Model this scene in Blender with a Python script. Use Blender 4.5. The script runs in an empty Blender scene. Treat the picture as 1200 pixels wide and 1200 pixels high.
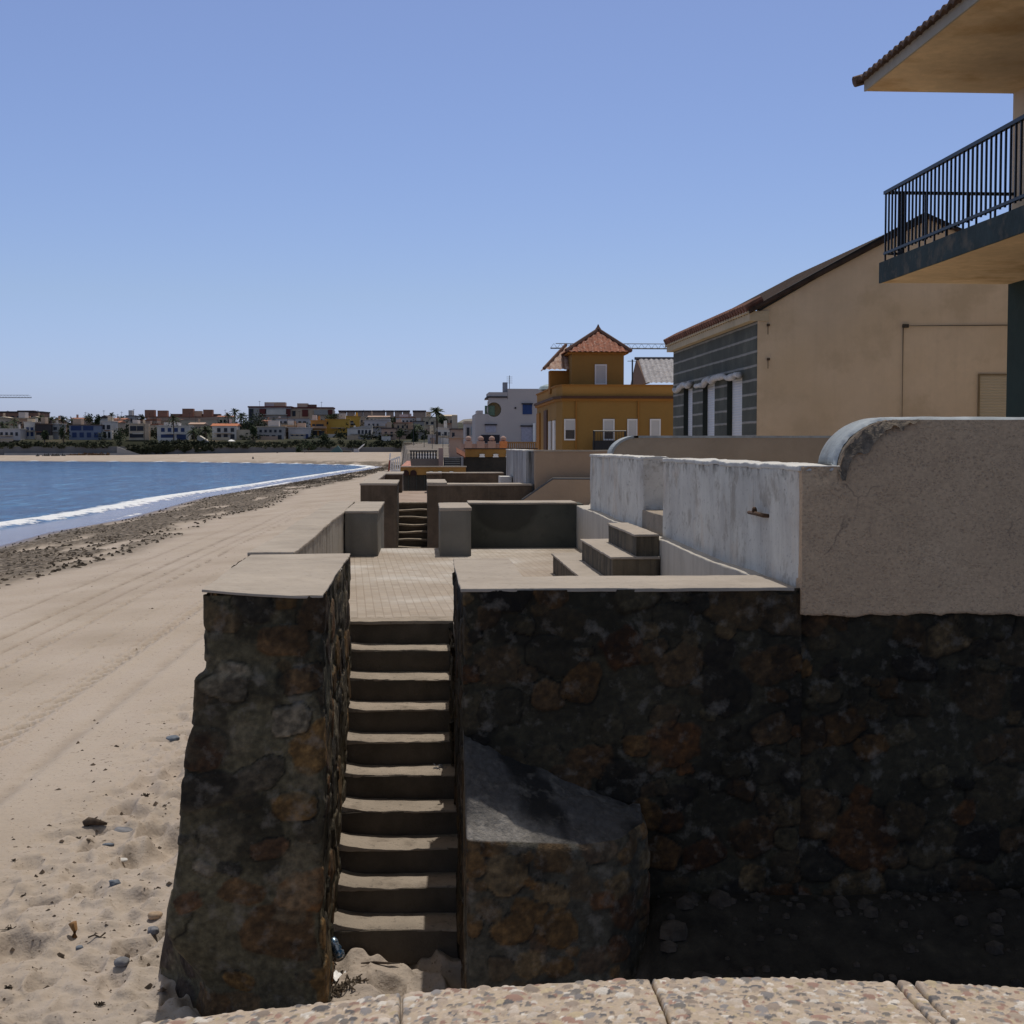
import bpy, bmesh, math, random
import numpy as np
from mathutils import Matrix, Vector

random.seed(7)
RNG = np.random.default_rng(7)
scene = bpy.context.scene
COL = scene.collection

# ------------------------------------------------------------------ camera model (photo is 1200 px square)
F = 1650.0
TH = math.atan(105 / F)
PH = math.atan(78 / F)
EYE = np.array([0.0, 0.0, 1.46])
_f = np.array([math.sin(TH) * math.cos(PH), math.cos(TH) * math.cos(PH), -math.sin(PH)])
_r = np.array([math.cos(TH), -math.sin(TH), 0.0])
_u = np.cross(_r, _f)


def ray(px, py):
    return _f * F + _r * (px - 600) + _u * (600 - py)


def at(px, py, Y):
    d = ray(px, py)
    return EYE + d * (Y / d[1])


def atz(px, py, z):
    d = ray(px, py)
    return EYE + d * ((z - EYE[2]) / d[2])


# ------------------------------------------------------------------ numpy noise
def _hash(ix, iy, iz, seed):
    h = (ix.astype(np.int64) * 374761393 + iy.astype(np.int64) * 668265263 + iz.astype(np.int64) * 2147483647 + seed * 1274126177) & 0xFFFFFFFF
    h = ((h ^ (h >> 13)) * 1274126177) & 0xFFFFFFFF
    h = ((h ^ (h >> 16)) * 1646822519) & 0xFFFFFFFF
    return ((h ^ (h >> 15)) & 0xFFFFFF) / float(0xFFFFFF)


def vnoise(x, y, z=None, seed=0):
    x = np.asarray(x, float)
    y = np.asarray(y, float)
    z = np.zeros_like(x) if z is None else np.asarray(z, float)
    x, y, z = np.broadcast_arrays(x, y, z)
    ix, iy, iz = np.floor(x), np.floor(y), np.floor(z)
    fx, fy, fz = x - ix, y - iy, z - iz
    fx, fy, fz = [t * t * t * (t * (t * 6 - 15) + 10) for t in (fx, fy, fz)]
    out = 0
    for dx in (0, 1):
        for dy in (0, 1):
            for dz in (0, 1):
                w = (fx if dx else 1 - fx) * (fy if dy else 1 - fy) * (fz if dz else 1 - fz)
                out = out + w * _hash(ix + dx, iy + dy, iz + dz, seed)
    return out * 2 - 1


def fbm(x, y, z=None, seed=0, oct=4):
    s, a, t = 0, 1.0, 0
    x = np.asarray(x, float)
    y = np.asarray(y, float)
    for o in range(oct):
        k = 2.03 ** o
        s = s + a * vnoise(x * k + 17.3 * o, y * k - 9.1 * o, None if z is None else np.asarray(z) * k + 5.7 * o, seed + o)
        t += a
        a *= 0.5
    return s / t


def sstep(a, b, x):
    t = np.clip((np.asarray(x, float) - a) / (b - a), 0, 1)
    return t * t * (3 - 2 * t)


# ------------------------------------------------------------------ objects
def link(o, parent=None):
    COL.objects.link(o)
    if parent is not None:
        o.parent = parent
    return o


def tag(o, label=None, cat=None, group=None, kind=None):
    if label:
        o['label'] = label
    if cat:
        o['category'] = cat
    if group:
        o['group'] = group
    if kind:
        o['kind'] = kind
    return o


def thing(name, label, cat, loc=(0, 0, 0), group=None):
    o = bpy.data.objects.new(name, None)
    o.empty_display_size = 0.1
    o.location = tuple(float(t) for t in loc)
    link(o)
    return tag(o, label, cat, group)


def base_of(parent):
    v = Vector((0, 0, 0))
    p = parent
    while p is not None:
        v += p.location
        p = p.parent
    return v


class MB:
    """collects geometry in world coordinates; build() links it as ONE mesh object"""

    def __init__(self):
        self.v, self.f, self.n, self.c = [], [], 0, []

    def add(self, v, f, col=None):
        v = np.asarray(v, float).reshape(-1, 3)
        self.v.append(v)
        for q in f:
            self.f.append([int(i) + self.n for i in q])
        self.n += len(v)
        if col is not None:
            self.c.append(np.asarray(col, float).reshape(-1, 3))
        return self

    def box(self, x0, x1, y0, y1, z0, z1):
        v = [(x, y, z) for x in (x0, x1) for y in (y0, y1) for z in (z0, z1)]
        f = [(0, 1, 3, 2), (4, 6, 7, 5), (0, 4, 5, 1), (2, 3, 7, 6), (0, 2, 6, 4), (1, 5, 7, 3)]
        return self.add(v, f)

    def obox(self, c, ax, ay, az):
        c, ax, ay, az = [np.asarray(t, float) for t in (c, ax, ay, az)]
        v = [c + sx * ax + sy * ay + sz * az for sx in (-1, 1) for sy in (-1, 1) for sz in (-1, 1)]
        f = [(0, 1, 3, 2), (4, 6, 7, 5), (0, 4, 5, 1), (2, 3, 7, 6), (0, 2, 6, 4), (1, 5, 7, 3)]
        return self.add(v, f)

    def prism(self, poly, d):
        """poly: list of 3D points, extruded along vector d"""
        p = np.asarray(poly, float)
        n = len(p)
        v = np.vstack([p, p + np.asarray(d, float)])
        f = [list(range(n))[::-1], list(range(n, 2 * n))]
        f += [(i, (i + 1) % n, n + (i + 1) % n, n + i) for i in range(n)]
        return self.add(v, f)

    def tube(self, pts, r, n=8, caps=True):
        pts = [np.asarray(p, float) for p in pts]
        rs = r if hasattr(r, '__len__') else [r] * len(pts)
        vs = []
        for i, p in enumerate(pts):
            t = pts[min(i + 1, len(pts) - 1)] - pts[max(i - 1, 0)]
            t = t / (np.linalg.norm(t) + 1e-9)
            a = np.cross(t, (0, 0, 1.0))
            if np.linalg.norm(a) < 1e-3:
                a = np.cross(t, (1.0, 0, 0))
            a /= np.linalg.norm(a)
            b = np.cross(t, a)
            for k in range(n):
                an = 2 * math.pi * k / n
                vs.append(p + rs[i] * (math.cos(an) * a + math.sin(an) * b))
        f = []
        for i in range(len(pts) - 1):
            for k in range(n):
                f.append((i * n + k, i * n + (k + 1) % n, (i + 1) * n + (k + 1) % n, (i + 1) * n + k))
        if caps:
            f.append(list(range(n))[::-1])
            f.append(list(range((len(pts) - 1) * n, len(pts) * n)))
        return self.add(vs, f)

    def lathe(self, c, prof, n=10):
        return self.tube([(c[0], c[1], c[2] + z) for r, z in prof], [max(r, 1e-4) for r, z in prof], n)

    def grid(self, P, col=None, flip=False):
        """P: array (nu, nv, 3)"""
        nu, nv = P.shape[:2]
        idx = np.arange(nu * nv).reshape(nu, nv)
        a, b, c, d = idx[:-1, :-1].ravel(), idx[1:, :-1].ravel(), idx[1:, 1:].ravel(), idx[:-1, 1:].ravel()
        q = np.stack([a, b, c, d] if not flip else [d, c, b, a], 1).tolist()
        return self.add(P.reshape(-1, 3), q, None if col is None else col.reshape(-1, 3))

    def build(self, name, mat, parent=None, smooth=False, merge=False, attrs=None, bevel=0):
        v = np.vstack(self.v) if self.v else np.zeros((0, 3))
        b = base_of(parent)
        v = v - np.array(b)
        me = bpy.data.meshes.new(name)
        me.from_pydata(v.tolist(), [], self.f)
        if self.c:
            cc = np.vstack(self.c)
            at_ = me.color_attributes.new('Col', 'FLOAT_COLOR', 'POINT')
            at_.data.foreach_set('color', np.hstack([cc, np.ones((len(cc), 1))]).ravel())
        for k, a in (attrs or {}).items():
            t = me.attributes.new(k, 'FLOAT', 'POINT')
            t.data.foreach_set('value', np.asarray(a, float).ravel())
        if merge:
            bm = bmesh.new()
            bm.from_mesh(me)
            bmesh.ops.remove_doubles(bm, verts=bm.verts, dist=1e-4)
            bmesh.ops.recalc_face_normals(bm, faces=bm.faces)
            bm.to_mesh(me)
            bm.free()
        me.validate()
        me.update()
        if smooth:
            me.shade_smooth()
        if mat is not None:
            me.materials.append(mat)
        o = bpy.data.objects.new(name, me)
        link(o, parent)
        if bevel:
            m = o.modifiers.new('bevel', 'BEVEL')
            m.width = bevel
            m.segments = 2
            m.limit_method = 'ANGLE'
        return o


def part(T, name, mb, mat, label=None, **k):
    o = mb.build(name, mat, T, **k)
    if label:
        o['label'] = label
    return o


def rbox(mb, x0, x1, y0, y1, z0, z1, res=0.06, r=0.014, amp=0.005, ns=4.0, seed=1, fn=None):
    """box with worn edges and a slightly uneven surface"""
    lo, hi = np.array([x0, y0, z0], float), np.array([x1, y1, z1], float)
    r = min(r, 0.45 * float((hi - lo).min()))
    for ax in range(3):
        i, j = [k for k in range(3) if k != ax]
        def lin(k):
            n = int(min(260, max(3, round((hi[k] - lo[k]) / res))))
            t = np.linspace(lo[k], hi[k], n + 1)
            ins = [lo[k] + r * .4, lo[k] + r, hi[k] - r, hi[k] - r * .4]
            return np.unique(np.concatenate([t, ins]))
        A, B = np.meshgrid(lin(i), lin(j), indexing='ij')
        for side in (0, 1):
            P = np.zeros(A.shape + (3,))
            P[..., i], P[..., j] = A, B
            P[..., ax] = hi[ax] if side else lo[ax]
            nz = fbm(P[..., 0] * ns * 2, P[..., 1] * ns * 2, P[..., 2] * ns * 2, seed + 9, 3)
            rr = r * np.clip(0.55 + 1.1 * nz, 0.25, 1.0)[..., None]
            q = np.clip(P, lo + rr, hi - rr)
            d = P - q
            L = np.linalg.norm(d, axis=-1, keepdims=True)
            L[L < 1e-9] = 1
            Q = q + d / L * rr
            for k in range(3):
                Q[..., k] += amp * fbm(P[..., 0] * ns, P[..., 1] * ns, P[..., 2] * ns, seed + 31 * k, 3)
            if fn is not None:
                Q = fn(Q)
            mb.grid(Q, flip=(side == 0) ^ (ax == 1))
    return mb


# ------------------------------------------------------------------ materials
class G:
    def __init__(self, name):
        self.m = bpy.data.materials.new(name)
        self.m.use_nodes = True
        self.nt = self.m.node_tree
        self.nt.nodes.clear()
        self.out = self.nt.nodes.new('ShaderNodeOutputMaterial')
        self.b = self.nt.nodes.new('ShaderNodeBsdfPrincipled')
        self.nt.links.new(self.b.outputs[0], self.out.inputs[0])
        self._pos = None

    def node(self, t, **k):
        n = self.nt.nodes.new(t)
        for a, b in k.items():
            setattr(n, a, b)
        return n

    def set(self, sock, v):
        if isinstance(v, bpy.types.NodeSocket):
            self.nt.links.new(v, sock)
        elif hasattr(v, '__len__') and len(v) == 3 and sock.type == 'RGBA':
            sock.default_value = (*v, 1)
        else:
            sock.default_value = v

    @property
    def pos(self):
        if self._pos is None:
            self._pos = self.node('ShaderNodeNewGeometry').outputs['Position']
        return self._pos

    def map(self, scale=(1, 1, 1), rot=(0, 0, 0), vec=None, loc=(0, 0, 0)):
        n = self.node('ShaderNodeMapping')
        self.set(n.inputs[0], vec or self.pos)
        n.inputs['Scale'].default_value = scale
        n.inputs['Rotation'].default_value = rot
        n.inputs['Location'].default_value = loc
        return n.outputs[0]

    def noise(self, scale, detail=4, rough=.55, vec=None, dist=0):
        n = self.node('ShaderNodeTexNoise')
        self.set(n.inputs['Vector'], vec or self.pos)
        n.inputs['Scale'].default_value = scale
        n.inputs['Detail'].default_value = detail
        n.inputs['Roughness'].default_value = rough
        n.inputs['Distortion'].default_value = dist
        return n.outputs[0]

    def voro(self, scale, vec=None, feature='F1', out=0, rand=1):
        n = self.node('ShaderNodeTexVoronoi')
        n.feature = feature
        self.set(n.inputs['Vector'], vec or self.pos)
        n.inputs['Scale'].default_value = scale
        n.inputs['Randomness'].default_value = rand
        return n.outputs[out]

    def ramp(self, fac, stops, interp='LINEAR'):
        n = self.node('ShaderNodeValToRGB')
        n.color_ramp.interpolation = interp
        e = n.color_ramp.elements
        while len(e) > 1:
            e.remove(e[-1])
        for i, (p, c) in enumerate(stops):
            if not hasattr(c, '__len__'):
                c = (c, c, c)
            if i == 0:
                e[0].position = p
                e[0].color = (*c, 1)
            else:
                x = e.new(p)
                x.color = (*c, 1)
        self.set(n.inputs[0], fac)
        return n.outputs[0]

    def mix(self, fac, a, b, mode='MIX'):
        n = self.node('ShaderNodeMix')
        n.data_type = 'RGBA'
        n.blend_type = mode
        self.set(n.inputs[0], fac)
        self.set(n.inputs[6], a)
        self.set(n.inputs[7], b)
        return n.outputs[2]

    def math(self, op, a, b=0.0, clamp=False):
        n = self.node('ShaderNodeMath')
        n.operation = op
        n.use_clamp = clamp
        self.set(n.inputs[0], a)
        self.set(n.inputs[1], b)
        return n.outputs[0]

    def attr(self, name, out='Fac'):
        n = self.node('ShaderNodeAttribute')
        n.attribute_name = name
        return n.outputs[out]

    def bump(self, h, strength=.3, dist=.02, normal=None):
        n = self.node('ShaderNodeBump')
        n.inputs['Strength'].default_value = strength
        n.inputs['Distance'].default_value = dist
        self.set(n.inputs['Height'], h)
        if normal is not None:
            self.set(n.inputs['Normal'], normal)
        return n.outputs[0]

    def fin(self, color, rough=.9, normal=None, spec=.25, metal=0):
        self.set(self.b.inputs['Base Color'], color)
        self.set(self.b.inputs['Roughness'], rough)
        self.b.inputs['Specular IOR Level'].default_value = spec
        self.b.inputs['Metallic'].default_value = metal
        if normal is not None:
            self.set(self.b.inputs['Normal'], normal)
        return self.m


def plaster(name, c, dark=.75, big=.9, var=.5, fine=45, bump=.35, streak=0, streak_col=(.1, .09, .08), speck=0,
            speck_col=(.08, .07, .06), speck_scale=22, tint=None, rough=.92, bdist=.02, blotch=0, blotch_col=(.05, .05, .045), blotch_scale=2.2):
    g = G(name)
    c = np.array(c)
    d = c * dark
    l = np.minimum(c * (1 + (1 - dark) * .6), .95)
    col = g.ramp(g.noise(big, 5, .6), [(.3, d), (.5, c), (.72, l)])
    col = g.mix(g.math('MULTIPLY', g.ramp(g.noise(7, 6, .65), [(.35, 0), (.7, 1)]), var), col, d)
    if tint is not None:
        col = g.mix(g.ramp(g.noise(.55, 3, .5, vec=g.map((1, 1, 1), loc=(13, 5, 2))), [(.45, 0), (.7, .7)]), col, tint)
    if streak:
        s = g.noise(1, 5, .65, vec=g.map((7, 7, .35)))
        col = g.mix(g.math('MULTIPLY', g.ramp(s, [(.48, 0), (.68, 1)]), streak), col, streak_col)
    if blotch:
        s = g.noise(blotch_scale, 6, .62, vec=g.map((1, 1, 1), loc=(3, 8, 1)))
        col = g.mix(g.math('MULTIPLY', g.ramp(s, [(.52, 0), (.66, 1)]), blotch), col, blotch_col)
    if speck:
        s = g.noise(speck_scale, 3, .6)
        col = g.mix(g.math('MULTIPLY', g.ramp(s, [(.6, 0), (.68, 1)]), speck), col, speck_col)
    h = g.math('ADD', g.noise(fine, 5, .6), g.math('MULTIPLY', g.noise(fine * .16, 4, .6), 1.5))
    return g.fin(col, rough, g.bump(h, bump, bdist))


def flat(name, c, rough=.7, var=.15, scale=6, bump=0, metal=0, spec=.3):
    g = G(name)
    c = np.array(c)
    col = g.ramp(g.noise(scale, 4, .6), [(.3, c * (1 - var)), (.7, np.minimum(c * (1 + var), .95))])
    nrm = g.bump(g.noise(scale * 8, 3, .6), bump, .01) if bump else None
    return g.fin(col, rough, nrm, spec, metal)


def stone_mat(name, spec=.25):
    g = G(name)
    base = g.attr('Col', 'Color')
    n1 = g.noise(26, 6, .65)
    col = g.mix(g.ramp(n1, [(.3, .55), (.65, 0)]), base, (.012, .011, .01))
    col = g.mix(g.ramp(g.noise(9, 5, .6, vec=g.map(loc=(4, 4, 4))), [(.55, 0), (.75, .4)]), col, (.30, .27, .23))
    h = g.math('ADD', g.math('MULTIPLY', g.noise(60, 6, .7), .6), g.noise(14, 5, .65))
    return g.fin(col, .85, g.bump(h, .7, .025), spec)

# ------------------------------------------------------------------ rubble stone fields
PAL = [(.16, .08, .036), (.20, .12, .052), (.13, .08, .045), (.055, .052, .048), (.10, .095, .075), (.20, .175, .15),
       (.12, .07, .045), (.075, .065, .055), (.13, .11, .085), (.06, .045, .04)]
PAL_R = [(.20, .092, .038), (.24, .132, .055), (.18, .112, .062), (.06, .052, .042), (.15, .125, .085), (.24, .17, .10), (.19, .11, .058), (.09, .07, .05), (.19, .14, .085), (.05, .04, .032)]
MORTAR = (.118, .106, .078)


def stone_field(S, V, seed, amin=.05, amax=.17, tries=2600, pal=PAL, mortar=MORTAR, cover=.9, smears=.5, smear_col=(.22, .19, .15), gain=1.0, dark=.6):
    """S (ns), V (nv) 1-D coordinates in metres -> height 0..1 and colour on the (ns, nv) grid"""
    rng = np.random.default_rng(seed)
    s, v = np.meshgrid(S, V, indexing='ij')
    ws = s + .035 * fbm(s * 6, v * 6, None, seed + 1, 3)
    wv = v + .035 * fbm(s * 6 + 40, v * 6, None, seed + 2, 3)
    h = np.zeros_like(s)
    col = np.ones(s.shape + (3,)) * np.array(mortar)
    col *= (1 + .35 * fbm(s * 3, v * 3, None, seed + 3, 4))[..., None]
    acc = []
    for k in range(tries):
        t = k / tries
        a = amax + (amin - amax) * t ** .5
        a *= rng.uniform(.8, 1.2)
        cs, cv = rng.uniform(S[0], S[-1]), rng.uniform(V[0], V[-1])
        asp = rng.uniform(.6, 1.0)
        if any((cs - q[0]) ** 2 + (cv - q[1]) ** 2 < (.84 * (a + q[2])) ** 2 for q in acc):
            continue
        acc.append((cs, cv, a * (.55 + .45 * asp)))
        if rng.random() > cover:
            continue
        i0, i1 = np.searchsorted(S, [cs - a * 1.3, cs + a * 1.3])
        j0, j1 = np.searchsorted(V, [cv - a * 1.3, cv + a * 1.3])
        if i1 - i0 < 2 or j1 - j0 < 2:
            continue
        an = rng.uniform(-.5, .5)
        ds, dv = ws[i0:i1, j0:j1] - cs, wv[i0:i1, j0:j1] - cv
        x = (ds * math.cos(an) + dv * math.sin(an)) / a
        y = (-ds * math.sin(an) + dv * math.cos(an)) / (a * asp)
        p = rng.uniform(2.2, 4.5)
        d = (np.abs(x) ** p + np.abs(y) ** p) ** (1 / p)
        d = d * (1 + .18 * fbm(s[i0:i1, j0:j1] * 9, v[i0:i1, j0:j1] * 9, None, seed + 7 + k, 3))
        e = np.clip((1.03 - d) / .12, 0, 1)
        hh = np.sqrt(e) * rng.uniform(.45, 1.0)
        c = np.array(pal[rng.integers(len(pal))]) * rng.uniform(.75, 1.3)
        smear = .45 if rng.random() < .3 else 1.0
        m = e > 0
        w = np.clip(e * 1.8, 0, 1) * smear
        n1 = fbm(s[i0:i1, j0:j1] * 22, v[i0:i1, j0:j1] * 22, None, seed + 77 + k, 4)
        n2 = fbm(s[i0:i1, j0:j1] * 60, v[i0:i1, j0:j1] * 60, None, seed + 177 + k, 2)
        cc = c * np.clip(1 + .6 * n1 + .35 * n2, .2, 2.2)[..., None]
        cur = col[i0:i1, j0:j1]
        if rng.random() < .65:
            ring = np.exp(-((d - 1.07) / .055) ** 2) * sstep(-.25, .15, fbm(s[i0:i1, j0:j1] * 7, v[i0:i1, j0:j1] * 7, None, seed + 300 + k, 3))
            cur *= (1 - .75 * ring)[..., None]
            h[i0:i1, j0:j1] -= .3 * ring
        cur[m] = (cur * (1 - w[..., None]) + cc * w[..., None])[m]
        hs = h[i0:i1, j0:j1]
        hs[m] = np.maximum(hs, hh * smear)[m]
    h = h + .30 * fbm(s * 11, v * 11, None, seed + 5, 5)
    # pale mortar smears, damp black patches, fine grain
    sm = sstep(.20, .27, fbm(s * 2.4 + 9, v * 1.9, None, seed + 6, 5)) * (.55 + .6 * fbm(s * 14, v * 14, None, seed + 8, 4))
    col = col + (np.array(smear_col) - col) * np.clip(sm * smears, 0, 1)[..., None]
    dk = sstep(.12, .26, fbm(s * 2.9, v * 2.3 + 31, None, seed + 9, 5))
    col = col * (1 - dark * dk)[..., None]
    gr = fbm(s * 34, v * 34, None, seed + 10, 3)
    col = col * np.clip(1 + .5 * gr, .35, 1.6)[..., None]
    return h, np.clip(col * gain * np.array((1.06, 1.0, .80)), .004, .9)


def wrap_line(pts, res, rnd=.05):
    pts = np.asarray(pts, float)
    seg = np.linalg.norm(np.diff(pts, axis=0), axis=1)
    cum = np.concatenate([[0], np.cumsum(seg)])
    S = np.linspace(0, cum[-1], max(8, int(cum[-1] / res)) + 1)
    P = np.stack([np.interp(S, cum, pts[:, k]) for k in range(2)], 1)
    k = max(1, int(rnd / res))
    Q = np.vstack([np.repeat(P[:1], k, 0), P, np.repeat(P[-1:], k, 0)])
    ker = np.ones(2 * k + 1) / (2 * k + 1)
    P = np.stack([np.convolve(Q[:, i], ker, 'valid') for i in range(2)], 1)
    T = np.gradient(P, axis=0)
    T /= np.linalg.norm(T, axis=1, keepdims=True)
    return S, P, np.stack([T[:, 1], -T[:, 0]], 1)


def stone_wrap(mb, pts, z0, z1, res=.014, depth=.045, seed=1, warp=None, und_amp=1.0, **k):
    S, P, N = wrap_line(pts, res)
    V = np.linspace(z0, z1, max(4, int((z1 - z0) / res)) + 1)
    h, col = stone_field(S, V, seed, **k)
    s, v = np.meshgrid(S, V, indexing='ij')
    und = .03 * fbm(s * 1.7, v * 1.7, None, seed + 50, 3)
    off = (h - .5) * depth + und * und_amp
    X = P[:, 0][:, None] + N[:, 0][:, None] * off
    Y = P[:, 1][:, None] + N[:, 1][:, None] * off
    Q = np.stack([X, Y, np.broadcast_to(V[None], X.shape)], -1)
    if warp is not None:
        Q = warp(Q)
    mb.grid(Q, col)
    return mb


# ------------------------------------------------------------------ shared materials
M_cap = plaster('weathered_cement', (.385, .335, .28), .8, 1.4, .45, 50, .3, blotch=.35, blotch_col=(.25, .21, .17), speck=.25)
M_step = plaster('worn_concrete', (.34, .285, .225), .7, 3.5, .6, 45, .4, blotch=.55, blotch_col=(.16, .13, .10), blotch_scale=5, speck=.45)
M_riser = plaster('dark_riser_cement', (.115, .095, .072), .6, 2.2, .5, 45, .4, blotch=.5, blotch_col=(.05, .04, .03))  # riser colour, darker than the treads, with random blotches
M_post = plaster('grey_render', (.21, .195, .165), .8, 1.6, .4, 40, .25, streak=.35, streak_col=(.1, .095, .08))
M_stone = stone_mat('rubble_masonry')
M_dark_panel = None


def panel_mat():
    g = G('damp_dark_cement')
    col = g.ramp(g.noise(1.6, 5, .6), [(.3, (.06, .062, .052)), (.55, (.085, .085, .07)), (.75, (.11, .105, .088))])
    col = g.mix(g.ramp(g.noise(4, 6, .65), [(.55, 0), (.7, .6)]), col, (.04, .04, .035))
    # old half-round stain under the coping
    sx = g.node('ShaderNodeSeparateXYZ')
    g.set(sx.inputs[0], g.pos)
    dx = g.math('MULTIPLY', g.math('SUBTRACT', sx.outputs[0], 1.18), 1.0)
    dz = g.math('MULTIPLY', g.math('SUBTRACT', sx.outputs[2], .60), 1.25)
    rr = g.math('SQRT', g.math('ADD', g.math('MULTIPLY', dx, dx), g.math('MULTIPLY', dz, dz)))
    rr = g.math('ADD', rr, g.math('MULTIPLY', g.math('SUBTRACT', g.noise(5, 3), .5), .12))
    col = g.mix(g.ramp(rr, [(.42, .65), (.5, 0)]), col, (.035, .033, .028))
    return g.fin(col, .9, g.bump(g.noise(30, 5, .6), .25, .02))


M_dark_panel = panel_mat()


def cracks(g, col, scale, c, loc=(0, 0, 0)):
    d = g.noise(2.2, 5, .7, vec=g.map(loc=loc))
    n = g.node('ShaderNodeVectorMath')
    n.operation = 'MULTIPLY_ADD'
    n2 = g.node('ShaderNodeTexNoise')
    g.set(n2.inputs['Vector'], g.pos)
    n2.inputs['Scale'].default_value = 2.5
    n2.inputs['Detail'].default_value = 6
    g.set(n.inputs[0], n2.outputs[1])
    n.inputs[1].default_value = (.5, .5, .5)
    g.set(n.inputs[2], g.pos)
    e = g.voro(scale, vec=n.outputs[0], feature='DISTANCE_TO_EDGE')
    f = g.math('MULTIPLY', g.ramp(e, [(.0015, 1), (.006, 0)]), g.ramp(d, [(.5, 0), (.58, .6)]))
    return g.mix(f, col, c)


def whitewall_mat():
    g = G('weathered_whitewash')
    st = g.noise(1, 6, .72, vec=g.map((4.6, 4.6, .7)), dist=.6)
    col = g.ramp(st, [(.28, (.44, .42, .38)), (.46, (.66, .635, .57)), (.7, (.74, .71, .64))])
    col = g.mix(g.ramp(g.noise(.8, 4, .6, vec=g.map(loc=(1, 6, 3))), [(.4, .8), (.6, 0)]), col, (.66, .635, .58))
    col = g.mix(g.ramp(g.noise(1.3, 5, .65), [(.45, 0), (.68, .75)]), col, (.45, .425, .39))
    col = g.mix(g.ramp(g.noise(3.5, 6, .7, vec=g.map(loc=(8, 1, 5))), [(.53, 0), (.62, .6)]), col, (.33, .285, .235))
    col = g.mix(g.ramp(g.noise(1.1, 4, .6, vec=g.map(loc=(9, 2, 7))), [(.56, 0), (.72, .75)]), col, (.62, .50, .38))
    col = g.mix(g.ramp(g.noise(1, 5, .7, vec=g.map((14, 14, 1.1), loc=(3, 3, 3))), [(.62, 0), (.74, .55)]), col, (.16, .14, .11))
    # chipped rim and grime close to the top of the wall
    sx = g.node('ShaderNodeSeparateXYZ')
    g.set(sx.inputs[0], g.pos)
    top = g.math('MULTIPLY', g.ramp(sx.outputs[2], [(1.16, 0), (1.3, 1)]) if False else g.math('MULTIPLY', g.math('SUBTRACT', sx.outputs[2], 1.2), 8, True), 1)
    chips = g.math('MULTIPLY', g.ramp(g.noise(9, 5, .65), [(.5, 0), (.6, 1)]), g.math('MULTIPLY', top, .8))
    col = g.mix(chips, col, (.13, .11, .085))
    col = g.mix(g.math('MULTIPLY', g.ramp(g.noise(30, 3, .6), [(.64, 0), (.7, 1)]), .5), col, (.12, .10, .08))
    col = cracks(g, col, 1.1, (.14, .12, .10), (4, 2, 6))
    h = g.math('ADD', g.noise(40, 5, .6), g.math('MULTIPLY', st, 2))
    return g.fin(col, .9, g.bump(h, .4, .02))


M_white = whitewall_mat()
M_white_top = plaster('chalky_coping', (.62, .61, .58), .8, 2.5, .5, 40, .4, blotch=.4, blotch_col=(.22, .2, .17))


def roughcast_mat():
    g = G('pitted_roughcast')
    col = g.ramp(g.noise(.9, 5, .6), [(.3, (.50, .35, .225)), (.5, (.59, .415, .265)), (.7, (.64, .46, .30))])
    col = g.mix(g.ramp(g.noise(1.6, 5, .6, vec=g.map(loc=(2, 7, 4))), [(.55, 0), (.75, .5)]), col, (.46, .32, .20))
    col = g.mix(g.ramp(g.noise(46, 4, .7), [(.4, .45), (.6, 0)]), col, (.36, .255, .17))
    pit = g.ramp(g.voro(34), [(.16, 1), (.36, 0)])
    pit2 = g.math('MULTIPLY', g.ramp(g.voro(63), [(.2, .8), (.4, 0)]), g.ramp(g.noise(8, 3, .6, vec=g.map(loc=(4, 4, 1))), [(.4, 0), (.55, 1)]))
    pit = g.math('MAXIMUM', pit2, g.math('MULTIPLY', pit, g.ramp(g.noise(14, 3, .6), [(.38, 0), (.62, 1)])))
    col = g.mix(g.math('MULTIPLY', g.math('MULTIPLY', pit, g.ramp(g.noise(3, 4), [(.3, .35), (.7, 1)])), .55), col, (.26, .19, .145))
    col = cracks(g, col, .9, (.16, .12, .09))
    h = g.math('SUBTRACT', g.math('MULTIPLY', g.noise(90, 3, .6), .5), g.math('MULTIPLY', pit, .9))
    return g.fin(col, .95, g.bump(h, .45, .02))


M_rough = roughcast_mat()
M_brokenedge = plaster('broken_plaster_edge', (.20, .165, .13), .5, 9, .7, 40, .9, blotch=.6, blotch_col=(.03, .028, .025), blotch_scale=14)
M_bluecap = plaster('bluish_curved_coping', (.36, .40, .43), .65, 3, .6, 40, .3, blotch=.5, blotch_col=(.2, .2, .2), blotch_scale=6)


def paving_mat():
    g = G('terrace_paving')
    mp = g.map((1, 1, 1), (0, 0, math.radians(-3)))
    b = g.node('ShaderNodeTexBrick')
    g.set(b.inputs['Vector'], mp)
    b.offset = 0
    for k, v in (('Scale', 1.0), ('Mortar Size', .005), ('Mortar Smooth', .3), ('Bias', 0), ('Brick Width', .075), ('Row Height', .15)):
        b.inputs[k].default_value = v
    b.inputs['Color1'].default_value = (1, 1, 1, 1)
    b.inputs['Color2'].default_value = (.86, .86, .86, 1)
    b.inputs['Mortar'].default_value = (.76, .74, .72, 1)
    col = g.ramp(g.noise(.8, 5, .6), [(.35, (.34, .285, .225)), (.5, (.42, .365, .305)), (.64, (.52, .485, .44))])
    col = g.mix(g.ramp(g.noise(.45, 3, .5, vec=g.map(loc=(5, 1, 1))), [(.45, .0), (.6, .75)]), col, (.35, .285, .22))
    col = g.mix(1.0, col, b.outputs[0], 'MULTIPLY')
    col = g.mix(g.ramp(g.noise(14, 5, .6), [(.55, 0), (.75, .35)]), col, (.2, .165, .13))
    h = g.math('ADD', g.math('MULTIPLY', b.outputs[1], -1.2), g.math('MULTIPLY', g.noise(40, 4), .5))
    return g.fin(col, .85, g.bump(h, .4, .01))


M_paving = paving_mat()

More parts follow.
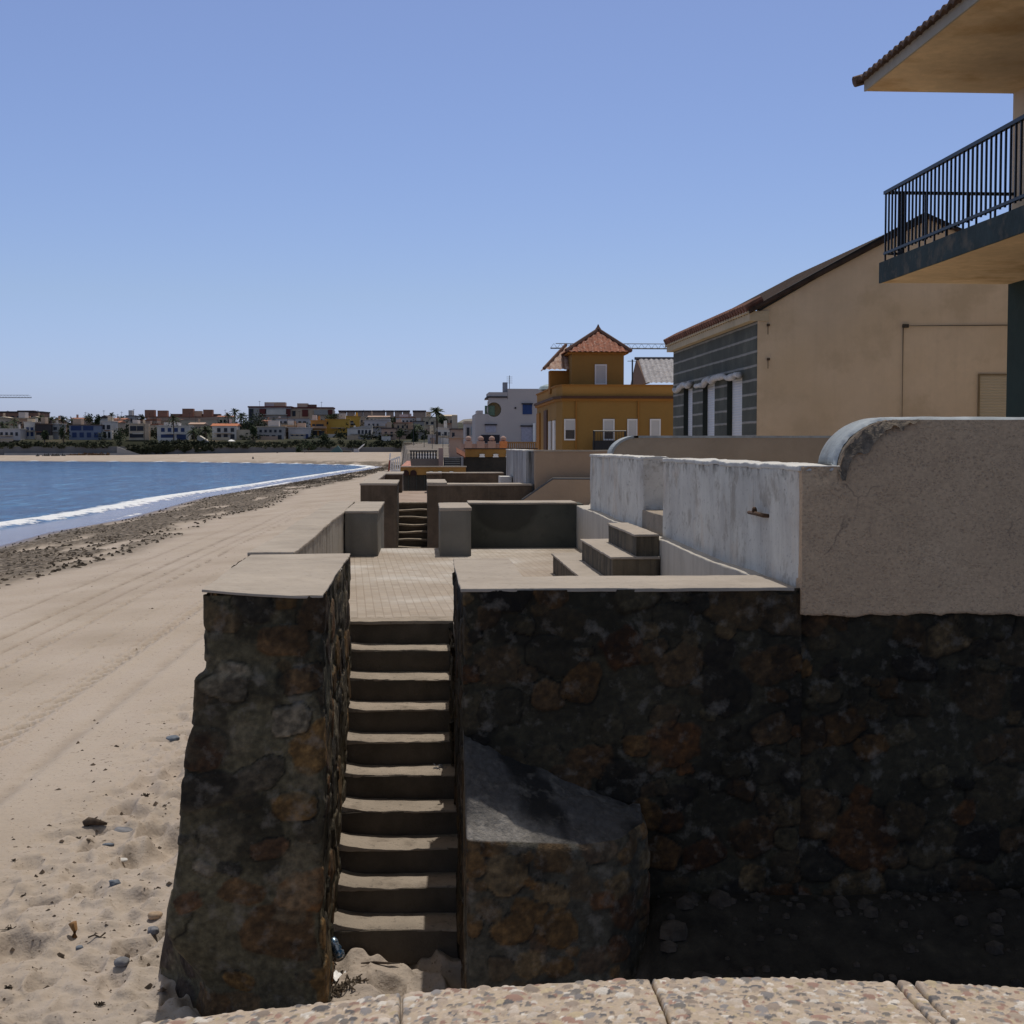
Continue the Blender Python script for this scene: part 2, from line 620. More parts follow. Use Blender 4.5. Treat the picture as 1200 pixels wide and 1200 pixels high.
# ================================================================== NEAR TERRACE
FW = 8.2          # plane of the front walls facing the gap
SXL, SXR = -.583, .232   # stair opening


# --- left pier of the stairway
def pier_warp(Q):
    x, y, z = Q[..., 0], Q[..., 1], Q[..., 2]
    w = np.clip((-.55 - x) / .72, 0, 1) ** 1.3
    low = np.clip(.08 - z, 0, 3)
    Q = Q.copy()
    front = np.clip((8.9 - y) / .7, 0, 1)
    wb = sstep(8.2, 9.3, y)
    Q[..., 0] -= w * (.055 * sstep(.15, .10, z) + (.105 + .075 * wb) * low + .02) - w * front * .26 * sstep(-1.36, -1.80, z)
    Q[..., 1] -= front * (.02 * sstep(.15, .10, z) + .03 * low) - front * w * .12 * sstep(-1.36, -1.80, z)
    return Q


T = thing('stone_pier', 'tall rubble stone pier left of the nearest stairs, with battered foot in the sand', 'pier', (-.9, 9.7, -1.9))
mb = MB()
stone_wrap(mb, [(-1.36, 11.3), (-1.255, FW), (SXL + .005, FW + .01), (SXL + .01, 11.33)], -2.05, .592, .0105, .017, 11, pier_warp, amax=.16, tries=3400, cover=.85, smears=.75, gain=.95, dark=.55)
part(T, 'masonry', mb, M_stone, smooth=True)


def cap_fn(Q):
    Q = Q.copy()
    x, y = Q[..., 0], Q[..., 1]
    Q[..., 2] += .035 * np.clip((-.6 - x) / .66, 0, 1) ** 2 * np.clip((10.2 - y) / 2, 0, 1) + .006 * np.sin(y * 2.1)
    k = np.clip((x + 1.29) / .7, 0, 1)
    Q[..., 1] -= .02 * np.sin(k * 3.14) * (y < 8.4)
    Q[..., 0] -= np.clip(-.95 - x, 0, 1) / .33 * .105 * np.clip((y - 8.2) / 3.1, 0, 1)
    return Q


mb = MB()
rbox(mb, -1.272, SXL + .008, FW - .006, 11.32, .582, .598, .05, .014, .008, 3, 5, cap_fn)
part(T, 'cap', mb, M_cap, smooth=True, merge=True)

# --- parapet along the beach
T = thing('parapet_wall', 'low cement parapet along the beach side of the near terrace, streaked inside', 'wall', (-1.2, 15, -.1))


def par_fn(Q):
    Q = Q.copy()
    Q[..., 2] += .008 * np.sin(Q[..., 1] * 1.3)
    return Q


mb = MB()
M_parin = plaster('streaked_cement', (.36, .33, .285), .8, 1.5, .4, 40, .3, streak=.85, streak_col=(.14, .115, .09))
rbox(mb, -1.385, -1.035, 11.325, 21.6, -2.0, .572, .12, .012, .008, 3, 8)
part(T, 'wall_body', mb, M_parin, smooth=True, merge=True)
mb = MB()
rbox(mb, -1.40, -1.026, 11.33, 21.64, .57, .604, .06, .018, .008, 3, 9, par_fn)
part(T, 'cap', mb, M_cap, smooth=True, merge=True)

# --- far end of the terrace: block, post, dark panel
T = thing('end_wall', 'grey rendered block closing the terrace left of the second stairs', 'wall', (-.8, 20, 0))
mb = MB()
rbox(mb, -1.02, -.59, 18.6, 21.6, -1.9, .572, .07, .014, .006, 3, 12)
part(T, 'wall_body', mb, M_post, smooth=True, merge=True)
mb = MB()
rbox(mb, -1.018, -.578, 18.585, 21.64, .568, .602, .06, .014, .006, 3, 13)
part(T, 'cap', mb, M_cap, smooth=True, merge=True)

T = thing('end_wall', 'square grey post and long dark damp panel at the far end of the terrace', 'wall', (1.2, 20, 0))
mb = MB()
rbox(mb, .23, .64, 18.55, 20.2, -1.9, .60, .06, .014, .006, 3, 14)
part(T, 'post', mb, M_post, smooth=True, merge=True)
mb = MB()
rbox(mb, .223, .648, 18.54, 20.2, .597, .642, .05, .014, .006, 3, 15)
part(T, 'post_cap', mb, M_cap, smooth=True, merge=True)
mb = MB()
rbox(mb, .30, 2.3, 20.0, 20.7, -1.9, .624, .09, .012, .006, 3, 16)
part(T, 'panel', mb, M_dark_panel, smooth=True, merge=True)
mb = MB()
rbox(mb, .655, 2.2, 19.985, 20.73, .622, .648, .06, .014, .006, 3, 17)
part(T, 'panel_cap', mb, M_cap, smooth=True, merge=True)

# --- paved floor
mb = MB()
mb.box(-1.05, 2.3, 11.72, 20.05, -.14, 0.0)
mb.box(SXR + .02, 2.3, 8.9, 11.72, -.14, -.001)
mb.box(-1.05, SXL - .03, 11.2, 11.72, -.14, -.002)
o = mb.build('terrace_floor', M_paving)
tag(o, kind='structure')

# --- front wall with the low stone parapet
T = thing('stone_wall', 'low rubble stone wall with pale cement coping right of the nearest stairs', 'wall', (1.2, 8.6, -1.9))
mb = MB()
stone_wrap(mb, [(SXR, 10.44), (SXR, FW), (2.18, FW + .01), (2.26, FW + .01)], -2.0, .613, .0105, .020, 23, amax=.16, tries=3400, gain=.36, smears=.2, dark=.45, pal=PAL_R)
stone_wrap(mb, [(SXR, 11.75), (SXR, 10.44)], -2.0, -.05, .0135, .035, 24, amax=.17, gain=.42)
part(T, 'masonry', mb, M_stone, smooth=True)
mb = MB()
rbox(mb, SXR - .012, 2.20, FW - .006, 8.99, .600, .622, .045, .008, .007, 3, 21)
rbox(mb, SXR - .010, .645, 8.9, 10.46, .598, .619, .045, .008, .007, 3, 22)
part(T, 'cap', mb, M_cap, smooth=True, merge=True)
mb = MB()
rbox(mb, SXR + .03, .635, 8.98, 10.44, -.1, .605, .1, .014, .006, 3, 24)
part(T, 'inner_face', mb, M_post, smooth=True, merge=True)

# --- stairs
T = thing('stone_stairs', 'narrow worn concrete stairs rising from the sand between two stone walls', 'stairs', (-.18, 9.2, -1.9))
TR, RI = .2827, .19
for n in range(0, 10):
    y = 11.69 - TR * n
    z = -RI * n

    def st_fn(Q, n=n, y=y, z=z):
        Q = Q.copy()
        x = Q[..., 0]
        up = np.clip((Q[..., 2] - (z - .026)) / .02, 0, 1)
        heap = np.exp(-np.clip(x - SXL, 0, 9) / .12) * (.012 + .004 * n)
        Q[..., 2] += up * (heap + .007 * fbm(x * 4 + n * 7.3, Q[..., 1] * 4, None, 300 + n, 3)) * (0 if n == 0 else 1)
        front = np.clip((y + .06 - Q[..., 1]) / .06, 0, 1)
        Q[..., 1] += front * (.012 * np.sin(x * 3.7 + n * 1.7) + .016 * fbm(x * 9 + n * 3.1, x * 0, None, 320 + n, 4))
        Q[..., 2] -= front * up * (.010 + .014 * np.abs(fbm(x * 7 + n * 5.7, x * 0, None, 340 + n, 4))) * (0 if n == 0 else 1)
        return Q
    mb = MB()
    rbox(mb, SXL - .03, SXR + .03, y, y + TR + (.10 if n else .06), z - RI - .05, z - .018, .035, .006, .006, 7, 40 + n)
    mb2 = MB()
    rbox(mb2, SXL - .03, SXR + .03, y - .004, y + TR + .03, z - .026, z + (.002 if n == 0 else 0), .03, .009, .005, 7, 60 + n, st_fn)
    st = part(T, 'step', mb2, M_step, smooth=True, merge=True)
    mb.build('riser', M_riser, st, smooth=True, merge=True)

# --- rounded stone buttress in front of the wall
S, P, N = wrap_line([(.235, 8.28), (.236, 7.60), (.50, 7.62), (.86, 7.68), (1.15, 7.76), (1.30, 7.95), (1.33, 8.28)], .012, .045)
ztop = np.interp(P[:, 0], [.22, .9, 1.1, 1.34], [-.70, -.77, -.76, -.72])
zwall = np.interp(P[:, 0], [.22, .6, 1.34], [-.20, -.40, -.72])
tY = np.clip((8.24 - P[:, 1]) / .5, 0, 1)
zt = zwall * (1 - tY) + ztop * tY
V = np.linspace(0, 1, 90)
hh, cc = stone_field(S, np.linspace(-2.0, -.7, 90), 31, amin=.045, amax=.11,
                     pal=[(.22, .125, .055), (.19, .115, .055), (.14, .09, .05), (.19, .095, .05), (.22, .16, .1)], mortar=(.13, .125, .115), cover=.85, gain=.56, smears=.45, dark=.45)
off = (hh - .5) * .016
fade = sstep(1.0, .93, V)[None]
roll =   .035 * (1 - np.sqrt(1 - np.clip((V - .88) / .12, 0, 1) ** 2))[None]
wr_ = sstep(.27, .55, P[:, 0])[:, None]
roll = roll * wr_
off = off * fade - roll
fade = 1.0
P_top = P - N * .035 * wr_
Q1 = np.stack([P[:, 0][:, None] + N[:, 0][:, None] * off * fade, P[:, 1][:, None] + N[:, 1][:, None] * off * fade,
               -2.0 + (zt[:, None] + 2.0) * V[None]], -1)
W = np.linspace(0, 1, 60)[1:]
wallp = np.stack([np.clip(P_top[:, 0], .24, 1.28), np.full(len(P), 8.3), np.interp(P[:, 0], [.22, .6, 1.3], [-.18, -.38, -.72])], 1)
edge = np.stack([P_top[:, 0], P_top[:, 1], zt], 1)
Q2 = edge[:, None] + (wallp - edge)[:, None] * W[None, :, None]
Q2[..., 2] += .045 * np.sin(np.pi * W)[None] + .05 * fbm(Q2[..., 0] * 7, Q2[..., 1] * 7, None, 91, 4) * np.sin(np.pi * W)[None]
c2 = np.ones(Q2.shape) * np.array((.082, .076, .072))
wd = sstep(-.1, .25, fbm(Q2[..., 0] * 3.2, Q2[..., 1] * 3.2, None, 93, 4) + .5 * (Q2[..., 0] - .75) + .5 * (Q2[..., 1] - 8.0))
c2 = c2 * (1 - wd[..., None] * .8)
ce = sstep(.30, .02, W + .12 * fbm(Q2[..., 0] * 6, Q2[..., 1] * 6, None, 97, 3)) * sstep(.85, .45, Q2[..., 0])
c2 = c2 + (np.array((.33, .30, .26)) - c2) * ce[..., None]  # pale front-left rim painted in to strengthen the sunlit sliver
mb = MB()
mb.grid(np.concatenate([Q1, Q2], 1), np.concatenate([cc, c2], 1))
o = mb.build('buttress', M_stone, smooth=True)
tag(o, 'squat rounded stone buttress with sloping cement top at the foot of the stone wall', 'buttress')

# --- rendered wall, right
T = thing('rendered_wall', 'tall wall with pitted beige roughcast over dark rubble and a curved step in its top', 'wall', (3, 8.4, -1.9))
mb = MB()
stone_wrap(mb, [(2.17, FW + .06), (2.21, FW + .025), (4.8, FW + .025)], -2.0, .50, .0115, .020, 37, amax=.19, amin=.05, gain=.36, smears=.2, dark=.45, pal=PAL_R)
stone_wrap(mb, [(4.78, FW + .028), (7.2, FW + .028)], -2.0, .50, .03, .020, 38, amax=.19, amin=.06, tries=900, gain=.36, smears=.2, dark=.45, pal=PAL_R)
part(T, 'masonry', mb, M_stone, smooth=True)


def wall_profile(x0, zl, zh, xa, xb, x1, n=26):
    pts = [(x0, zl), (xa, zl)]
    for i in range(1, n + 1):
        a = math.pi / 2 * i / n
        # concave foot then convex shoulder
        pts.append((xa + (xb - xa) * (1 - math.cos(a)) ** .92, zl + (zh - zl) * math.sin(a)))
    pts.append((x1, zh))
    return pts


prof = wall_profile(2.238, 1.335, 1.612, 2.47, 2.80, 7.2)
xs = np.unique(np.concatenate([np.linspace(2.238, 2.9, 70), np.linspace(2.9, 7.2, 140)]))
zt = np.interp(xs, [p[0] for p in prof], [p[1] for p in prof])
V = np.linspace(0, 1, 60)
Xg, Vg = np.meshgrid(xs, V, indexing='ij')
zb = .462 + .012 * fbm(Xg * 3, Xg * 0, None, 3, 3) + .014 * fbm(Xg * 14, Xg * 0, None, 4, 3) - .004 * Xg
Zg = zb + (zt[:, None] - zb) * Vg
yy = FW - .022 + .010 * fbm(Xg * 3, Zg * 3, None, 5, 4)
crumb = sstep(.13, .02, zt[:, None] - Zg) * sstep(2.95, 2.75, Xg)
yy = yy + crumb * (.018 + .03 * np.abs(fbm(Xg * 26, Zg * 26, None, 8, 4)))
mb = MB()
G1 = np.stack([Xg, yy, Zg], -1)
lip = np.stack([xs, np.full(len(xs), FW + .03), zb[:, 0] + .004], -1)[:, None]
sideX = np.stack([np.full((2, len(V)), 2.238), np.array([[FW + .1] * len(V), yy[0]]), np.array([Zg[0], Zg[0]])], -1)
mb.grid(np.concatenate([lip, G1], 1))
mb.grid(sideX)
part(T, 'render_coat', mb, M_rough, smooth=True)
# coping: follows the profile, dips at its near edge where the plaster broke away
mb = MB()
Wd = np.linspace(0, 1, 14)
ang = np.gradient(zt, xs)
nx, nz = -ang / np.sqrt(1 + ang ** 2), 1 / np.sqrt(1 + ang ** 2)
Yc = FW + .0 + Wd * .43
Cg = np.zeros((len(xs), len(Wd), 3))
brk = (.012 + .03 * np.abs(fbm(xs * 9, xs * 0, None, 12, 4))) * sstep(3.0, 2.7, xs)
thick = .018
for j, w in enumerate(Wd):
    e = np.clip(1 - w / .12, 0, 1)
    Cg[:, j, 0] = xs + nx * thick * (1 - e)
    Cg[:, j, 1] = Yc[j] + (.045 + brk * 2.2) * (1 - w) * sstep(2.98, 2.85, xs) + brk * e - .012 * (1 - sstep(2.85, 2.98, xs) * 0)
    Cg[:, j, 2] = zt + nz * (thick * (1 - e)) - .002 * e + .004 * fbm(xs * 8, xs * 0 + w * 9, None, 14, 3)
skirt = Cg[:, -1:].copy()
skirt[..., 2] -= .5
mb.grid(np.concatenate([Cg, skirt], 1)[xs > 2.44], flip=False)
part(T, 'curved_coping', mb, M_bluecap, smooth=True)
mb = MB()
xs2 = xs[xs < 2.95]
xs2 = xs2[xs2 > 2.44]
e1 = np.stack([xs2, np.interp(xs2, xs, yy[:, -1]) , np.interp(xs2, xs, zt) - .004], -1)
e2 = np.stack([xs2 + .004, np.full(len(xs2), FW + .14), np.interp(xs2, xs, zt) + .003], -1)
tt = np.linspace(0, 1, 8)[None, :, None]
E = e1[:, None] + (e2 - e1)[:, None] * tt
fall = (.03 + .13 * np.abs(fbm(xs2 * 7, xs2 * 0, None, 23, 4))) * sstep(2.95, 2.75, xs2)
e0 = e1 + np.stack([.3 * fall, 0 * fall, -fall], -1)
e0[:, 1] = FW - .046
t0 = np.linspace(0, 1, 10)[None, :-1, None]
E0 = e0[:, None] + (e1 + (0, -.006, 0) - e0)[:, None] * t0
E0[..., 1] += .012 * np.abs(fbm(E0[..., 0] * 30, E0[..., 2] * 30, None, 29, 4))
E = np.concatenate([E0, E], 1)
E[..., 2] += .012 * fbm(E[..., 0] * 30, E[..., 1] * 30, None, 19, 3) - .004
mb.grid(E)
part(T, 'broken_edge', mb, M_brokenedge, smooth=True)

# --- whitewashed side wall in two lengths with a gateway between
def wx(y):
    return 2.235 + .0052 * (y - 8.2)


def skew(Q):
    Q = Q.copy()
    Q[..., 0] += .0052 * (Q[..., 1] - 8.2)
    return Q


def wtop(Q):
    Q = skew(Q)
    Q[..., 2] += .010 * fbm(Q[..., 1] * 3, Q[..., 0] * 3, None, 4, 4)
    return Q


for (y0, y1, lab) in ((8.24, 13.12, 'near length of peeling whitewashed wall with a rusty stub on its face'),
                      (14.36, 19.15, 'far length of peeling whitewashed wall beyond the small gateway')):
    T = thing('whitewashed_wall', lab, 'wall', (2.4, (y0 + y1) / 2, .5), 'whitewashed walls beside the terrace')
    mb = MB()
    rbox(mb, 2.235, 2.56, y0, y1, .5, 1.318, .06, .016, .010, 4, 71, skew)
    part(T, 'wall_body', mb, M_white, smooth=True, merge=True)
    mb = MB()
    rbox(mb, 2.225, 2.50, y0 - (.03 if y0 < 9 else .004), y1 + .004, 1.308, 1.342, .035, .014, .006, 8, 73, wtop)
    part(T, 'coping', mb, M_white_top, smooth=True, merge=True)

# rusty pipe stub
p = at(893, 603, 9.2)
T = thing('pipe_stub', 'rusty iron pipe stub sticking out of the near whitewashed wall', 'pipe', (wx(9.2), 9.2, p[2]))
M_rust = flat('rusty_iron', (.10, .055, .03), .8, .5, 40, .5)
mb = MB()
yb = 8.98
mb.tube([(2.25, 9.0, p[2]), (2.21, 9.02, p[2] + .003), (2.20, 9.15, p[2] + .008), (2.20, 9.38, p[2] + .006)], [.012, .014, .014, .012], 8)
part(T, 'pipe', mb, M_rust, smooth=True)
mb = MB()
mb.lathe((2.20, 9.22, p[2] + .008), [(.01, 0), (.018, .012), (.016, .03), (.008, .042)], 8)
part(T, 'valve', mb, M_rust, smooth=True)

# --- plinth below the white wall
def skew2(Q):
    Q = skew(Q)
    Q[..., 2] += .006 * np.sin(Q[..., 1] * 2.2) + .006 * fbm(Q[..., 1] * 2, Q[..., 0], None, 6, 3)
    return Q


M_plinth = plaster('pale_plinth_render', (.50, .46, .40), .85, 1.1, .35, 40, .25, streak=.35, streak_col=(.3, .26, .21), blotch=.3, blotch_col=(.3, .28, .25))
mb = MB()
rbox(mb, 2.135, 2.6, 8.95, 20.02, -.13, .603, .06, .016, .006, 3, 81, skew2)
o = mb.build('plinth', M_plinth, smooth=True, merge=True)
tag(o, 'long pale plinth running under the whitewashed wall on the terrace', 'plinth')

# --- three wide concrete steps up to the gateway
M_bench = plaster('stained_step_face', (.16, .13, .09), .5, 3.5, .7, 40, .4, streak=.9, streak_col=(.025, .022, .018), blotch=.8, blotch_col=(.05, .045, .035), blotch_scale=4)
T = thing('concrete_steps', 'three stained concrete steps climbing from the terrace to the gateway in the white wall', 'steps', (1.9, 14, 0))
for (x0, y0, y1, z) in ((1.475, 11.4, 16.05, .225), (1.70, 12.62, 15.1, .452), (1.925, 12.68, 14.62, .652)):
    mb = MB()
    rbox(mb, x0 + .018, 2.15, y0 + .018, y1, -.02 if z < .3 else z - .26, z - .016, .05, .01, .006, 6, 90)
    mb2 = MB()
    rbox(mb2, x0, 2.15, y0, y1 + .01, z - .022, z, .04, .008, .005, 6, 91)
    st = part(T, 'step', mb2, M_cap, smooth=True, merge=True)
    mb.build('step_face', M_bench, st, smooth=True, merge=True)
mb = MB()
rbox(mb, 2.262, 2.62, 13.09, 14.4, .59, .80, .05, .012, .006, 6, 92)
mb2 = MB()
st = part(T, 'gateway_step', mb, M_step, smooth=True, merge=True)

# yard behind the white wall (seen only through gaps) and the neighbouring curved wall
M_cream_r = plaster('cream_roughcast', (.36, .30, .235), .85, .8, .35, 50, .35, blotch=.2, blotch_col=(.25, .2, .15))
T = thing('curved_wall', 'low cream wall with a rounded left shoulder behind the whitewashed wall', 'wall', (5, 20.2, 0))
YC = 20.1
xl, xr = at(718, 536, YC)[0], at(748, 513, YC)[0]
zl, zh = 1.30, at(760, 513, YC)[2]
pts = [(xl, .2)]
for i in range(0, 19):
    a = math.pi / 2 * i / 18
    pts.append((xl + (xr - xl) * (1 - math.cos(a)), zl + (zh - zl) * math.sin(a)))
pts += [(9.5, zh), (9.5, .2)]
mb = MB()
mb.prism([(x, YC, z) for x, z in pts][::-1], (0, .42, 0))
part(T, 'wall_body', mb, M_cream_r)
mb = MB()
top = [(x, z) for x, z in pts[1:-1]]
for (xa, za), (xb, zb_) in zip(top[:-1], top[1:]):
    L = math.hypot(xb - xa, zb_ - za)
    n_ = (-(zb_ - za) / L, (xb - xa) / L)
    c = ((xa + xb) / 2 + n_[0] * .014, (za + zb_) / 2 + n_[1] * .014)
    mb.obox((c[0], YC + .21, c[1]), ((xb - xa) / 2 * 1.02, 0, (zb_ - za) / 2 * 1.02), (0, .225, 0), (n_[0] * .016, 0, n_[1] * .016))
part(T, 'coping', mb, M_bluecap)

# ================================================================== SECOND TERRACE (one module farther along the beach)
M_brown = plaster('brown_cement', (.115, .085, .06), .65, 1.2, .6, 30, .3, blotch=.6, blotch_col=(.045, .035, .027), streak=.3, streak_col=(.2, .16, .12))
M_beige = plaster('tan_render', (.37, .27, .19), .85, .7, .3, 30, .2, blotch=.15, blotch_col=(.25, .18, .12))
M_pinkfloor = plaster('pinkish_paving', (.36, .28, .225), .75, 2, .5, 30, .2, blotch=.4, blotch_col=(.2, .12, .09))
Y2 = 29.1
ZT = .684
T = thing('terrace_wall', 'brown cement pier and L shaped coping left of the second stairs', 'wall', (-1, 32, -1.9))
mb = MB()
rbox(mb, -1.27, -.53, Y2, 32.1, -1.95, ZT - .04, .1, .012, .01, 2, 101)
rbox(mb, -1.30, -1.03, 32.05, 42.4, -1.95, ZT - .045, .2, .012, .01, 2, 102)
rbox(mb, -1.05, -.57, 39.5, 42.4, -1.95, ZT - .05, .12, .012, .01, 2, 103)
part(T, 'wall_body', mb, M_brown, smooth=True, merge=True)
mb = MB()
rbox(mb, -1.29, -.515, Y2 - .02, 32.12, ZT - .045, ZT, .08, .014, .006, 2, 104)
rbox(mb, -1.315, -1.02, 32.1, 42.45, ZT - .048, ZT - .004, .12, .014, .006, 2, 105)
rbox(mb, -1.04, -.55, 39.48, 42.45, ZT - .05, ZT - .007, .08, .014, .006, 2, 106)
part(T, 'coping', mb, M_cap, smooth=True, merge=True)

T = thing('terrace_wall', 'long low brown cement wall with pale coping right of the second stairs', 'wall', (1.2, 29.5, -1.9))
mb = MB()
rbox(mb, .10, 2.27, Y2, 29.9, -1.95, ZT - .055, .1, .012, .01, 2, 111)
rbox(mb, .105, .50, 29.85, 32.0, -1.95, ZT - .03, .1, .012, .01, 2, 112)
part(T, 'wall_body', mb, M_brown, smooth=True, merge=True)
mb = MB()
rbox(mb, .09, 2.28, Y2 - .02, 29.92, ZT - .06, ZT - .02, .08, .014, .006, 2, 113)
rbox(mb, .095, .51, Y2 - .03, 32.0, ZT - .035, ZT + .012, .08, .014, .006, 2, 114)
part(T, 'coping', mb, M_cap, smooth=True, merge=True)

T = thing('terrace_wall', 'brown cement end wall with a short post closing the second terrace', 'wall', (1.2, 39.5, 0))
mb = MB()
rbox(mb, .12, .53, 39.3, 40.4, -1.9, ZT - .02, .1, .012, .01, 2, 121)
rbox(mb, .52, 2.3, 39.9, 40.6, -1.9, ZT - .02, .15, .012, .01, 2, 122)
part(T, 'wall_body', mb, M_brown, smooth=True, merge=True)
mb = MB()
rbox(mb, .11, .54, 39.27, 40.42, ZT - .022, ZT + .02, .08, .014, .006, 2, 123)
rbox(mb, .55, 2.3, 39.87, 40.62, ZT - .021, ZT + .01, .08, .014, .006, 2, 124)
part(T, 'coping', mb, M_cap, smooth=True, merge=True)

ZL = .144
T = thing('stone_stairs', 'narrow concrete stairs between the brown walls of the second terrace', 'stairs', (-.2, 31, -1.9))
for n in range(0, 13):
    y, z = 32.6 - .283 * n, ZL - .152 * n
    mb = MB()
    rbox(mb, -.58, .13, y, y + .36, z - .17, z - .035, .06, .006, .006, 6, 130 + n)
    mb2 = MB()

    def s2(Q, n=n):
        Q = Q.copy()
        Q[..., 2] += .012 * np.sin(Q[..., 0] * 6 + n * 1.9)
        return Q
    rbox(mb2, -.58, .13, y - .015, y + .30, z - .04, z, .05, .014, .006, 6, 150 + n, None if n == 0 else s2)
    st = part(T, 'step', mb2, M_step, smooth=True, merge=True)
    mb.build('riser', M_riser, st, smooth=True, merge=True)
mb = MB()
mb.box(-1.05, 2.3, 32.62, 41, ZL - .1, ZL - .006)
mb.box(.14, 2.3, 29.4, 32.62, ZL - .1, ZL - .007)
o = mb.build('second_terrace_floor', M_pinkfloor)
tag(o, kind='structure')

T = thing('tan_wall', 'smooth tan rendered wall standing behind the second terrace with a slanted rail across it', 'wall', (3.5, 29, 0))
mb = MB()
xa = at(627, 540, 29.0)[0]
rbox(mb, xa, 9.0, 29.0, 29.35, -1.9, 1.335, .2, .012, .006, 2, 141)
part(T, 'wall_body', mb, M_beige, smooth=True, merge=True)
mb = MB()
rbox(mb, xa - .015, 9.0, 28.985, 29.37, 1.33, 1.365, .15, .012, .006, 2, 142)
part(T, 'coping', mb, M_cap, smooth=True, merge=True)
q = [at(x, y, 28.75) for x, y in ((612, 587), (648, 562), (760, 562.5))]
mb = MB()
poly = [q[0], q[1], q[2], (q[2][0], 28.75, -1.9), (q[0][0], 28.75, -1.9)]
mb.prism(poly, (0, .22, 0))
part(T, 'ramp_wall', mb, plaster('tan_ramp_render', (.40, .30, .215), .85, .8, .3, 30, .2))
mb = MB()
mb.tube([(p[0], 28.78, p[2] + .012) for p in q], .028, 8)
part(T, 'rail', mb, flat('grey_rail', (.09, .09, .095), .6))

T = thing('whitewashed_wall', 'grey streaked whitewashed wall running back from the tan wall', 'wall', (2.2, 33, .5))
mb = MB()
rbox(mb, 2.16, 2.4, 29.36, 36.3, -.2, 1.34, .12, .014, .01, 3, 143)
M_streak = plaster('streaked_whitewash', (.40, .40, .40), .75, 1.2, .5, 30, .4, streak=.95, streak_col=(.07, .068, .062))
part(T, 'wall_body', mb, M_streak, smooth=True, merge=True)
mb = MB()
rbox(mb, 2.15, 2.41, 29.37, 36.33, 1.335, 1.365, .12, .012, .008, 3, 144)
part(T, 'coping', mb, M_white_top, smooth=True, merge=True)
mb = MB()
rbox(mb, 1.86, 2.14, 33.6, 34.5, .14, .72, .1, .012, .01, 3, 145)
o = mb.build('white_block', M_white_top, smooth=True, merge=True)
tag(o, 'small white block at the foot of the grey streaked wall', 'block')

# ================================================================== THIRD TERRACE, promenade details (50 m and beyond)
M_ochre = plaster('ochre_render', (.34, .185, .055), .8, .8, .4, 20, .2)
M_darkwall = plaster('near_black_wall', (.05, .045, .038), .6, .8, .5, 20, .3, blotch=.5, blotch_col=(.02, .02, .018))  # near-black base with random darker patches
M_greywall = plaster('grey_brown_render', (.19, .155, .135), .8, .8, .4, 20, .2)
M_pink = plaster('pink_render', (.42, .29, .25), .85, .8, .3, 20, .2)
M_orangepost = flat('orange_paint', (.55, .21, .08), .7)
M_woodbar = flat('brown_wood', (.24, .15, .07), .7, .3)
M_blackmetal = flat('black_metal', (.012, .014, .018), .45, .2)
M_whitepaint = flat('white_paint', (.75, .74, .72), .6, .06)
M_lamp = flat('white_lamp_cover', (.78, .77, .74), .5, .04)
M_terra = flat('terracotta', (.16, .06, .035), .85, .4, 9, .3)


def pz(x0, x1, yt, yb, Y):
    a, b = at(x0, yt, Y), at(x1, yb, Y)
    return a[0], b[0], b[2], a[2]


T = thing('terrace_wall', 'ochre wall with a row of small arches and round white lamps past the second terrace', 'wall', (.5, 52, 0))
x0, x1, z0, z1 = pz(469, 546, 547.5, 579, 52)
zb = at(500, 556.5, 52)[2]
mb = MB()
mb.box(x0, x1, 52, 52.4, zb, z1)
part(T, 'beam', mb, M_ochre)
mb = MB()
mb.box(x0 + .05, x1 - .05, 52.06, 52.5, -2.2, zb)
part(T, 'wall_body', mb, M_darkwall)
mb = MB()
mb.box(x0 - .03, x1 + .03, 51.95, 52.45, z1, z1 + .035)
part(T, 'coping', mb, M_cap)
for px in (475.5, 484.5):
    c = at(px, 556, 51.9)
    mb = MB()
    a_ = [(c[0] + .12 * math.cos(t), 51.955, zb + .06 + .12 * math.sin(t)) for t in np.linspace(0, math.pi, 9)]
    mb.prism([(c[0] + .12, 51.955, zb - .02)] + a_ + [(c[0] - .12, 51.955, zb - .02)], (0, .04, 0))
    part(T, 'arch', mb, flat('dark_red_niche', (.03, .012, .01), .8))
for px in (505, 515.5, 529):
    c = at(px, 556, 51.9)
    mb = MB()
    mb.tube([(c[0] + .14 * math.cos(t), 51.92, c[2] - .05 + .14 * math.sin(t)) for t in (0, .6, 1.2, 1.57, 1.94, 2.5, 3.14)], .035, 6)
    mb.prism([(c[0] + .13 * math.cos(t), 51.92, c[2] - .05 + .13 * math.sin(t)) for t in np.linspace(0, math.pi, 9)], (0, .05, 0))
    part(T, 'wall_lamp', mb, M_lamp)
mb = MB()
for k in range(9):
    xx = x0 + .3 + k * .3
    mb.box(xx - .012, xx + .012, 52.02, 52.05, -2.2, zb - .02)
part(T, 'slats', mb, flat('dark_green_slat', (.035, .04, .035), .6))

T = thing('tiled_canopy', 'tiny pink tiled canopy at the seaward corner of the ochre wall', 'roof', (-.8, 54, .8))
mb = MB()
a, b = at(468, 548, 52.6), at(482, 548, 52.6)
c, d = at(481, 540, 54.5), at(477, 540, 54.5)
for k in range(8):
    t0, t1 = k / 8, (k + .9) / 8
    pA, pB = a + (b - a) * t0, a + (b - a) * t1
    qA, qB = d + (c - d) * t0, d + (c - d) * t1
    mb.prism([pA, pB, qB, qA], (0, .02, -.06))
part(T, 'tiles', mb, flat('pink_tile', (.45, .22, .17), .8, .3))
mb = MB()
mb.box(a[0] + .1, b[0] - .05, 52.9, 54.2, 0, min(a[2], c[2]) - .05)
part(T, 'support', mb, M_greywall)

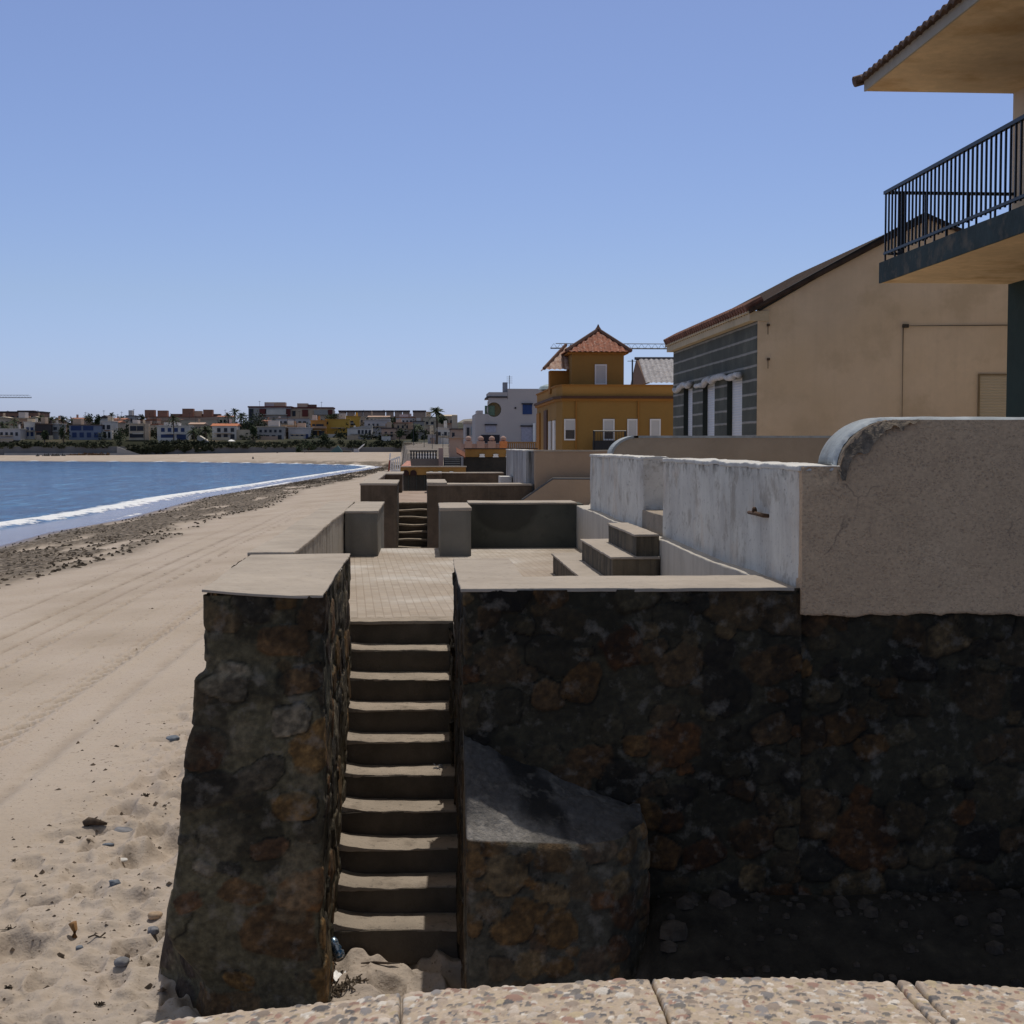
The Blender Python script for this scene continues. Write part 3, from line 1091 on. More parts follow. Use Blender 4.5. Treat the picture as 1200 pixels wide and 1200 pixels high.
x0, x1, z0, z1 = pz(481, 514, 537.5, 549, 56)
T = thing('balustrade', 'grey low wall carrying a balustrade of small dark columns above the ochre wall', 'balustrade', ((x0 + x1) / 2, 56, .5))
mb = MB()
mb.box(x0, x1, 56, 56.4, -.5, z1)
part(T, 'base_wall', mb, M_greywall)
xa, xb, za, zb2 = pz(480, 512.5, 528.5, 537.5, 56)
M_balus = flat('grey_balusters', (.085, .078, .075), .8)
for k in range(10):
    xx = xa + (xb - xa) * (k + .5) / 10
    mb = MB()
    mb.lathe((xx, 56.15, z1), [(.045, 0), (.045, .04), (.025, .07), (.05, .15), (.03, .22), (.04, zb2 - z1 - .03)], 6)
    part(T, 'baluster', mb, M_balus)
mb = MB()
mb.box(xa, xb, 56.05, 56.25, zb2 - .03, zb2 + .03)
part(T, 'top_rail', mb, M_balus)

x0, x1, z0, z1 = pz(514, 519.5, 525, 547, 56)
mb = MB()
rbox(mb, x0, x1, 55.9, 56.1 + .2, -.4, z1, .1, .01, .004, 3, 5)
o = mb.build('white_pillar', M_pink, smooth=True, merge=True)
tag(o, 'pale pink pillar between the balustrade and the louvred box', 'pillar')

x0, x1, z0, z1 = pz(520, 540, 536, 547, 55)
T = thing('louvre_box', 'dark louvred vent box right of the pale pillar', 'vent', ((x0 + x1) / 2, 55, .5))
mb = MB()
mb.box(x0, x1, 55.05, 55.6, -.3, z1)
part(T, 'box', mb, M_blackmetal)
mb = MB()
for k in range(5):
    z = z0 + (z1 - z0) * (k + .6) / 5.2
    mb.box(x0 + .03, x1 - .03, 55.0, 55.045, z, z + .03)
part(T, 'louvres', mb, flat('grey_louvre', (.2, .2, .19), .6))
mb = MB()
mb.box(x1 + .004, x1 + .1, 54.98, 55.6, -.3, z1 + .02)
part(T, 'frame', mb, flat('steel_grey', (.22, .22, .23), .5))

x0, x1, z0, z1 = pz(538, 630, 526.5, 580, 58)
zb = at(560, 535.5, 58)[2]
T = thing('terrace_wall', 'high ochre beam with round lamps over a near black wall beside the streaked wall', 'wall', (2.5, 58, 0))
mb = MB()
mb.box(x0 + .25, x1, 58, 58.4, zb, z1)
part(T, 'beam', mb, M_ochre)
mb = MB()
mb.box(x0 + .05, x1, 58.05, 58.5, -2, zb)
part(T, 'wall_body', mb, M_darkwall)
mb = MB()
mb.box(x0 + .2, x1, 57.94, 58.45, z1, z1 + .05)
part(T, 'coping', mb, flat('dark_coping', (.06, .04, .03), .8))
for px in (565, 581, 596):
    c = at(px, 534.5, 57.9)
    mb = MB()
    mb.prism([(c[0] + .12 * math.cos(t), 57.92, c[2] - .045 + .10 * math.sin(t)) for t in np.linspace(0, math.pi, 9)], (0, .07, 0))
    mb.tube([(c[0] + .1 * math.cos(t), 57.93, c[2] + .045 + .02 * math.sin(t)) for t in np.linspace(0, math.pi, 6)], .03, 6)
    part(T, 'wall_lamp', mb, M_lamp)
mb = MB()
p, q = at(535, 530, 57.5), at(545, 530, 57.5)
mb.prism([(p[0], 57.3, p[2] - .05), (q[0], 57.3, p[2] - .25), (q[0], 57.9, p[2] - .05), (p[0], 57.9, p[2] + .15)], (0, 0, .05))
part(T, 'tile_edge', mb, M_terra)

# pink wall with ball finials and wooden railing
T = thing('garden_wall', 'pink garden wall with ball topped posts in front of the white house', 'wall', (3, 74, 0))
x0, x1, z0, z1 = pz(540, 592, 520, 530, 74)
mb = MB()
mb.box(x0, x1, 74, 74.25, -.5, z1)
part(T, 'wall_body', mb, M_pink)
for k, px in enumerate((549, 563.5, 576.5, 590)):
    c = at(px, 530, 73.9)
    zt = at(px, 517, 73.9)[2]
    mb = MB()
    mb.box(c[0] - .2, c[0] + .2, 73.85, 74.3, -.5, zt)
    post = part(T, 'post', mb, M_orangepost if k == 3 else M_pink)
    mb = MB()
    mb.lathe((c[0], 74.05, zt), [(.0, 0), (.12, .02), (.16, .1), (.15, .18), (.08, .25), (.0, .28)], 8)
    mb.build('ball_finial', M_pink, post, smooth=True)
T = thing('railing', 'brown wooden railing right of the pink garden wall', 'railing', (5, 74, 0))
x0, x1, z0, z1 = pz(592, 629, 519.5, 527, 74)
mb = MB()
for k in range(15):
    xx = x0 + (x1 - x0) * (k + .5) / 15
    mb.box(xx - .035, xx + .035, 74.0, 74.06, z0 - .4, z1)
part(T, 'balusters', mb, M_woodbar)
mb = MB()
mb.box(x0, x1, 73.97, 74.1, z1, z1 + .08)
part(T, 'top_rail', mb, M_woodbar)
mb = MB()
mb.box(x0, x1, 73.93, 73.99, z0 - .06, z0)
part(T, 'bottom_rail', mb, M_woodbar)

# low white garden wall glimpsed through the balusters
x0, x1, z0, z1 = pz(489, 511, 531.5, 545, 80)
mb = MB()
rbox(mb, x0, x1, 80, 80.3, -.5, z1, .5, .02, .01, 1, 5)
tag(mb.build('low_garden_wall', M_whitepaint, smooth=True, merge=True), 'low bright white garden wall glimpsed behind the balustrade', 'wall')

# white ladder-like rail and red pole at the beach access
T = thing('beach_steps_rail', 'white slatted rail of the beach steps past the L shaped coping', 'railing', (-1.6, 50, -1))
x0, x1, z0, z1 = pz(458, 468.5, 535, 552, 50)
mb = MB()
for k in range(5):
    t = k / 4
    xx = x0 + (x1 - x0) * t
    zt = z1 - .12 * (1 - t)
    mb.box(xx - .02, xx + .02, 50, 50.04, z0 - .3, zt)
part(T, 'slats', mb, M_whitepaint)
mb = MB()
mb.prism([(x0, 50.05, z1 - .16), (x1, 50.05, z1 - .05), (x1, 50.05, z1 + .02), (x0, 50.05, z1 - .09)], (0, .04, 0))
part(T, 'top_rail', mb, M_whitepaint)
mb = MB()
mb.box(x0, x1, 50.05, 50.09, z0 - .02, z0 + .05)
part(T, 'bottom_rail', mb, M_whitepaint)
T = thing('marker_pole', 'thin leaning red and white pole beside the white slatted rail', 'pole', (-1.4, 50, -1.8))
a, b = at(455.5, 552, 49.5), at(457.5, 531, 49.5)
mb = MB()
mb.tube([a + (a - b) * 1.2, a, a + (b - a) * .6], .03, 6)
part(T, 'pole', mb, flat('faded_red', (.25, .06, .04), .7))
mb = MB()
mb.tube([a + (b - a) * .61, b], .028, 6)
part(T, 'pole_tip', mb, M_whitepaint)

# ================================================================== HOUSES ON THE RIGHT
M_bcream = plaster('cream_render', (.66, .52, .37), .82, .5, .3, 25, .2, tint=(.58, .44, .28), blotch=.5, blotch_col=(.47, .36, .235), blotch_scale=1.3, streak=.14, streak_col=(.44, .35, .25))  # cream base colour with random blotches and faint streaks
M_soffit = plaster('stained_soffit', (.76, .56, .34), .7, .6, .5, 25, .2, blotch=.75, blotch_col=(.46, .28, .12), blotch_scale=.8)
M_fascia = plaster('grey_beige_fascia', (.40, .36, .30), .8, .6, .4, 25, .2)
M_green = plaster('dark_green_paint', (.035, .055, .05), .7, .6, .4, 25, .2)
M_bluegreen = plaster('peeling_blue_green_paint', (.042, .062, .068), .6, 1.1, .6, 20, .3, blotch=.75, blotch_col=(.13, .115, .095), blotch_scale=3.2)
M_rail = flat('black_painted_iron', (.008, .009, .011), .4, .2, 20)
M_tiledark = flat('weathered_roof_tile', (.12, .075, .055), .9, .4, 7, .4)
M_shutter = None


def shutter_mat(name, c):
    g = G(name)
    w = g.node('ShaderNodeTexWave')
    w.bands_direction = 'Z'
    w.inputs['Scale'].default_value = 6.5
    g.set(w.inputs['Vector'], g.pos)
    col = g.mix(g.ramp(w.outputs[1], [(.0, .35), (.25, 0)]), c, tuple(np.array(c) * .55))
    col = g.mix(g.ramp(g.noise(1.5, 4), [(.4, 0), (.7, .25)]), col, tuple(np.array(c) * .7))
    return g.fin(col, .6, g.bump(w.outputs[1], .4, .015))


M_shutter = shutter_mat('white_roller_shutter', (.66, .67, .70))

# ---- balcony house
YB = 19.5
T = thing('balcony_house', 'nearest house at the right edge with a balcony and deep tiled eaves', 'house', (9, 15, -.2))
xw = at(1186, 200, YB)[0]
xg = at(1180, 420, YB)[0]
zs0, zs1 = at(1030, 332, YB)[2], at(1030, 308, YB)[2]
xs_ = at(1030, 320, YB)[0]
zr = at(1033, 225, YB)[2]
zso = at(1013, 107, YB)[2]
zfa = at(1013, 95, YB)[2]
xe = at(1013, 107, YB)[0]
mb = MB()
mb.box(xg, 16, 9.2, YB, -.2, zs0 + .01)
part(T, 'ground_floor_wall', mb, M_green)
mb = MB()
mb.box(xw, 16, 9.2, YB, zs0 + .01, zso + .02)
part(T, 'upper_wall', mb, M_bcream)
mb = MB()
rbox(mb, xs_ + .03, xw + .02, 9.3, YB - .02, zs0, zs1 - .02, .25, .01, .006, 1.5, 3)
sl = part(T, 'balcony_slab', mb, M_soffit, smooth=True, merge=True)
mb = MB()
rbox(mb, xs_, xs_ + .026, 9.3, YB, zs0 - .003, zs1, .25, .008, .004, 2, 4)
rbox(mb, xs_ + .028, xw, YB - .018, YB + .006, zs0 + .05, zs1, .25, .008, .004, 2, 4)
rbox(mb, xs_ + .03, xw, 9.3, YB - .03, zs1 - .019, zs1 - .003, .25, .008, .001, 2, 4)
mb.build('edge_band', M_bluegreen, sl, smooth=True, merge=True)
# railing
mb = MB()
xr_ = xs_ + .06
yr = YB - .07
mb.box(xr_ - .025, xr_ + .025, 9.4, yr + .025, zr - .045, zr)
mb.box(xr_ - .02, xr_ + .02, 9.4, yr + .02, zs1 + .10, zs1 + .135)
mb.box(xr_ + .025, xw, yr - .025, yr + .025, zr - .042, zr - .002)
mb.box(xr_ + .02, xr_ + .75, yr - .02, yr + .02, zs1 + .101, zs1 + .134)
rl = part(T, 'railing', mb, M_rail)
k = 0
y = yr - .01
while y > 13.3:
    mb = MB()
    w = .011
    zlow = zs1 if k % 7 in (0, 3) else zs1 + .08
    mb.box(xr_ - w, xr_ + w, y - w, y + w, zlow, zr - .045)
    mb.build('baluster', M_rail, rl)
    y -= .135
    k += 1
x = xr_ + .26
k = 0
while x < xw - .05:
    mb = MB()
    w = .011
    mb.box(x - w, x + w, yr - w, yr + w, zs1 - .01, zr - .042)
    mb.build('baluster', M_rail, rl)
    x += .31
    k += 1
mb = MB()
mb.box(xr_ + .17, xr_ + .24, yr - .05, yr - .02, zs1 + .02, zr - .05)
mb.build('post', flat('grey_blue_post', (.06, .07, .09), .5), rl)
mb = MB()
a = at(1172, 203, YB - .1)
mb.tube([(xw + .02, 17.6, zr + .12), (xw - .18, 17.7, zr + .05), (xw - .18, 17.7, zr - .05)], .03, 8)
mb.tube([(xw + .02, 17.7, zr - .62), (xw - .2, 17.8, zr - .68)], .025, 8)
part(T, 'bracket', mb, M_rail)
# roof: flat soffit, fascia, tiles
mb = MB()
rbox(mb, xe + .02, xw + .5, 9.2, YB - .01, zso, zso + .12, .3, .008, .006, 1.5, 6)
part(T, 'soffit', mb, M_soffit, smooth=True, merge=True)
mb = MB()
mb.box(xe - .006, xe + .02, 9.2, YB, zso - .004, zfa)
mb.box(xe + .022, xw + .5, YB - .008, YB + .012, zso + .004, zfa)
part(T, 'fascia', mb, M_fascia)
mb = MB()
slope = math.tan(math.radians(17))
U = np.arange(9.3, YB + .12, .02)
Vv = np.linspace(0, 4, 9)
Ug, Vg = np.meshgrid(U, Vv, indexing='ij')
cor = .045 * np.abs(np.sin(np.pi * Ug / .21))
Xr = xe - .10 + Vg
Pt = np.stack([Xr, Ug, zfa + .005 + Vg * slope + cor], -1)
mb.grid(Pt, flip=True)
Pb = Pt.copy()
Pb[..., 2] -= .05
mb.grid(Pb)
mb.grid(np.stack([Pt[:, 0], Pb[:, 0]], 1))
mb.grid(np.stack([Pt[-1], Pb[-1]], 1))
part(T, 'roof_tiles', mb, M_tiledark, smooth=False)
mb = MB()
mb.tube([(xe - .13, YB + .06, zfa + .0), (xe + 3.8, YB + .06, zfa + .02 + 3.9 * slope)], .075, 8)
part(T, 'verge_tiles', mb, M_tiledark)

# ---- striped house
YS = 24.0


def striped_mat():
    g = G('grey_banded_facade')
    sx = g.node('ShaderNodeSeparateXYZ')
    g.set(sx.inputs[0], g.pos)
    z = g.math('ADD', sx.outputs[2], g.math('MULTIPLY', g.noise(6, 3), .02))
    fr = g.math('FRACT', g.math('DIVIDE', g.math('SUBTRACT', z, .158), .243))
    ln = g.ramp(fr, [(.0, 1), (.13, 1), (.17, 0), (.97, 0), (1, 1)])
    base = g.ramp(g.noise(1.5, 6, .65), [(.3, (.05, .053, .045)), (.55, (.08, .084, .07)), (.75, (.13, .13, .105))])
    col = g.mix(g.math('MULTIPLY', ln, g.ramp(g.noise(3, 4), [(.3, .65), (.6, 1)])), base, (.29, .28, .26))
    return g.fin(col, .85, g.bump(g.math('ADD', ln, g.noise(40, 4)), .4, .015))


M_striped = striped_mat()
T = thing('striped_house', 'low house with a dark grey white banded seaward facade and a big cream gable', 'house', (8, 26, .2))
xf = at(887, 440, YS)[0]
ze = at(887, 376, YS)[2]
rg = at(1083, 250, YS)
xrd, zrd = rg[0], rg[2]
yf = at(789, 460, 32)[1]
# far end where the facade meets px 789
yf = YS * 1.0
for yy_ in np.arange(24, 40, .02):
    d = np.array([xf, yy_, 2.5]) - EYE
    zc = d @ _f
    if 600 + F * (d @ _r) / zc < 789:
        yf = yy_
        break
sl_ = (zrd - at(887, 362, YS)[2]) / (xrd - xf)
zg0 = at(887, 362, YS)[2]
mb = MB()
xR = 14.0
mb.prism([(xf + .004, YS, -.1), (xR, YS, -.1), (xR, YS, zrd - .06 - (xR - xrd) * .42), (xrd, YS, zrd - .06), (xf + .004, YS, zg0 - .06)][::-1], (0, .25, 0))
part(T, 'gable_wall', mb, M_bcream)
mb = MB()
mb.box(xf + .2, xR, YS + .26, yf, -.1, ze)
part(T, 'core_wall', mb, M_bcream)
# facade with real openings
wins = []
for (pa, pb) in ((205, 257), (317, 387), (459, 548)):
    ys = []
    for px in (760 + pb / 5, 760 + pa / 5):
        for yy_ in np.arange(23.5, 40, .01):
            d = np.array([xf, yy_, 2.3]) - EYE
            if 600 + F * (d @ _r) / (d @ _f) < px:
                ys.append(yy_)
                break
    wins.append(tuple(ys))
wins.sort()
ztop = at(860, 441, YS + 1.2)[2]
mb = MB()
edges = [YS] + [t for w in wins for t in w] + [yf]
for i in range(0, len(edges), 2):
    mb.box(xf, xf + .19, edges[i] + (.003 if i == 0 else 0), edges[i + 1], -.1, ztop)
mb.box(xf - .001, xf + .19, YS + .003, yf, ztop, ze)
part(T, 'banded_facade', mb, M_striped)
M_jamb = flat('shaded_reveal', (.025, .03, .025), .8)  # near-black jamb colour paints the shade inside the window reveals
for (ya, yb) in wins:
    mb = MB()
    mb.box(xf + .10, xf + .12, ya, yb, .3, ztop - .003)
    wn = part(T, 'window_shutter', mb, M_shutter)
    mb = MB()
    mb.box(xf + .004, xf + .098, yb - .028, yb - .002, .3, ztop - .004)
    mb.build('jamb', M_jamb, wn)
# rolled canvas awnings
M_canvas = plaster('bunched_canvas', (.55, .55, .56), .6, 5, .5, 20, .3, streak=.3, streak_col=(.2, .2, .22))
for (ya, yb) in ((wins[0][0] - .15, wins[1][1] + .35), (wins[2][0] - .15, wins[2][1] + .75)):
    n = 60
    t = np.linspace(0, 1, n)
    yy_ = ya + (yb - ya) * t
    rr = .055 + .025 * fbm(yy_ * 5, yy_ * 0, None, 3, 3)
    mb = MB()
    mb.tube([(xf - .09 + .02 * math.sin(9 * a), b, ztop + .02 + .05 * float(vnoise(b * 3, 0, seed=5))) for a, b in zip(t, yy_)], rr.tolist(), 10)
    part(T, 'rolled_awning', mb, M_canvas, smooth=True)
mb = MB()
mb.box(xf - .14, xf + .2, YS - .02, yf + .1, ze, ze + .13)
mb.box(xf - .18, xf + .2, YS - .02, yf + .1, ze + .13, ze + .17)
part(T, 'cornice', mb, plaster('cream_cornice', (.50, .41, .28), .8, 1.5, .4, 30, .2, blotch=.3, blotch_col=(.3, .22, .14)))
# tiles
U = np.arange(YS - .12, yf + .3, .03)
Vv = np.linspace(-.15, xrd - xf, 30)
Ug, Vg = np.meshgrid(U, Vv, indexing='ij')
sl2 = (zrd - .085 - zg0 - .05) / (xrd - xf)
Pt = np.stack([xf + Vg, Ug, zg0 + .05 + Vg * sl2 + .04 * np.abs(np.sin(np.pi * Ug / .21))], -1)
mb = MB()
mb.grid(Pt, flip=True)
Pb = Pt.copy()
Pb[..., 2] -= .06
mb.grid(Pb)
for q in ((Pt[:, 0], Pb[:, 0]), (Pt[0], Pb[0]), (Pt[-1], Pb[-1])):
    mb.grid(np.stack(q, 1))
Vv = np.linspace(0, xR - xrd, 20)
Ug, Vg = np.meshgrid(U, Vv, indexing='ij')
mb.grid(np.stack([xrd + Vg, Ug, zrd - .085 - Vg * .42 + .04 * np.abs(np.sin(np.pi * Ug / .21))], -1), flip=True)
part(T, 'roof', mb, flat('old_dark_roof_tile', (.05, .036, .03), .95, .4, 5, .4, 0, .1))
mb = MB()
for k in range(int((yf + .2 - YS) / .21)):
    yy_ = YS - .08 + .21 * k
    mb.tube([(xf - .22, yy_ + .1, ze + .21), (xf + .08, yy_ + .1, ze + .21 + .17)], [.07, .06], 8)
part(T, 'eave_tiles', mb, flat('terracotta_eave_tile', (.15, .07, .05), .9, .4, 5, .4))
v1 = 0.0
mb = MB()
mb.prism([(xf + .02, YS - .06, zg0 - .04), (xrd, YS - .06, zrd - .05), (xR, YS - .06, zrd - .05 - (xR - xrd) * .42), (xR, YS - .06, zrd + .01 - (xR - xrd) * .42), (xrd, YS - .06, zrd + .012), (xf + .02, YS - .06, zg0 + .09)][::-1], (0, .2, 0))
part(T, 'verge_edge', mb, flat('dark_verge', (.022, .02, .019), .8))
# fittings on the gable
for (px, py) in ((900, 381), (900, 421)):
    p = at(px, py, YS)
    mb = MB()
    mb.box(p[0] - .022, p[0] + .022, YS - .05, YS - .002, p[2] - .02, p[2] + .02)
    mb.box(p[0] - .004, p[0] + .004, YS - .006, YS - .001, p[2] - .16, p[2] - .02)
    part(T, 'wall_hook', mb, flat('rust_streak', (.07, .045, .03), .8))
p, q = at(1058, 382, YS), at(1190, 381, YS)
mb = MB()
mb.tube([(q[0], YS - .02, q[2]), (p[0], YS - .02, p[2]), (p[0], YS - .02, .3)], .009, 6)
mb.box(p[0] - .01, p[0] + .09, YS - .05, YS - .002, p[2] - .03, p[2] + .03)
part(T, 'cable_run', mb, flat('dark_cable', (.05, .04, .03), .7))
x0, x1, z0, z1 = pz(1148, 1178, 440, 500, YS)
mb = MB()
mb.box(x0, x1 + .4, YS - .012, YS - .002, .5, z1)
wn = part(T, 'side_window', mb, shutter_mat('beige_shutter', (.50, .42, .30)))
mb = MB()
mb.box(x0 - .03, x0 - .002, YS - .03, YS - .002, .5, z1 + .03)
mb.box(x0, x1 + .4, YS - .03, YS - .002, z1 + .002, z1 + .03)
mb.build('frame', flat('brown_window_trim', (.22, .16, .09), .8), wn)  # brown trim along the window's left and top edges

# ---- yellow house
YH = 60.0
M_yel = plaster('ochre_yellow_paint', (.265, .15, .043), .85, .35, .3, 15, .15, streak=.2, streak_col=(.3, .14, .03))
M_yeld = plaster('deep_orange_paint', (.30, .135, .03), .85, .5, .3, 15, .15)
M_brownband = flat('brown_moulding', (.075, .035, .02), .8)
M_wframe = flat('white_window_frame', (.62, .61, .60), .6, .05)
M_wshut = shutter_mat('grey_white_shutter', (.48, .47, .46))
M_glassd = flat('dark_window_glass', (.02, .025, .035), .15, .2, spec=.5)
T = thing('yellow_house', 'ochre yellow seaside house with a tiled turret and a dark cornice band', 'house', (8.5, 68, 0))
xA = at(655, 490, YH)[0]
xB = at(800, 490, YH)[0]
zP, zC, zb_ = at(655, 451, YH)[2], at(655, 467, YH)[2], -.3
yE = 71.6
cut = 1.2
poly = [(xB, YH), (xA + .15, YH), (xA - .02, YH + 1.0), (xA, yE), (xB, yE)]
mb = MB()
mb.prism([(x, y, zb_) for x, y in poly], (0, 0, zC - zb_))
part(T, 'wall', mb, M_yel)
mb = MB()
mb.prism([(x, y, zC + .11) for x, y in poly], (0, 0, zP - zC - .15))
part(T, 'parapet', mb, plaster('faded_ochre_parapet', (.35, .185, .05), .85, .4, .3, 15, .15))


def off_poly(d):
    return [(xB, YH - d), (xA + .15 - d * .4, YH - d), (xA - .02 - d, YH + 1.0 - d * .3), (xA - d, yE), (xB, yE)]


mb = MB()
mb.prism([(x, y, zC) for x, y in off_poly(.16)], (0, 0, .11))
part(T, 'cornice_band', mb, M_brownband)
mb = MB()
mb.prism([(x, y, zC - .1) for x, y in off_poly(.1)], (0, 0, .098))
mb.prism([(x, y, zP - .04) for x, y in off_poly(.06)], (0, 0, .06))
part(T, 'moulding', mb, M_yeld)


def win(T, px0, px1, py0, py1, Y, half=.5, name='window'):
    x0, x1, z0, z1 = pz(px0, px1, py0, py1, Y)
    mb = MB()
    t = .06
    mb.box(x0, x1, Y - .05, Y - .002, z1 - t, z1)
    mb.box(x0, x1, Y - .05, Y - .002, z0, z0 + t)
    mb.box(x0, x0 + t, Y - .05, Y - .002, z0 + t, z1 - t)
    mb.box(x1 - t, x1, Y - .05, Y - .002, z0 + t, z1 - t)
    w = part(T, name, mb, M_wframe)
    zm = z0 + t + (z1 - z0 - 2 * t) * (1 - half)
    mb = MB()
    mb.box(x0 + t, x1 - t, Y - .03, Y - .003, zm, z1 - t)
    mb.build('shutter', M_wshut, w)
    if half < .98:
        mb = MB()
        mb.box(x0 + t, x1 - t, Y - .015, Y - .004, z0 + t, zm)
        mb.build('pane', M_glassd, w)


for a in ((661, 675, 491, 516, .52), (706.5, 720, 491, 516, .62), (735, 747, 491, 516, 1), (761.5, 774, 491, 516, .9)):
    win(T, *a[:4], YH, a[4])
# seaward side: porch columns, openings, windows
ysd = lambda px: next(t for t in np.arange(60.9, 80, .02) if 600 + F * ((np.array([xA - .03, t, 2.]) - EYE) @ _r) / ((np.array([xA - .03, t, 2.]) - EYE) @ _f) < px)
for (pa, pb, nm, mt, zt) in ((629.5, 633, 'porch_opening', M_yeld, 3.05), (638, 641.5, 'door_opening', M_brownband, 3.1), (643.5, 646.5, 'window', M_wshut, 2.55), (648.5, 651, 'window', M_wframe, 2.55)):
    ya, yb = ysd(pb), ysd(pa)
    mb = MB()
    mb.box(xA - .075, xA - .03 + .05, ya, yb, (.9 if nm == 'window' else .05), zt)
    part(T, nm, mb, mt)
mb = MB()
for px in (675, 748):
    p = at(px, 480, YH - .04)
    mb.tube([(p[0], YH - .05, zb_), (p[0], YH - .05, zC - .1)], .035, 6)
part(T, 'drain_pipes', mb, M_yeld)
x0, x1, z0, z1 = pz(696, 733, 505, 530, YH - 1.5)
mb = MB()
Yq = YH - 1.5
mb.tube([(x0, Yq, -.2), (x0, Yq, z1), (x1, Yq, z1), (x1, Yq, -.2)], .055, 6)
mb.box(x0 + .06, x1 - .06, Yq + .9, Yq + .95, -.2, z0 + (z1 - z0) * .55)  # black sheet added to paint the dark interior behind the bars
for k in range(12):
    xx = x0 + (x1 - x0) * (k + .5) / 12
    mb.tube([(xx, Yq, .4), (xx, Yq, z1)], .008, 4)
part(T, 'iron_grille', mb, M_blackmetal)
# tower and turret
YT = 62.0
x0, x1, z0, z1 = pz(670, 731, 413, 452, YT)
dep = x1 - x0
mb = MB()
mb.box(x0, x1, YT, YT + dep, z0 - .3, z1)
part(T, 'tower_wall', mb, M_yel)
win(T, 697, 711, 427, 451, YT, 1.0, 'tower_window')
p, q = pz(645, 669, 434, 452, YT + 1.0)[:2]
zt1 = at(650, 434, YT + 1)[2]
mb = MB()
mb.box(p, x0 - .002, YT + 1.2, YT + dep - .3, z0 - .3, zt1)
part(T, 'turret_wall', mb, M_yeld)


def tile_tri(mb, A, B, apexA, apexB=None, pitch=.24, h=.05):
    """tiled roof face from eave A-B up to ridge apexA-apexB (or one apex), corrugated down the slope"""
    A, B, aA = [np.asarray(t, float) for t in (A, B, apexA)]
    aB = aA if apexB is None else np.asarray(apexB, float)
    L = np.linalg.norm(B - A)
    n = max(6, int(L / pitch * 6))
    e = (B - A) / L
    up = ((aA + aB) / 2 - A)
    up = up - e * (up @ e)
    nrm = np.cross(e, up)
    nrm /= np.linalg.norm(nrm)
    if nrm[2] < 0:
        nrm = -nrm
    sA, sB = (aA - A) @ e, (aB - A) @ e
    H = np.linalg.norm(up)
    P = []
    for i in range(n + 1):
        s = L * i / n
        if s < sA:
            m = s / max(sA, 1e-6)
        elif s > sB:
            m = (L - s) / max(L - sB, 1e-6)
        else:
            m = 1
        c = abs(math.sin(math.pi * s / pitch)) * h
        P.append([A + e * s + up * m * t + nrm * c + nrm * (.02 * ((t * m * H / .42) % 1)) for t in np.linspace(0, 1, 26)])
    mb.grid(np.array(P))


def tile_mat(name, c1, c2, sp=.3):
    g = G(name)
    n = g.noise(5, 4, .6)
    col = g.ramp(n, [(.32, c1), (.62, c2)])
    col = g.mix(g.ramp(g.noise(11, 3, .6, vec=g.map(loc=(3, 1, 2))), [(.58, 0), (.66, .6)]), col, (.55, .45, .38))
    return g.fin(col, .75, g.bump(g.noise(20, 4), .3, .02), sp)


M_rtile = tile_mat('clay_roof_tile', (.14, .045, .025), (.33, .115, .06))
ov = .28
ex0, ex1, ey0, ey1 = x0 - ov, x1 + ov, YT - ov, YT + dep + ov
ap = np.array(at(701, 388, YT + dep / 2))
zE = z1 + .0
cn = [(ex0, ey0, zE), (ex1, ey0, zE), (ex1, ey1, zE), (ex0, ey1, zE)]
mb = MB()
for i in range(4):
    tile_tri(mb, cn[i], cn[(i + 1) % 4], ap)
rf = part(T, 'tower_roof', mb, M_rtile)
mb = MB()
for c in cn:
    mb.tube([np.array(c) + (0, 0, .06), ap + (0, 0, .06)], .09, 6)
mb.lathe(ap, [(.12, 0), (.14, .08), (.06, .2), (.02, .3)], 8)
mb.build('ridge_tiles', flat('dark_ridge_tile', (.08, .04, .03), .8), rf)
mb = MB()
mb.box(ex0 + .1, ex1 - .1, ey0 + .1, ey1 - .1, zE - .06, zE - .005)
mb.build('eave_board', M_yeld, rf)
tx0 = p - .3
mb = MB()
za_ = zt1 + .02
hgt = (z1 - za_) + .45
Aq = (tx0, YT + 1.0, za_)
Bq = (x0 - .002, YT + 1.0, za_)
tile_tri(mb, (tx0, YT + .9, za_), (x0 - .01, YT + .9, za_), (x0 - .01, YT + 2.4, za_ + hgt))
tile_tri(mb, (tx0, YT + dep, za_), (tx0, YT + .9, za_), (x0 - .01, YT + dep, za_ + hgt), (x0 - .01, YT + 2.4, za_ + hgt))
rf = part(T, 'turret_roof', mb, tile_mat('pale_roof_tile', (.3, .15, .1), (.5, .36, .28)))
mb = MB()
mb.tube([(tx0, YT + .9, za_ + .05), (x0 - .01, YT + 2.4, za_ + hgt + .05)], .08, 6)
mb.build('ridge_tiles', flat('dark_hip_tile', (.10, .05, .035), .8), rf)
c = at(640, 449, YH + 6)
mb = MB()
mb.lathe((xA + .45, 69, zP - .3), [(.2, 0), (.2, .35), (.6, .45), (.5, .6), (.25, .7), (.0, .72)], 12)
part(T, 'roof_dish', mb, flat('pale_teal_dome', (.30, .38, .40), .5))

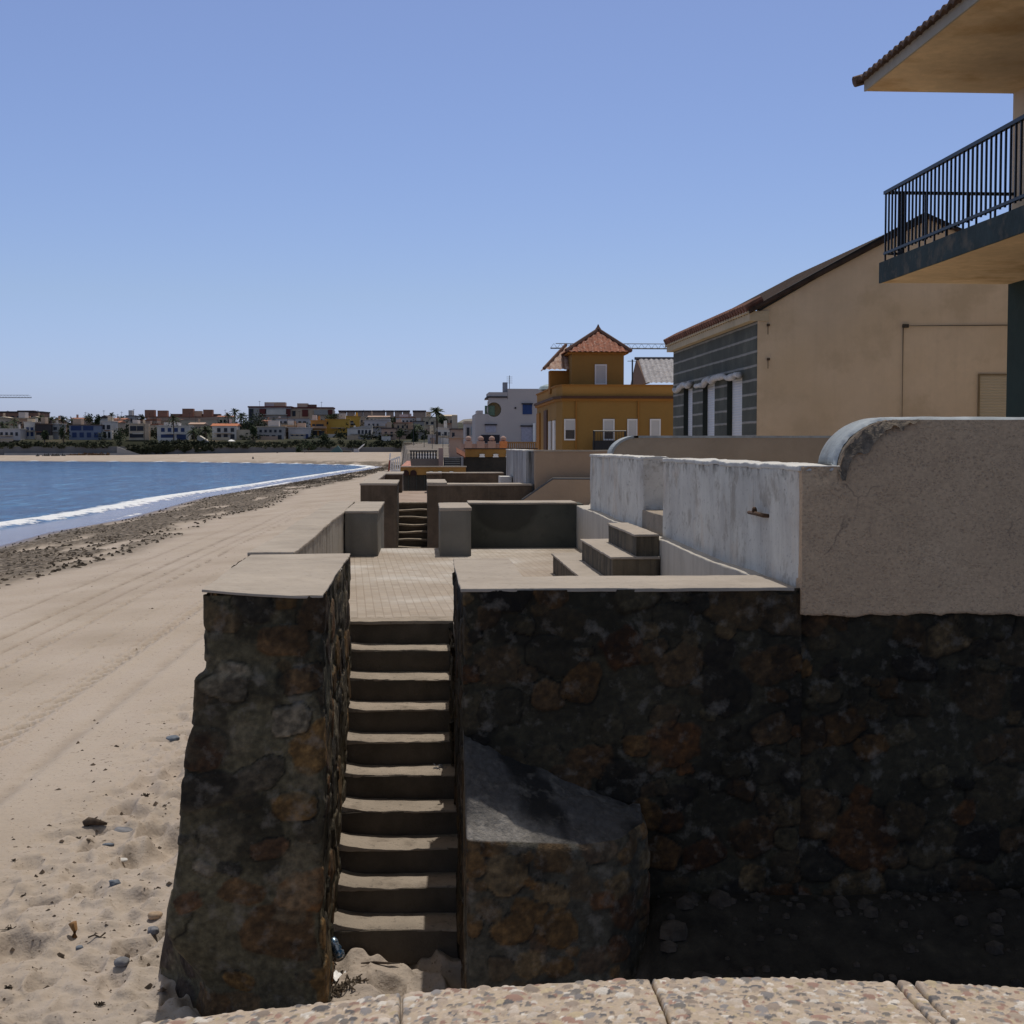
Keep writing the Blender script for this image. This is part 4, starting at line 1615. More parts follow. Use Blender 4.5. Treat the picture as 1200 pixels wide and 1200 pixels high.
# ---- house with grey tiled roof behind
YG = 86.0
T = thing('gabled_house', 'house with a steep pale grey tiled roof behind the yellow house', 'house', (14, 90, 0))
a, b = at(757, 449, YG), at(830, 449, YG)
c, d = at(745.5, 421, YG + 3), at(830, 421, YG + 3)
mb = MB()
tile_tri(mb, a, b, c, d, pitch=.32, h=.06)
part(T, 'roof', mb, tile_mat('glinting_grey_tile', (.16, .15, .16), (.34, .33, .34), .6))
mb = MB()
gl = at(738, 449, YG + 7)
mb.prism([a, c, (gl[0], gl[1], a[2])], (.25, 0, 0))
part(T, 'gable_wall', mb, flat('brown_boards', (.14, .085, .06), .85))
mb = MB()
mb.box(a[0] + .3, b[0], YG + .2, YG + 7, 0, a[2] - .1)
part(T, 'wall', mb, M_cream_r)
mb = MB()
mb.tube([np.array(c) + (-.1, 0, .05), np.array(d) + (0, 0, .05)], .1, 6)
part(T, 'ridge_tiles', mb, flat('dark_grey_ridge', (.05, .05, .06), .7))
mb = MB()
e = at(741, 440, YG)
mb.tube([(e[0], YG, a[2] - 3), (e[0], YG, c[2] - .2)], .05, 6)
mb.tube([(e[0] - .3, YG, c[2] - .3), (e[0] + .3, YG, c[2] - .3)], .02, 4)
part(T, 'antenna', mb, M_blackmetal)

# ---- white house with a porthole
YW = 140.0
M_hwhite = plaster('white_house_render', (.47, .42, .40), .9, .15, .2, 6, .1)  # muted white base colour shared by both pale houses
T = thing('white_house', 'blocky white house with a round porthole recess and blue shutters', 'house', (8, 146, 0))


def facebox(T, name, px0, px1, py0, py1, Y, dep, mat):
    x0, x1, z0, z1 = pz(px0, px1, py0, py1, Y)
    mb = MB()
    mb.box(x0, x1, Y, Y + dep, z0, z1)
    return part(T, name, mb, mat)


# left wing has a real round hole
x0, x1, z0, z1 = pz(572, 595, 465, 540, YW)
cx, _, cz = at(579, 480, YW)
rad = (at(587.5, 480, YW)[0] - cx)
mb = MB()
nn = 40
ring = [(cx + rad * math.cos(t), cz + rad * math.sin(t)) for t in np.linspace(0, 2 * math.pi, nn, endpoint=False)]
outer = []
for (rx, rz) in ring:
    dx, dz = rx - cx, rz - cz
    s = min([t for t in ((x1 - cx) / dx if dx > 1e-6 else 1e9, (x0 - cx) / dx if dx < -1e-6 else 1e9,
                         (z1 - cz) / dz if dz > 1e-6 else 1e9, (z0 - cz) / dz if dz < -1e-6 else 1e9)])
    outer.append((cx + dx * s, cz + dz * s))
Pf = np.array([[(rx, YW, rz), (ox, YW, oz)] for (rx, rz), (ox, oz) in zip(ring + ring[:1], outer + outer[:1])])
mb.grid(Pf)
Pr = np.array([[(rx, YW, rz), (rx, YW + 1.2, rz)] for rx, rz in ring + ring[:1]])
mb.grid(Pr)
mb.box(x0, x0 + .05, YW + .01, YW + 9, z0, cz - rad)
mb.box(x0, x1, YW + .01, YW + 9, z1 - .05, z1)
part(T, 'porthole_wall', mb, M_hwhite)
mb = MB()
mb.box(x0, x1, YW + 1.2, YW + 1.4, cz - rad * 1.2, cz + rad * 1.2)
part(T, 'recess_wall', mb, flat('yellow_lit_recess', (.60, .47, .25), .8))  # yellow light inside the porthole is painted into this wall's colour
mb = MB()
mb.prism([(cx - rad * 1.25, YW + .3, cz - rad * .8), (cx + rad * .1, YW + .3, cz - rad * .8), (cx + rad * .1, YW + .3, cz + rad * .55), (cx - rad * 1.25, YW + .3, cz + rad * .55)][::-1], (0, .3, 0))
part(T, 'green_screen', mb, flat('green_canvas', (.13, .19, .13), .8))
facebox(T, 'main_wall', 595, 660, 455.5, 540, YW + .01, 12, M_hwhite)
facebox(T, 'side_wall', 557, 572, 485, 540, YW + .02, 9, M_hwhite)
facebox(T, 'step_wall', 559, 566, 481, 485.2, YW + .02, 4, M_hwhite)
facebox(T, 'roof_block', 573, 594.8, 459.5, 464.6, YW + .05, 6, M_hwhite)
facebox(T, 'roof_band', 571, 594.5, 464.3, 466, YW - .15, 6, flat('black_band', (.03, .028, .03), .7))
facebox(T, 'chimney', 589.5, 594.8, 448, 459.4, YW + .5, 1, flat('grey_chimney', (.22, .23, .26), .8))
mb = MB()
p = at(597, 456, YW + 2)
q = at(597, 440, YW + 2)
mb.tube([p, q], .03, 4)
for k in range(4):
    mb.tube([(q[0] - .3, q[1], q[2] - .15 - .2 * k), (q[0] + .3, q[1], q[2] - .15 - .2 * k)], .018, 4)
part(T, 'antenna', mb, M_blackmetal)
M_lint = flat('dark_lintel', (.035, .03, .035), .8)
for (a, b, c, d, m, nm) in ((612.5, 623.5, 474, 485.5, flat('blue_shutter', (.02, .05, .16), .5), 'blue_window'), (611, 624, 500, 518, flat('lilac_shutter', (.36, .35, .42), .6), 'shutter'),
                            (569, 581.5, 498.5, 507, flat('lilac_blind', (.37, .36, .42), .6), 'shutter'), (563.5, 585.5, 509.5, 519, M_lint, 'carport_opening'), (603, 605, 477, 479, M_lint, 'vent')):
    w = facebox(T, nm, a, b, c, d, YW - .06, .058, m)
    if nm in ('blue_window', 'shutter'):
        facebox(w, 'lintel', a - 1, b + 1, c - 1.6, c - .2, YW - .25, .24, M_lint)
facebox(T, 'white_door_post', 624.5, 627.5, 496, 520, YW - .3, .28, M_whitepaint)
T = thing('glazed_porch_house', 'small pale house with a glazed corner left of the porthole house', 'house', (4, 170, 0))
facebox(T, 'wall', 545, 556.8, 496, 520, 170, 7, M_hwhite)
facebox(T, 'window', 547, 550, 501, 511, 169.9, .09, M_glassd)
facebox(T, 'window', 552, 555.5, 500, 510, 169.9, .09, flat('pale_glass', (.25, .30, .34), .2))
facebox(T, 'roof', 544, 557.5, 493.5, 496, 169.8, 7.4, flat('pale_tile', (.48, .38, .30), .8))

# ---- cranes
M_crane = flat('crane_steel', (.09, .10, .12), .6)


def crane(name, label, x_a, x_b, z, Y, mx, zb, cx_=None):
    T = thing(name, label, 'crane', (mx, Y, zb))
    mb = MB()
    n = 26
    h = 1.1
    L = (x_b - x_a)
    mb.tube([(x_a, Y, z), (x_b, Y, z)], .16, 4)
    mb.tube([(x_a + abs(L) * .03 * np.sign(L), Y, z + h), (x_b, Y, z + h)], .09, 4)
    for k in range(n):
        s = x_a + L * k / n
        mb.tube([(s, Y, z), (s + L / n / 2, Y, z + h), (s + L / n, Y, z)], .045, 4)
    part(T, 'jib', mb, M_crane)
    mb = MB()
    for dx in (-.7, .7):
        for dy in (-.7, .7):
            mb.tube([(mx + dx, Y + dy, zb), (mx + dx, Y + dy, z + 3)], .1, 4)
    for k in range(int((z - zb) / 1.4)):
        zz = zb + k * 1.4
        s = 1 if k % 2 else -1
        mb.tube([(mx - .7 * s, Y - .7, zz), (mx + .7 * s, Y - .7, zz + 1.4)], .05, 4)
    part(T, 'mast', mb, M_crane)
    mb = MB()
    mb.box(mx - .6, mx + .6, Y - 1.2, Y - .75, z - 2, z - .2)
    part(T, 'cab', mb, M_crane)
    return T


YCr = 330
p, q = at(645, 408, YCr), at(850, 406.5, YCr)
T = crane('tower_crane', 'thin grey tower crane jib stretching behind the tiled turret', p[0], q[0], p[2], YCr, q[0] - 1.5, 2)
c = at(669, 408, YCr)
mb = MB()
mb.box(c[0] - .25, c[0] + .25, YCr - .4, YCr + .4, p[2] - .7, p[2] + .9)
part(T, 'trolley', mb, M_crane)
YCr = 640
p, q = at(37, 466, YCr), at(-60, 471, YCr)
crane('tower_crane', 'distant tower crane jib above the far town at the left edge', p[0], q[0], p[2], YCr, q[0] + 2, 10)

# ================================================================== GROUND AND SEA
ZW = -3.3
shore_px = [(-900, 2300), (-300, 815), (0, 641), (60, 624), (150, 608), (200, 594), (240, 583), (330, 567.5), (400, 555.5), (436, 549.5),
            (446, 547), (424, 545.2), (380, 544.2), (330, 543), (200, 541.3), (0, 540.3), (-400, 541.5), (-1500, 545)]
SH = np.array([(-20.0, -60.0), (-20.4, 20.0), (-20.4, 45.0)] + [tuple(atz(x, y, ZW)[:2]) for x, y in shore_px[2:]])


def shore_dist(X, Y):
    """signed distance to the waterline, + on the sand side"""
    sh = X.shape
    x, y = X.ravel(), Y.ravel()
    best = np.full(x.shape, 1e18)
    for (a, b), (c, d) in zip(SH[:-1], SH[1:]):
        dx, dy = c - a, d - b
        t = np.clip(((x - a) * dx + (y - b) * dy) / (dx * dx + dy * dy), 0, 1)
        best = np.minimum(best, (x - a - t * dx) ** 2 + (y - b - t * dy) ** 2)
    poly = np.vstack([SH, [[-6000, SH[-1, 1]], [-6000, SH[0, 1]]]])
    ins = np.zeros(x.shape, bool)
    n = len(poly)
    for i in range(n):
        x1, y1 = poly[i]
        x2, y2 = poly[(i + 1) % n]
        if y1 == y2:
            continue
        c = (y1 > y) != (y2 > y)
        ins ^= c & (x < (x2 - x1) * (y - y1) / (y2 - y1) + x1)
    d = np.sqrt(best)
    return np.where(ins, -d, d).reshape(sh)


def ground_h(X, Y, sd=None, detail=True):
    X, Y = np.asarray(X, float), np.asarray(Y, float)
    if sd is None:
        sd = shore_dist(X, Y)
    z = np.where(sd < 0, ZW + .07 * sd, ZW + .078 * np.minimum(sd, 18) + .002 * np.clip(sd - 18, 0, 60))
    z = np.maximum(z, ZW - 3)
    far = sstep(240, 400, Y)
    z = z + far * np.clip((sd - 16) / 26, 0, 1) * np.interp(X, [-100, -40], [.1, 1.0])
    # raised yard in front of the right-hand wall
    w = sstep(.95, 1.4, X) * (1 - sstep(8.3, 8.6, Y)) * sstep(2.5, 5.5, Y)
    z = z * (1 - w) + (-1.22 - .55 * np.clip(8.05 - Y, 0, .9) + .03 * fbm(X * 2, Y * 2, None, 3, 3)) * w
    # village ground behind the terraces
    xb = np.interp(Y, [8, 60, 90, 150, 480, 700], [2.75, 2.75, .5, -2.0, -7.0, -10.0])
    w = sstep(0, .5, X - xb) * sstep(8.5, 8.8, Y)
    zr = .3 + np.clip(Y - 110, 0, 370) * .0078
    z = z * (1 - w) + zr * w
    t = sstep(484.0, 492.0, Y)
    zt = 3.0 + np.clip(Y - 485, 0, 260) * .04 + 1.0 * fbm(X * .02, Y * .02, None, 8, 3) * sstep(500, 560, Y)
    z = z * (1 - t) + np.maximum(z, zt) * t
    if detail:
        near = sstep(60, 25, Y)
        rough = sstep(-3.7, -2.6, X + .5 * fbm(X * .7, Y * .7, None, 44, 3)) * sstep(22, 16, Y) * (X < 1)
        f1 = vnoise(X * 4.6, Y * 3.6, None, 61)
        f2 = vnoise(X * 9.3, Y * 8.1, None, 62)
        pock = -np.clip(f1 - .05, 0, 1) * .19 + np.clip(f1, -1, .05) * .04
        z = z + rough * (pock + .036 * f2 + .016 * vnoise(X * 15, Y * 15, None, 63))
        z = z + near * .009 * fbm(X * 1.4, Y * .9, None, 64, 4)
        z = z + sstep(120, 60, Y) * .03 * fbm(X * .35, Y * .12, None, 65, 3) * (sd > 1)
        for (x0, slope, wdt, dep, dash) in TRACKS:
            dx = X - (x0 + slope * Y)
            g = np.exp(-(dx / wdt) ** 2)
            m = (.5 + .5 * np.sign(np.sin(2 * np.pi * (Y - dx * 1.6) / dash))) if dash else 1
            z = z - g * dep * m * near + np.exp(-((dx - wdt * 2) / wdt) ** 2) * dep * .35 * near
        # seaweed wrack
        wr = weed_mask(X, Y, sd)
        z = z + wr * (.05 + .10 * np.abs(fbm(X * 1.3, Y * .8, None, 70, 4))) * sstep(200, 120, Y)
        # sand drifted at the stair foot
        w = np.exp(-((X + .5) / .25) ** 2) * sstep(9.4, 8.9, Y) * sstep(7.4, 8.2, Y)
        z = z + .05 * w
    return z


TRACKS = [(-5.2, .010, .10, .11, .62), (-5.45, .010, .05, .04, .62), (-7.25, .008, .09, .09, .7), (-8.75, .013, .085, .08, 0), (-8.0, .012, .06, .05, 0), (-4.35, .010, .10, .03, 0), (-9.9, .01, .08, .05, 0), (-6.3, .012, .05, .03, .8)]


def weed_mask(X, Y, sd):
    n = fbm(X * .55, Y * .16, None, 71, 5)
    band = sstep(.2, 1.6, sd) * sstep(10.2, 7.0, sd + 2.0 * fbm(X * .1, Y * .05, None, 72, 2))
    return band * sstep(-.42, .0, n) * sstep(420, 330, Y)


def polar(angs, rows):
    A, R = np.meshgrid(angs, rows, indexing='ij')
    return np.sin(A) * R, np.cos(A) * R


ang = np.radians(np.concatenate([np.linspace(-75, -24, 60, endpoint=False), np.linspace(-24, -17.6, 50, endpoint=False),
                                 np.linspace(-17.6, -2.5, 330, endpoint=False), np.linspace(-2.5, 3, 90, endpoint=False), np.linspace(3, 60, 90)]))
hcam = 3.3
pyr = np.concatenate([np.linspace(2600, 1250, 40, endpoint=False), np.linspace(1250, 545, 520, endpoint=False), np.linspace(545, 530.5, 60)])
rows = hcam * F / (pyr - 522)
rows = np.unique(np.concatenate([rows, np.linspace(470, 540, 60), np.array([760, 900, 1200, 1800, 3000, 6000.])]))
rows = rows[rows > 1.9]
X, Y = polar(ang, rows)
sd = shore_dist(X, Y)
Z = ground_h(X, Y, sd)
wm = weed_mask(X, Y, sd)
vil = sstep(0, 1, Z - (-.6)) * (Y > 8.5) * sstep(130, 90, Y)
scrub = sstep(-.2, .6, Z) * sstep(300, 360, Y)
promenade = sstep(-.2, .4, Z) * sstep(90, 130, Y) * sstep(360, 300, Y)
tr = np.zeros_like(X)
for (x0, slope, wdt, dep, dash) in TRACKS:
    dx = X - (x0 + slope * Y)
    tr = np.maximum(tr, np.exp(-(dx / wdt) ** 2) * (1 if dash == 0 else .75 * (np.sin(2 * np.pi * (Y - dx * 1.6) / dash) > 0)) * (dep / .08) * sstep(110, 50, Y))
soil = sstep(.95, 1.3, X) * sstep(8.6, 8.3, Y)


def sand_mat():
    g = G('beach_sand')
    col = g.ramp(g.noise(.35, 5, .55), [(.3, (.338, .280, .222)), (.5, (.392, .330, .270)), (.7, (.422, .360, .302))])
    col = g.mix(g.ramp(g.noise(1, 4, .6, vec=g.map((1.6, .12, 1))), [(.45, 0), (.7, .35)]), col, (.39, .325, .28))
    col = g.mix(g.ramp(g.noise(30, 4, .75), [(.59, 0), (.69, .75)]), col, (.14, .105, .075))
    col = g.mix(g.ramp(g.noise(9, 3, .7, vec=g.map(loc=(7, 2, 0))), [(.65, 0), (.70, .85)]), col, (.10, .075, .05))
    col = g.mix(g.math('MULTIPLY', g.ramp(g.noise(5, 6, .7), [(.6, 0), (.75, .5)]), 1), col, (.26, .20, .14))
    # wheel tracks: darker wrack in the ruts, tread dashes darkened too
    trk = g.math('MULTIPLY', g.attr('track'), g.ramp(g.noise(2.2, 5, .65), [(.33, 0), (.58, .85)]))
    col = g.mix(trk, col, (.15, .115, .085))
    sdv = g.attr('sd')
    wet = g.ramp(g.math('DIVIDE', g.math('ADD', sdv, g.math('MULTIPLY', g.noise(.25, 3), 2)), 5), [(.2, 1), (.55, 0)])
    col = g.mix(wet, col, (.15, .115, .095))
    # strand of seaweed
    wn = g.noise(1, 6, .75, vec=g.map((4.5, 1.5, 1)))
    wf = g.math('MULTIPLY', g.attr('weed'), g.ramp(wn, [(.38, 0), (.56, 1)]), True)
    wc = g.ramp(g.noise(3.5, 5, .7), [(.3, (.022, .017, .012)), (.5, (.06, .046, .032)), (.7, (.17, .135, .10))])
    pale = g.math('MULTIPLY', g.ramp(g.attr('weed'), [(0.02, 0), (.5, .75)]), 1)
    col = g.mix(pale, col, (.21, .175, .135))
    col = g.mix(wf, col, wc)
    col = g.mix(g.attr('village'), col, (.56, .47, .37))
    col = g.mix(g.attr('scrub'), col, g.ramp(g.noise(.09, 5, .7), [(.35, (.022, .026, .014)), (.55, (.045, .045, .026)), (.72, (.12, .095, .065))]))
    col = g.mix(g.attr('promenade'), col, g.ramp(g.noise(.2, 4, .6), [(.35, (.10, .085, .07)), (.6, (.22, .19, .16))]))
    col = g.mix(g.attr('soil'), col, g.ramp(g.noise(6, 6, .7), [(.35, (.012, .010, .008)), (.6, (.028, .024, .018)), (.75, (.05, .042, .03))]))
    rough = g.mix(wet, (.95, .95, .95), (.35, .35, .35))
    h = g.math('ADD', g.noise(30, 5, .65), g.math('MULTIPLY', g.noise(7, 4, .6), 2.2))
    h = g.math('ADD', h, g.math('MULTIPLY', wf, g.math('MULTIPLY', g.noise(5, 6, .75), 6)))
    return g.fin(col, rough, g.bump(h, .55, .02), .2)


mb = MB()
mb.grid(np.stack([X, Y, Z], -1), flip=True)
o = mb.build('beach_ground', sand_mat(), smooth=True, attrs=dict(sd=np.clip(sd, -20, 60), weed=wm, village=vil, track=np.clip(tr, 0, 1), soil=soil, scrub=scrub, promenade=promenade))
tag(o, kind='structure')

# sea
angw = np.radians(np.concatenate([np.linspace(-80, -25, 40, endpoint=False), np.linspace(-25, -17.8, 40, endpoint=False), np.linspace(-17.8, -1.2, 420)]))
pyr = np.concatenate([np.linspace(2000, 700, 60, endpoint=False), np.linspace(700, 538.5, 420)])
rows = (EYE[2] - ZW) * F / (pyr - 522)
Xw, Yw = polar(angw, rows)
sdw = shore_dist(Xw, Yw)
jit = 1.1 * fbm(Yw * .035, Xw * .05, None, 81, 4)
nearsh = np.interp(Yw, [60, 110, 170, 300, 420], [1.0, .85, .5, .35, .7])
crest = sdw + (5.2 + jit) * nearsh
Zw = ZW + .02 * fbm(Xw * .8, Yw * .8, None, 82, 3) + .05 * np.sin(.35 * sdw + 2 * jit) * sstep(0, -8, sdw)
Zw = Zw + .22 * np.exp(-(crest / 1.1) ** 2) * sstep(.2, -2, sdw)
Zw = np.where(sdw > -.1, ZW - .05 - .05 * np.clip(sdw, 0, 8), Zw)
foam = np.exp(-np.abs((crest + .3) / (1.9 * np.sqrt(nearsh) + .15)) ** 2.5)
foam = np.maximum(foam, .62 * np.exp(-((crest - 2.3 + .6 * jit) / .8) ** 2) * sstep(-.3, .4, fbm(Xw * .2, Yw * .06, None, 85, 3)))
foam = np.maximum(foam, .9 * np.exp(-((sdw + .5 + .4 * jit) / .45) ** 2) * sstep(-.1, .5, fbm(Xw * .12, Yw * .04, None, 83, 3)))
fn_ = sstep(.15, .5, fbm(Xw * .04, Yw * .012, None, 84, 3)) * np.exp(-((sdw + 22 * nearsh + 3 * jit) / 1.0) ** 2) * .5
foam = np.maximum(foam, fn_)
shallow = sstep(-4.2, -.3, crest - 5.2 * nearsh + 0 * sdw) if False else sstep(-4.6, -3.2, sdw / nearsh)


def sea_mat():
    g = G('sea_water')
    d = g.noise(.02, 4, .6, vec=g.map((1, .35, 1)))
    col = g.ramp(d, [(.3, (.012, .10, .26)), (.55, (.02, .13, .31)), (.75, (.03, .17, .36))])
    streak = g.noise(1, 5, .7, vec=g.map((.28, .05, 1)))
    col = g.mix(g.ramp(streak, [(.38, .85), (.52, 0)]), col, (.004, .045, .15))
    col = g.mix(g.ramp(streak, [(.55, 0), (.68, .8)]), col, (.06, .24, .44))
    mid = g.noise(1, 4, .65, vec=g.map((.75, .16, 1), loc=(3, 9, 0)))
    col = g.mix(g.ramp(mid, [(.40, .8), (.5, 0)]), col, (.003, .04, .13))
    col = g.mix(g.ramp(mid, [(.55, 0), (.66, .75)]), col, (.09, .27, .46))
    chop = g.noise(1, 6, .7, vec=g.map((1.1, .5, 1)))
    col = g.mix(g.ramp(chop, [(.40, .7), (.6, 0)]), col, (.008, .035, .10))
    sh = g.attr('shallow')
    col = g.mix(g.math('MULTIPLY', sh, .85), col, (.26, .225, .235))  # lavender shallows: reflected sky painted into the base colour
    fm = g.attr('foam')
    fn = g.noise(1, 6, .72, vec=g.map((1.3, .8, 1)))
    fac = g.ramp(g.math('ADD', g.math('MULTIPLY', fm, .78), g.math('MULTIPLY', g.math('SUBTRACT', fn, .5), 1.5)), [(.42, 0), (.62, 1)])
    fac = g.math('MULTIPLY', fac, g.ramp(fm, [(.05, 0), (.25, 1)]))
    wc = g.math('MULTIPLY', g.ramp(g.noise(1, 5, .75, vec=g.map((1.7, .32, 1), loc=(5, 5, 5))), [(.70, 0), (.73, 1)]), .8)  # white flecks painted into the colour as sparkling sun glints
    fac = g.math('MAXIMUM', fac, g.math('MULTIPLY', wc, g.ramp(sh, [(.0, 1), (.2, 0)])))
    col = g.mix(fac, col, (.80, .82, .84))
    rough = g.mix(fac, (.16, .16, .16), (.9, .9, .9))
    h = g.math('ADD', g.noise(1, 5, .6, vec=g.map((1.6, .9, 1))), g.math('MULTIPLY', g.noise(1, 4, .6, vec=g.map((6, 3.5, 1))), .3))
    h = g.math('MULTIPLY', h, g.ramp(sh, [(.2, 1), (.9, .15)]))
    return g.fin(col, rough, g.bump(h, 1.0, .4), .14)


mb = MB()
mb.grid(np.stack([Xw, Yw, Zw], -1), flip=True)
o = mb.build('sea', sea_mat(), smooth=True, attrs=dict(foam=np.clip(foam, 0, 1), shallow=shallow))
tag(o, kind='structure')

# wrack: heaped seaweed clumps, nobody could count them
rng = np.random.default_rng(5)
mb = MB()
cnt = 0
while cnt < 11000:
    Yc = 28 + 300 * rng.random() ** 1.8
    s = rng.random() * 9 + .2
    xs0 = np.interp(Yc, SH[:12, 1], SH[:12, 0])
    Xc = xs0 + s
    a1 = np.array([[Xc]]), np.array([[Yc]])
    sdl = shore_dist(*a1)
    if rng.random() > float(weed_mask(a1[0], a1[1], sdl)[0, 0]) * .9 + .03:
        continue
    zc = float(ground_h(a1[0], a1[1], sdl, False)[0, 0]) + .03
    w, l, h = rng.uniform(.02, .11), rng.uniform(.03, .18), rng.uniform(.02, .075)
    an = rng.uniform(-.6, .6)
    n = 7
    vs, fs = [(0, 0, h)], []
    for ring_, (rr, zz) in enumerate(((.55, .7), (1.0, -.3))):
        for k in range(n):
            t = 2 * math.pi * k / n
            q = rr * rng.uniform(.65, 1.3)
            vs.append((q * w * math.cos(t), q * l * math.sin(t), zz * h * rng.uniform(.6, 1.3)))
    for k in range(n):
        fs.append((0, 1 + k, 1 + (k + 1) % n))
        fs.append((1 + k, 1 + n + k, 1 + n + (k + 1) % n, 1 + (k + 1) % n))
    V_ = np.array(vs)
    V_[:, :2] = V_[:, :2] @ np.array([[math.cos(an), -math.sin(an)], [math.sin(an), math.cos(an)]])
    mb.add(V_ + (Xc, Yc, zc), fs)
    cnt += 1
M_weed = flat('dry_seaweed', (.05, .038, .026), .95, .6, 3, .6)
o = mb.build('seaweed_wrack', M_weed)
tag(o, kind='stuff')

# ================================================================== FOREGROUND PARAPET WITH PEBBLE COPING
ZCO = EYE[2] - .60
edge_px = [(150, 1197.5), (165, 1195), (300, 1175), (465, 1160), (600, 1147.5), (765, 1141), (850, 1138), (950, 1139.5), (1050, 1144), (1120, 1146.5), (1200, 1152), (1400, 1172)]
E_ = np.array([atz(x, y, ZCO) for x, y in edge_px])
fe = lambda x: np.interp(x, E_[:, 0], E_[:, 1])
_xx = np.linspace(E_[0, 0], E_[-1, 0], 80)
_yy = np.polyval(np.polyfit(E_[:, 0], E_[:, 1], 4), _xx)
fe = lambda x: np.interp(x, _xx, _yy)
joints = [atz(160, 1196, ZCO)[0]] + [atz(x, y, ZCO)[0] for x, y in ((470, 1168), (775, 1170), (1060, 1155), (1083, 1158), (1300, 1165))]
joints = [joints[0]] + joints[1:] + [joints[-1] + .3]


def pebbles(Xg, Yg, seed):
    rng = np.random.default_rng(seed)
    xs, ys = Xg[:, 0], None
    h = np.zeros_like(Xg)
    col = np.ones(Xg.shape + (3,)) * np.array((.44, .355, .265))
    col *= (1 + .15 * fbm(Xg * 60, Yg * 60, None, seed, 3))[..., None]
    pal = [(.48, .40, .32), (.36, .29, .23), (.26, .21, .17), (.16, .15, .14), (.09, .09, .095), (.54, .47, .40), (.30, .18, .14), (.42, .34, .22), (.22, .21, .21), (.60, .56, .50), (.46, .38, .30), (.43, .35, .28)]
    area = (xs[-1] - xs[0]) * .4
    v0 = Yg - fe(xs)[:, None]
    vv = v0[0]
    for k in range(int(area * 24000)):
        cx, cv = rng.uniform(xs[0], xs[-1]), rng.uniform(vv.min(), vv.max())
        a = rng.choice([.0026, .0038, .005, .0068, .0095], p=[.32, .3, .22, .12, .04]) * rng.uniform(.8, 1.2)
        b = a * rng.uniform(.45, .85)
        i0, i1 = np.searchsorted(xs, [cx - a, cx + a])
        jl = np.where(np.abs(vv - cv) < a)[0]
        if i1 - i0 < 1 or len(jl) < 1:
            continue
        j0, j1 = jl[0], jl[-1] + 1
        an = rng.uniform(0, 3.14)
        dx = Xg[i0:i1, j0:j1] - cx
        dy = v0[i0:i1, j0:j1] - cv
        u = (dx * math.cos(an) + dy * math.sin(an)) / a
        w = (-dx * math.sin(an) + dy * math.cos(an)) / b
        d = np.sqrt(u * u + w * w)
        hh = np.sqrt(np.clip(1 - d * d, 0, 1)) * b * .38
        sub = h[i0:i1, j0:j1]
        m = (hh > sub) & (d < 1)
        sub[m] = hh[m]
        c = np.array(pal[rng.integers(len(pal))]) * rng.uniform(.8, 1.15)
        col[i0:i1, j0:j1][m] = c
    return h, col


def pebble_mat():
    g = G('washed_pebbles')
    col = g.mix(g.ramp(g.noise(260, 3, .6), [(.4, .25), (.7, 0)]), g.attr('Col', 'Color'), (.22, .17, .13))
    return g.fin(col, .75, g.bump(g.noise(420, 3, .6), .35, .002), .3)


M_peb = pebble_mat()
T = thing('parapet_wall', 'curved foreground parapet topped with washed pebble coping slabs', 'wall', (.4, 1.4, -1.9))
for i in range(len(joints) - 1):
    xa, xb = joints[i] + .0009, joints[i + 1] - .0009
    vis = xb < 1.2
    n = max(8, int((xb - xa) / (.0018 if vis else .006)))
    xs = np.linspace(xa, xb, n + 1)
    vv = np.linspace(0, -.40, 140)
    Xg, Vg = np.meshgrid(xs, vv, indexing='ij')
    Yg = Vg + fe(xs)[:, None]
    h, col = pebbles(Xg, Yg, 500 + i)
    ed = np.minimum(np.minimum(Xg - xa, xb - Xg), -Vg)
    rnd = np.sqrt(np.clip(1 - (1 - np.clip(ed / .0035, 0, 1)) ** 2, 0, 1))
    Zg = ZCO - .006 + h - .006 * (1 - rnd) + .0025 * fbm(Xg * 8, Yg * 8, None, 9, 3)
    Yg = Yg + np.where(-Vg < .004, .003 * fbm(Xg * 70, Yg * 0, None, 10, 3) + h * .6, 0)
    Pg = np.stack([Xg, Yg, Zg], -1)
    low = Pg[:, :1].copy()
    low[..., 2] = ZCO - .06
    Pg2 = np.concatenate([low, Pg], 1)
    col2 = np.concatenate([col[:, :1], col], 1)
    sL, sR = Pg2[:1].copy(), Pg2[-1:].copy()
    sL[..., 2] = ZCO - .06
    sR[..., 2] = ZCO - .06
    Pg3 = np.concatenate([sL, Pg2, sR], 0)
    col3 = np.concatenate([col2[:1], col2, col2[-1:]], 0)
    mb = MB()
    mb.grid(Pg3, col3, flip=True)
    part(T, 'coping_slab', mb, M_peb, smooth=True)
mb = MB()
xs = np.linspace(joints[0] + .02, joints[-1], 30)
poly = [(x, float(fe(x)) - .03) for x in xs] + [(x, float(fe(x)) - .36) for x in xs[::-1]]
mb.prism([(x, y, -2.0) for x, y in poly], (0, 0, ZCO - .058 + 2.0))
part(T, 'wall_body', mb, M_cream_r)
mb = MB()
mb.box(-.3, 4, -3.5, 1.05, -2.2, -.14)
o = mb.build('lookout_terrace', M_paving)
tag(o, kind='structure')

# ================================================================== LITTER AND STONES ON THE SAND
def on_ground(px, py):
    z = -1.85
    for _ in range(6):
        p = atz(px, py, z)
        z = float(ground_h(np.array([[p[0]]]), np.array([[p[1]]]))[0, 0])
    return p[0], p[1], z


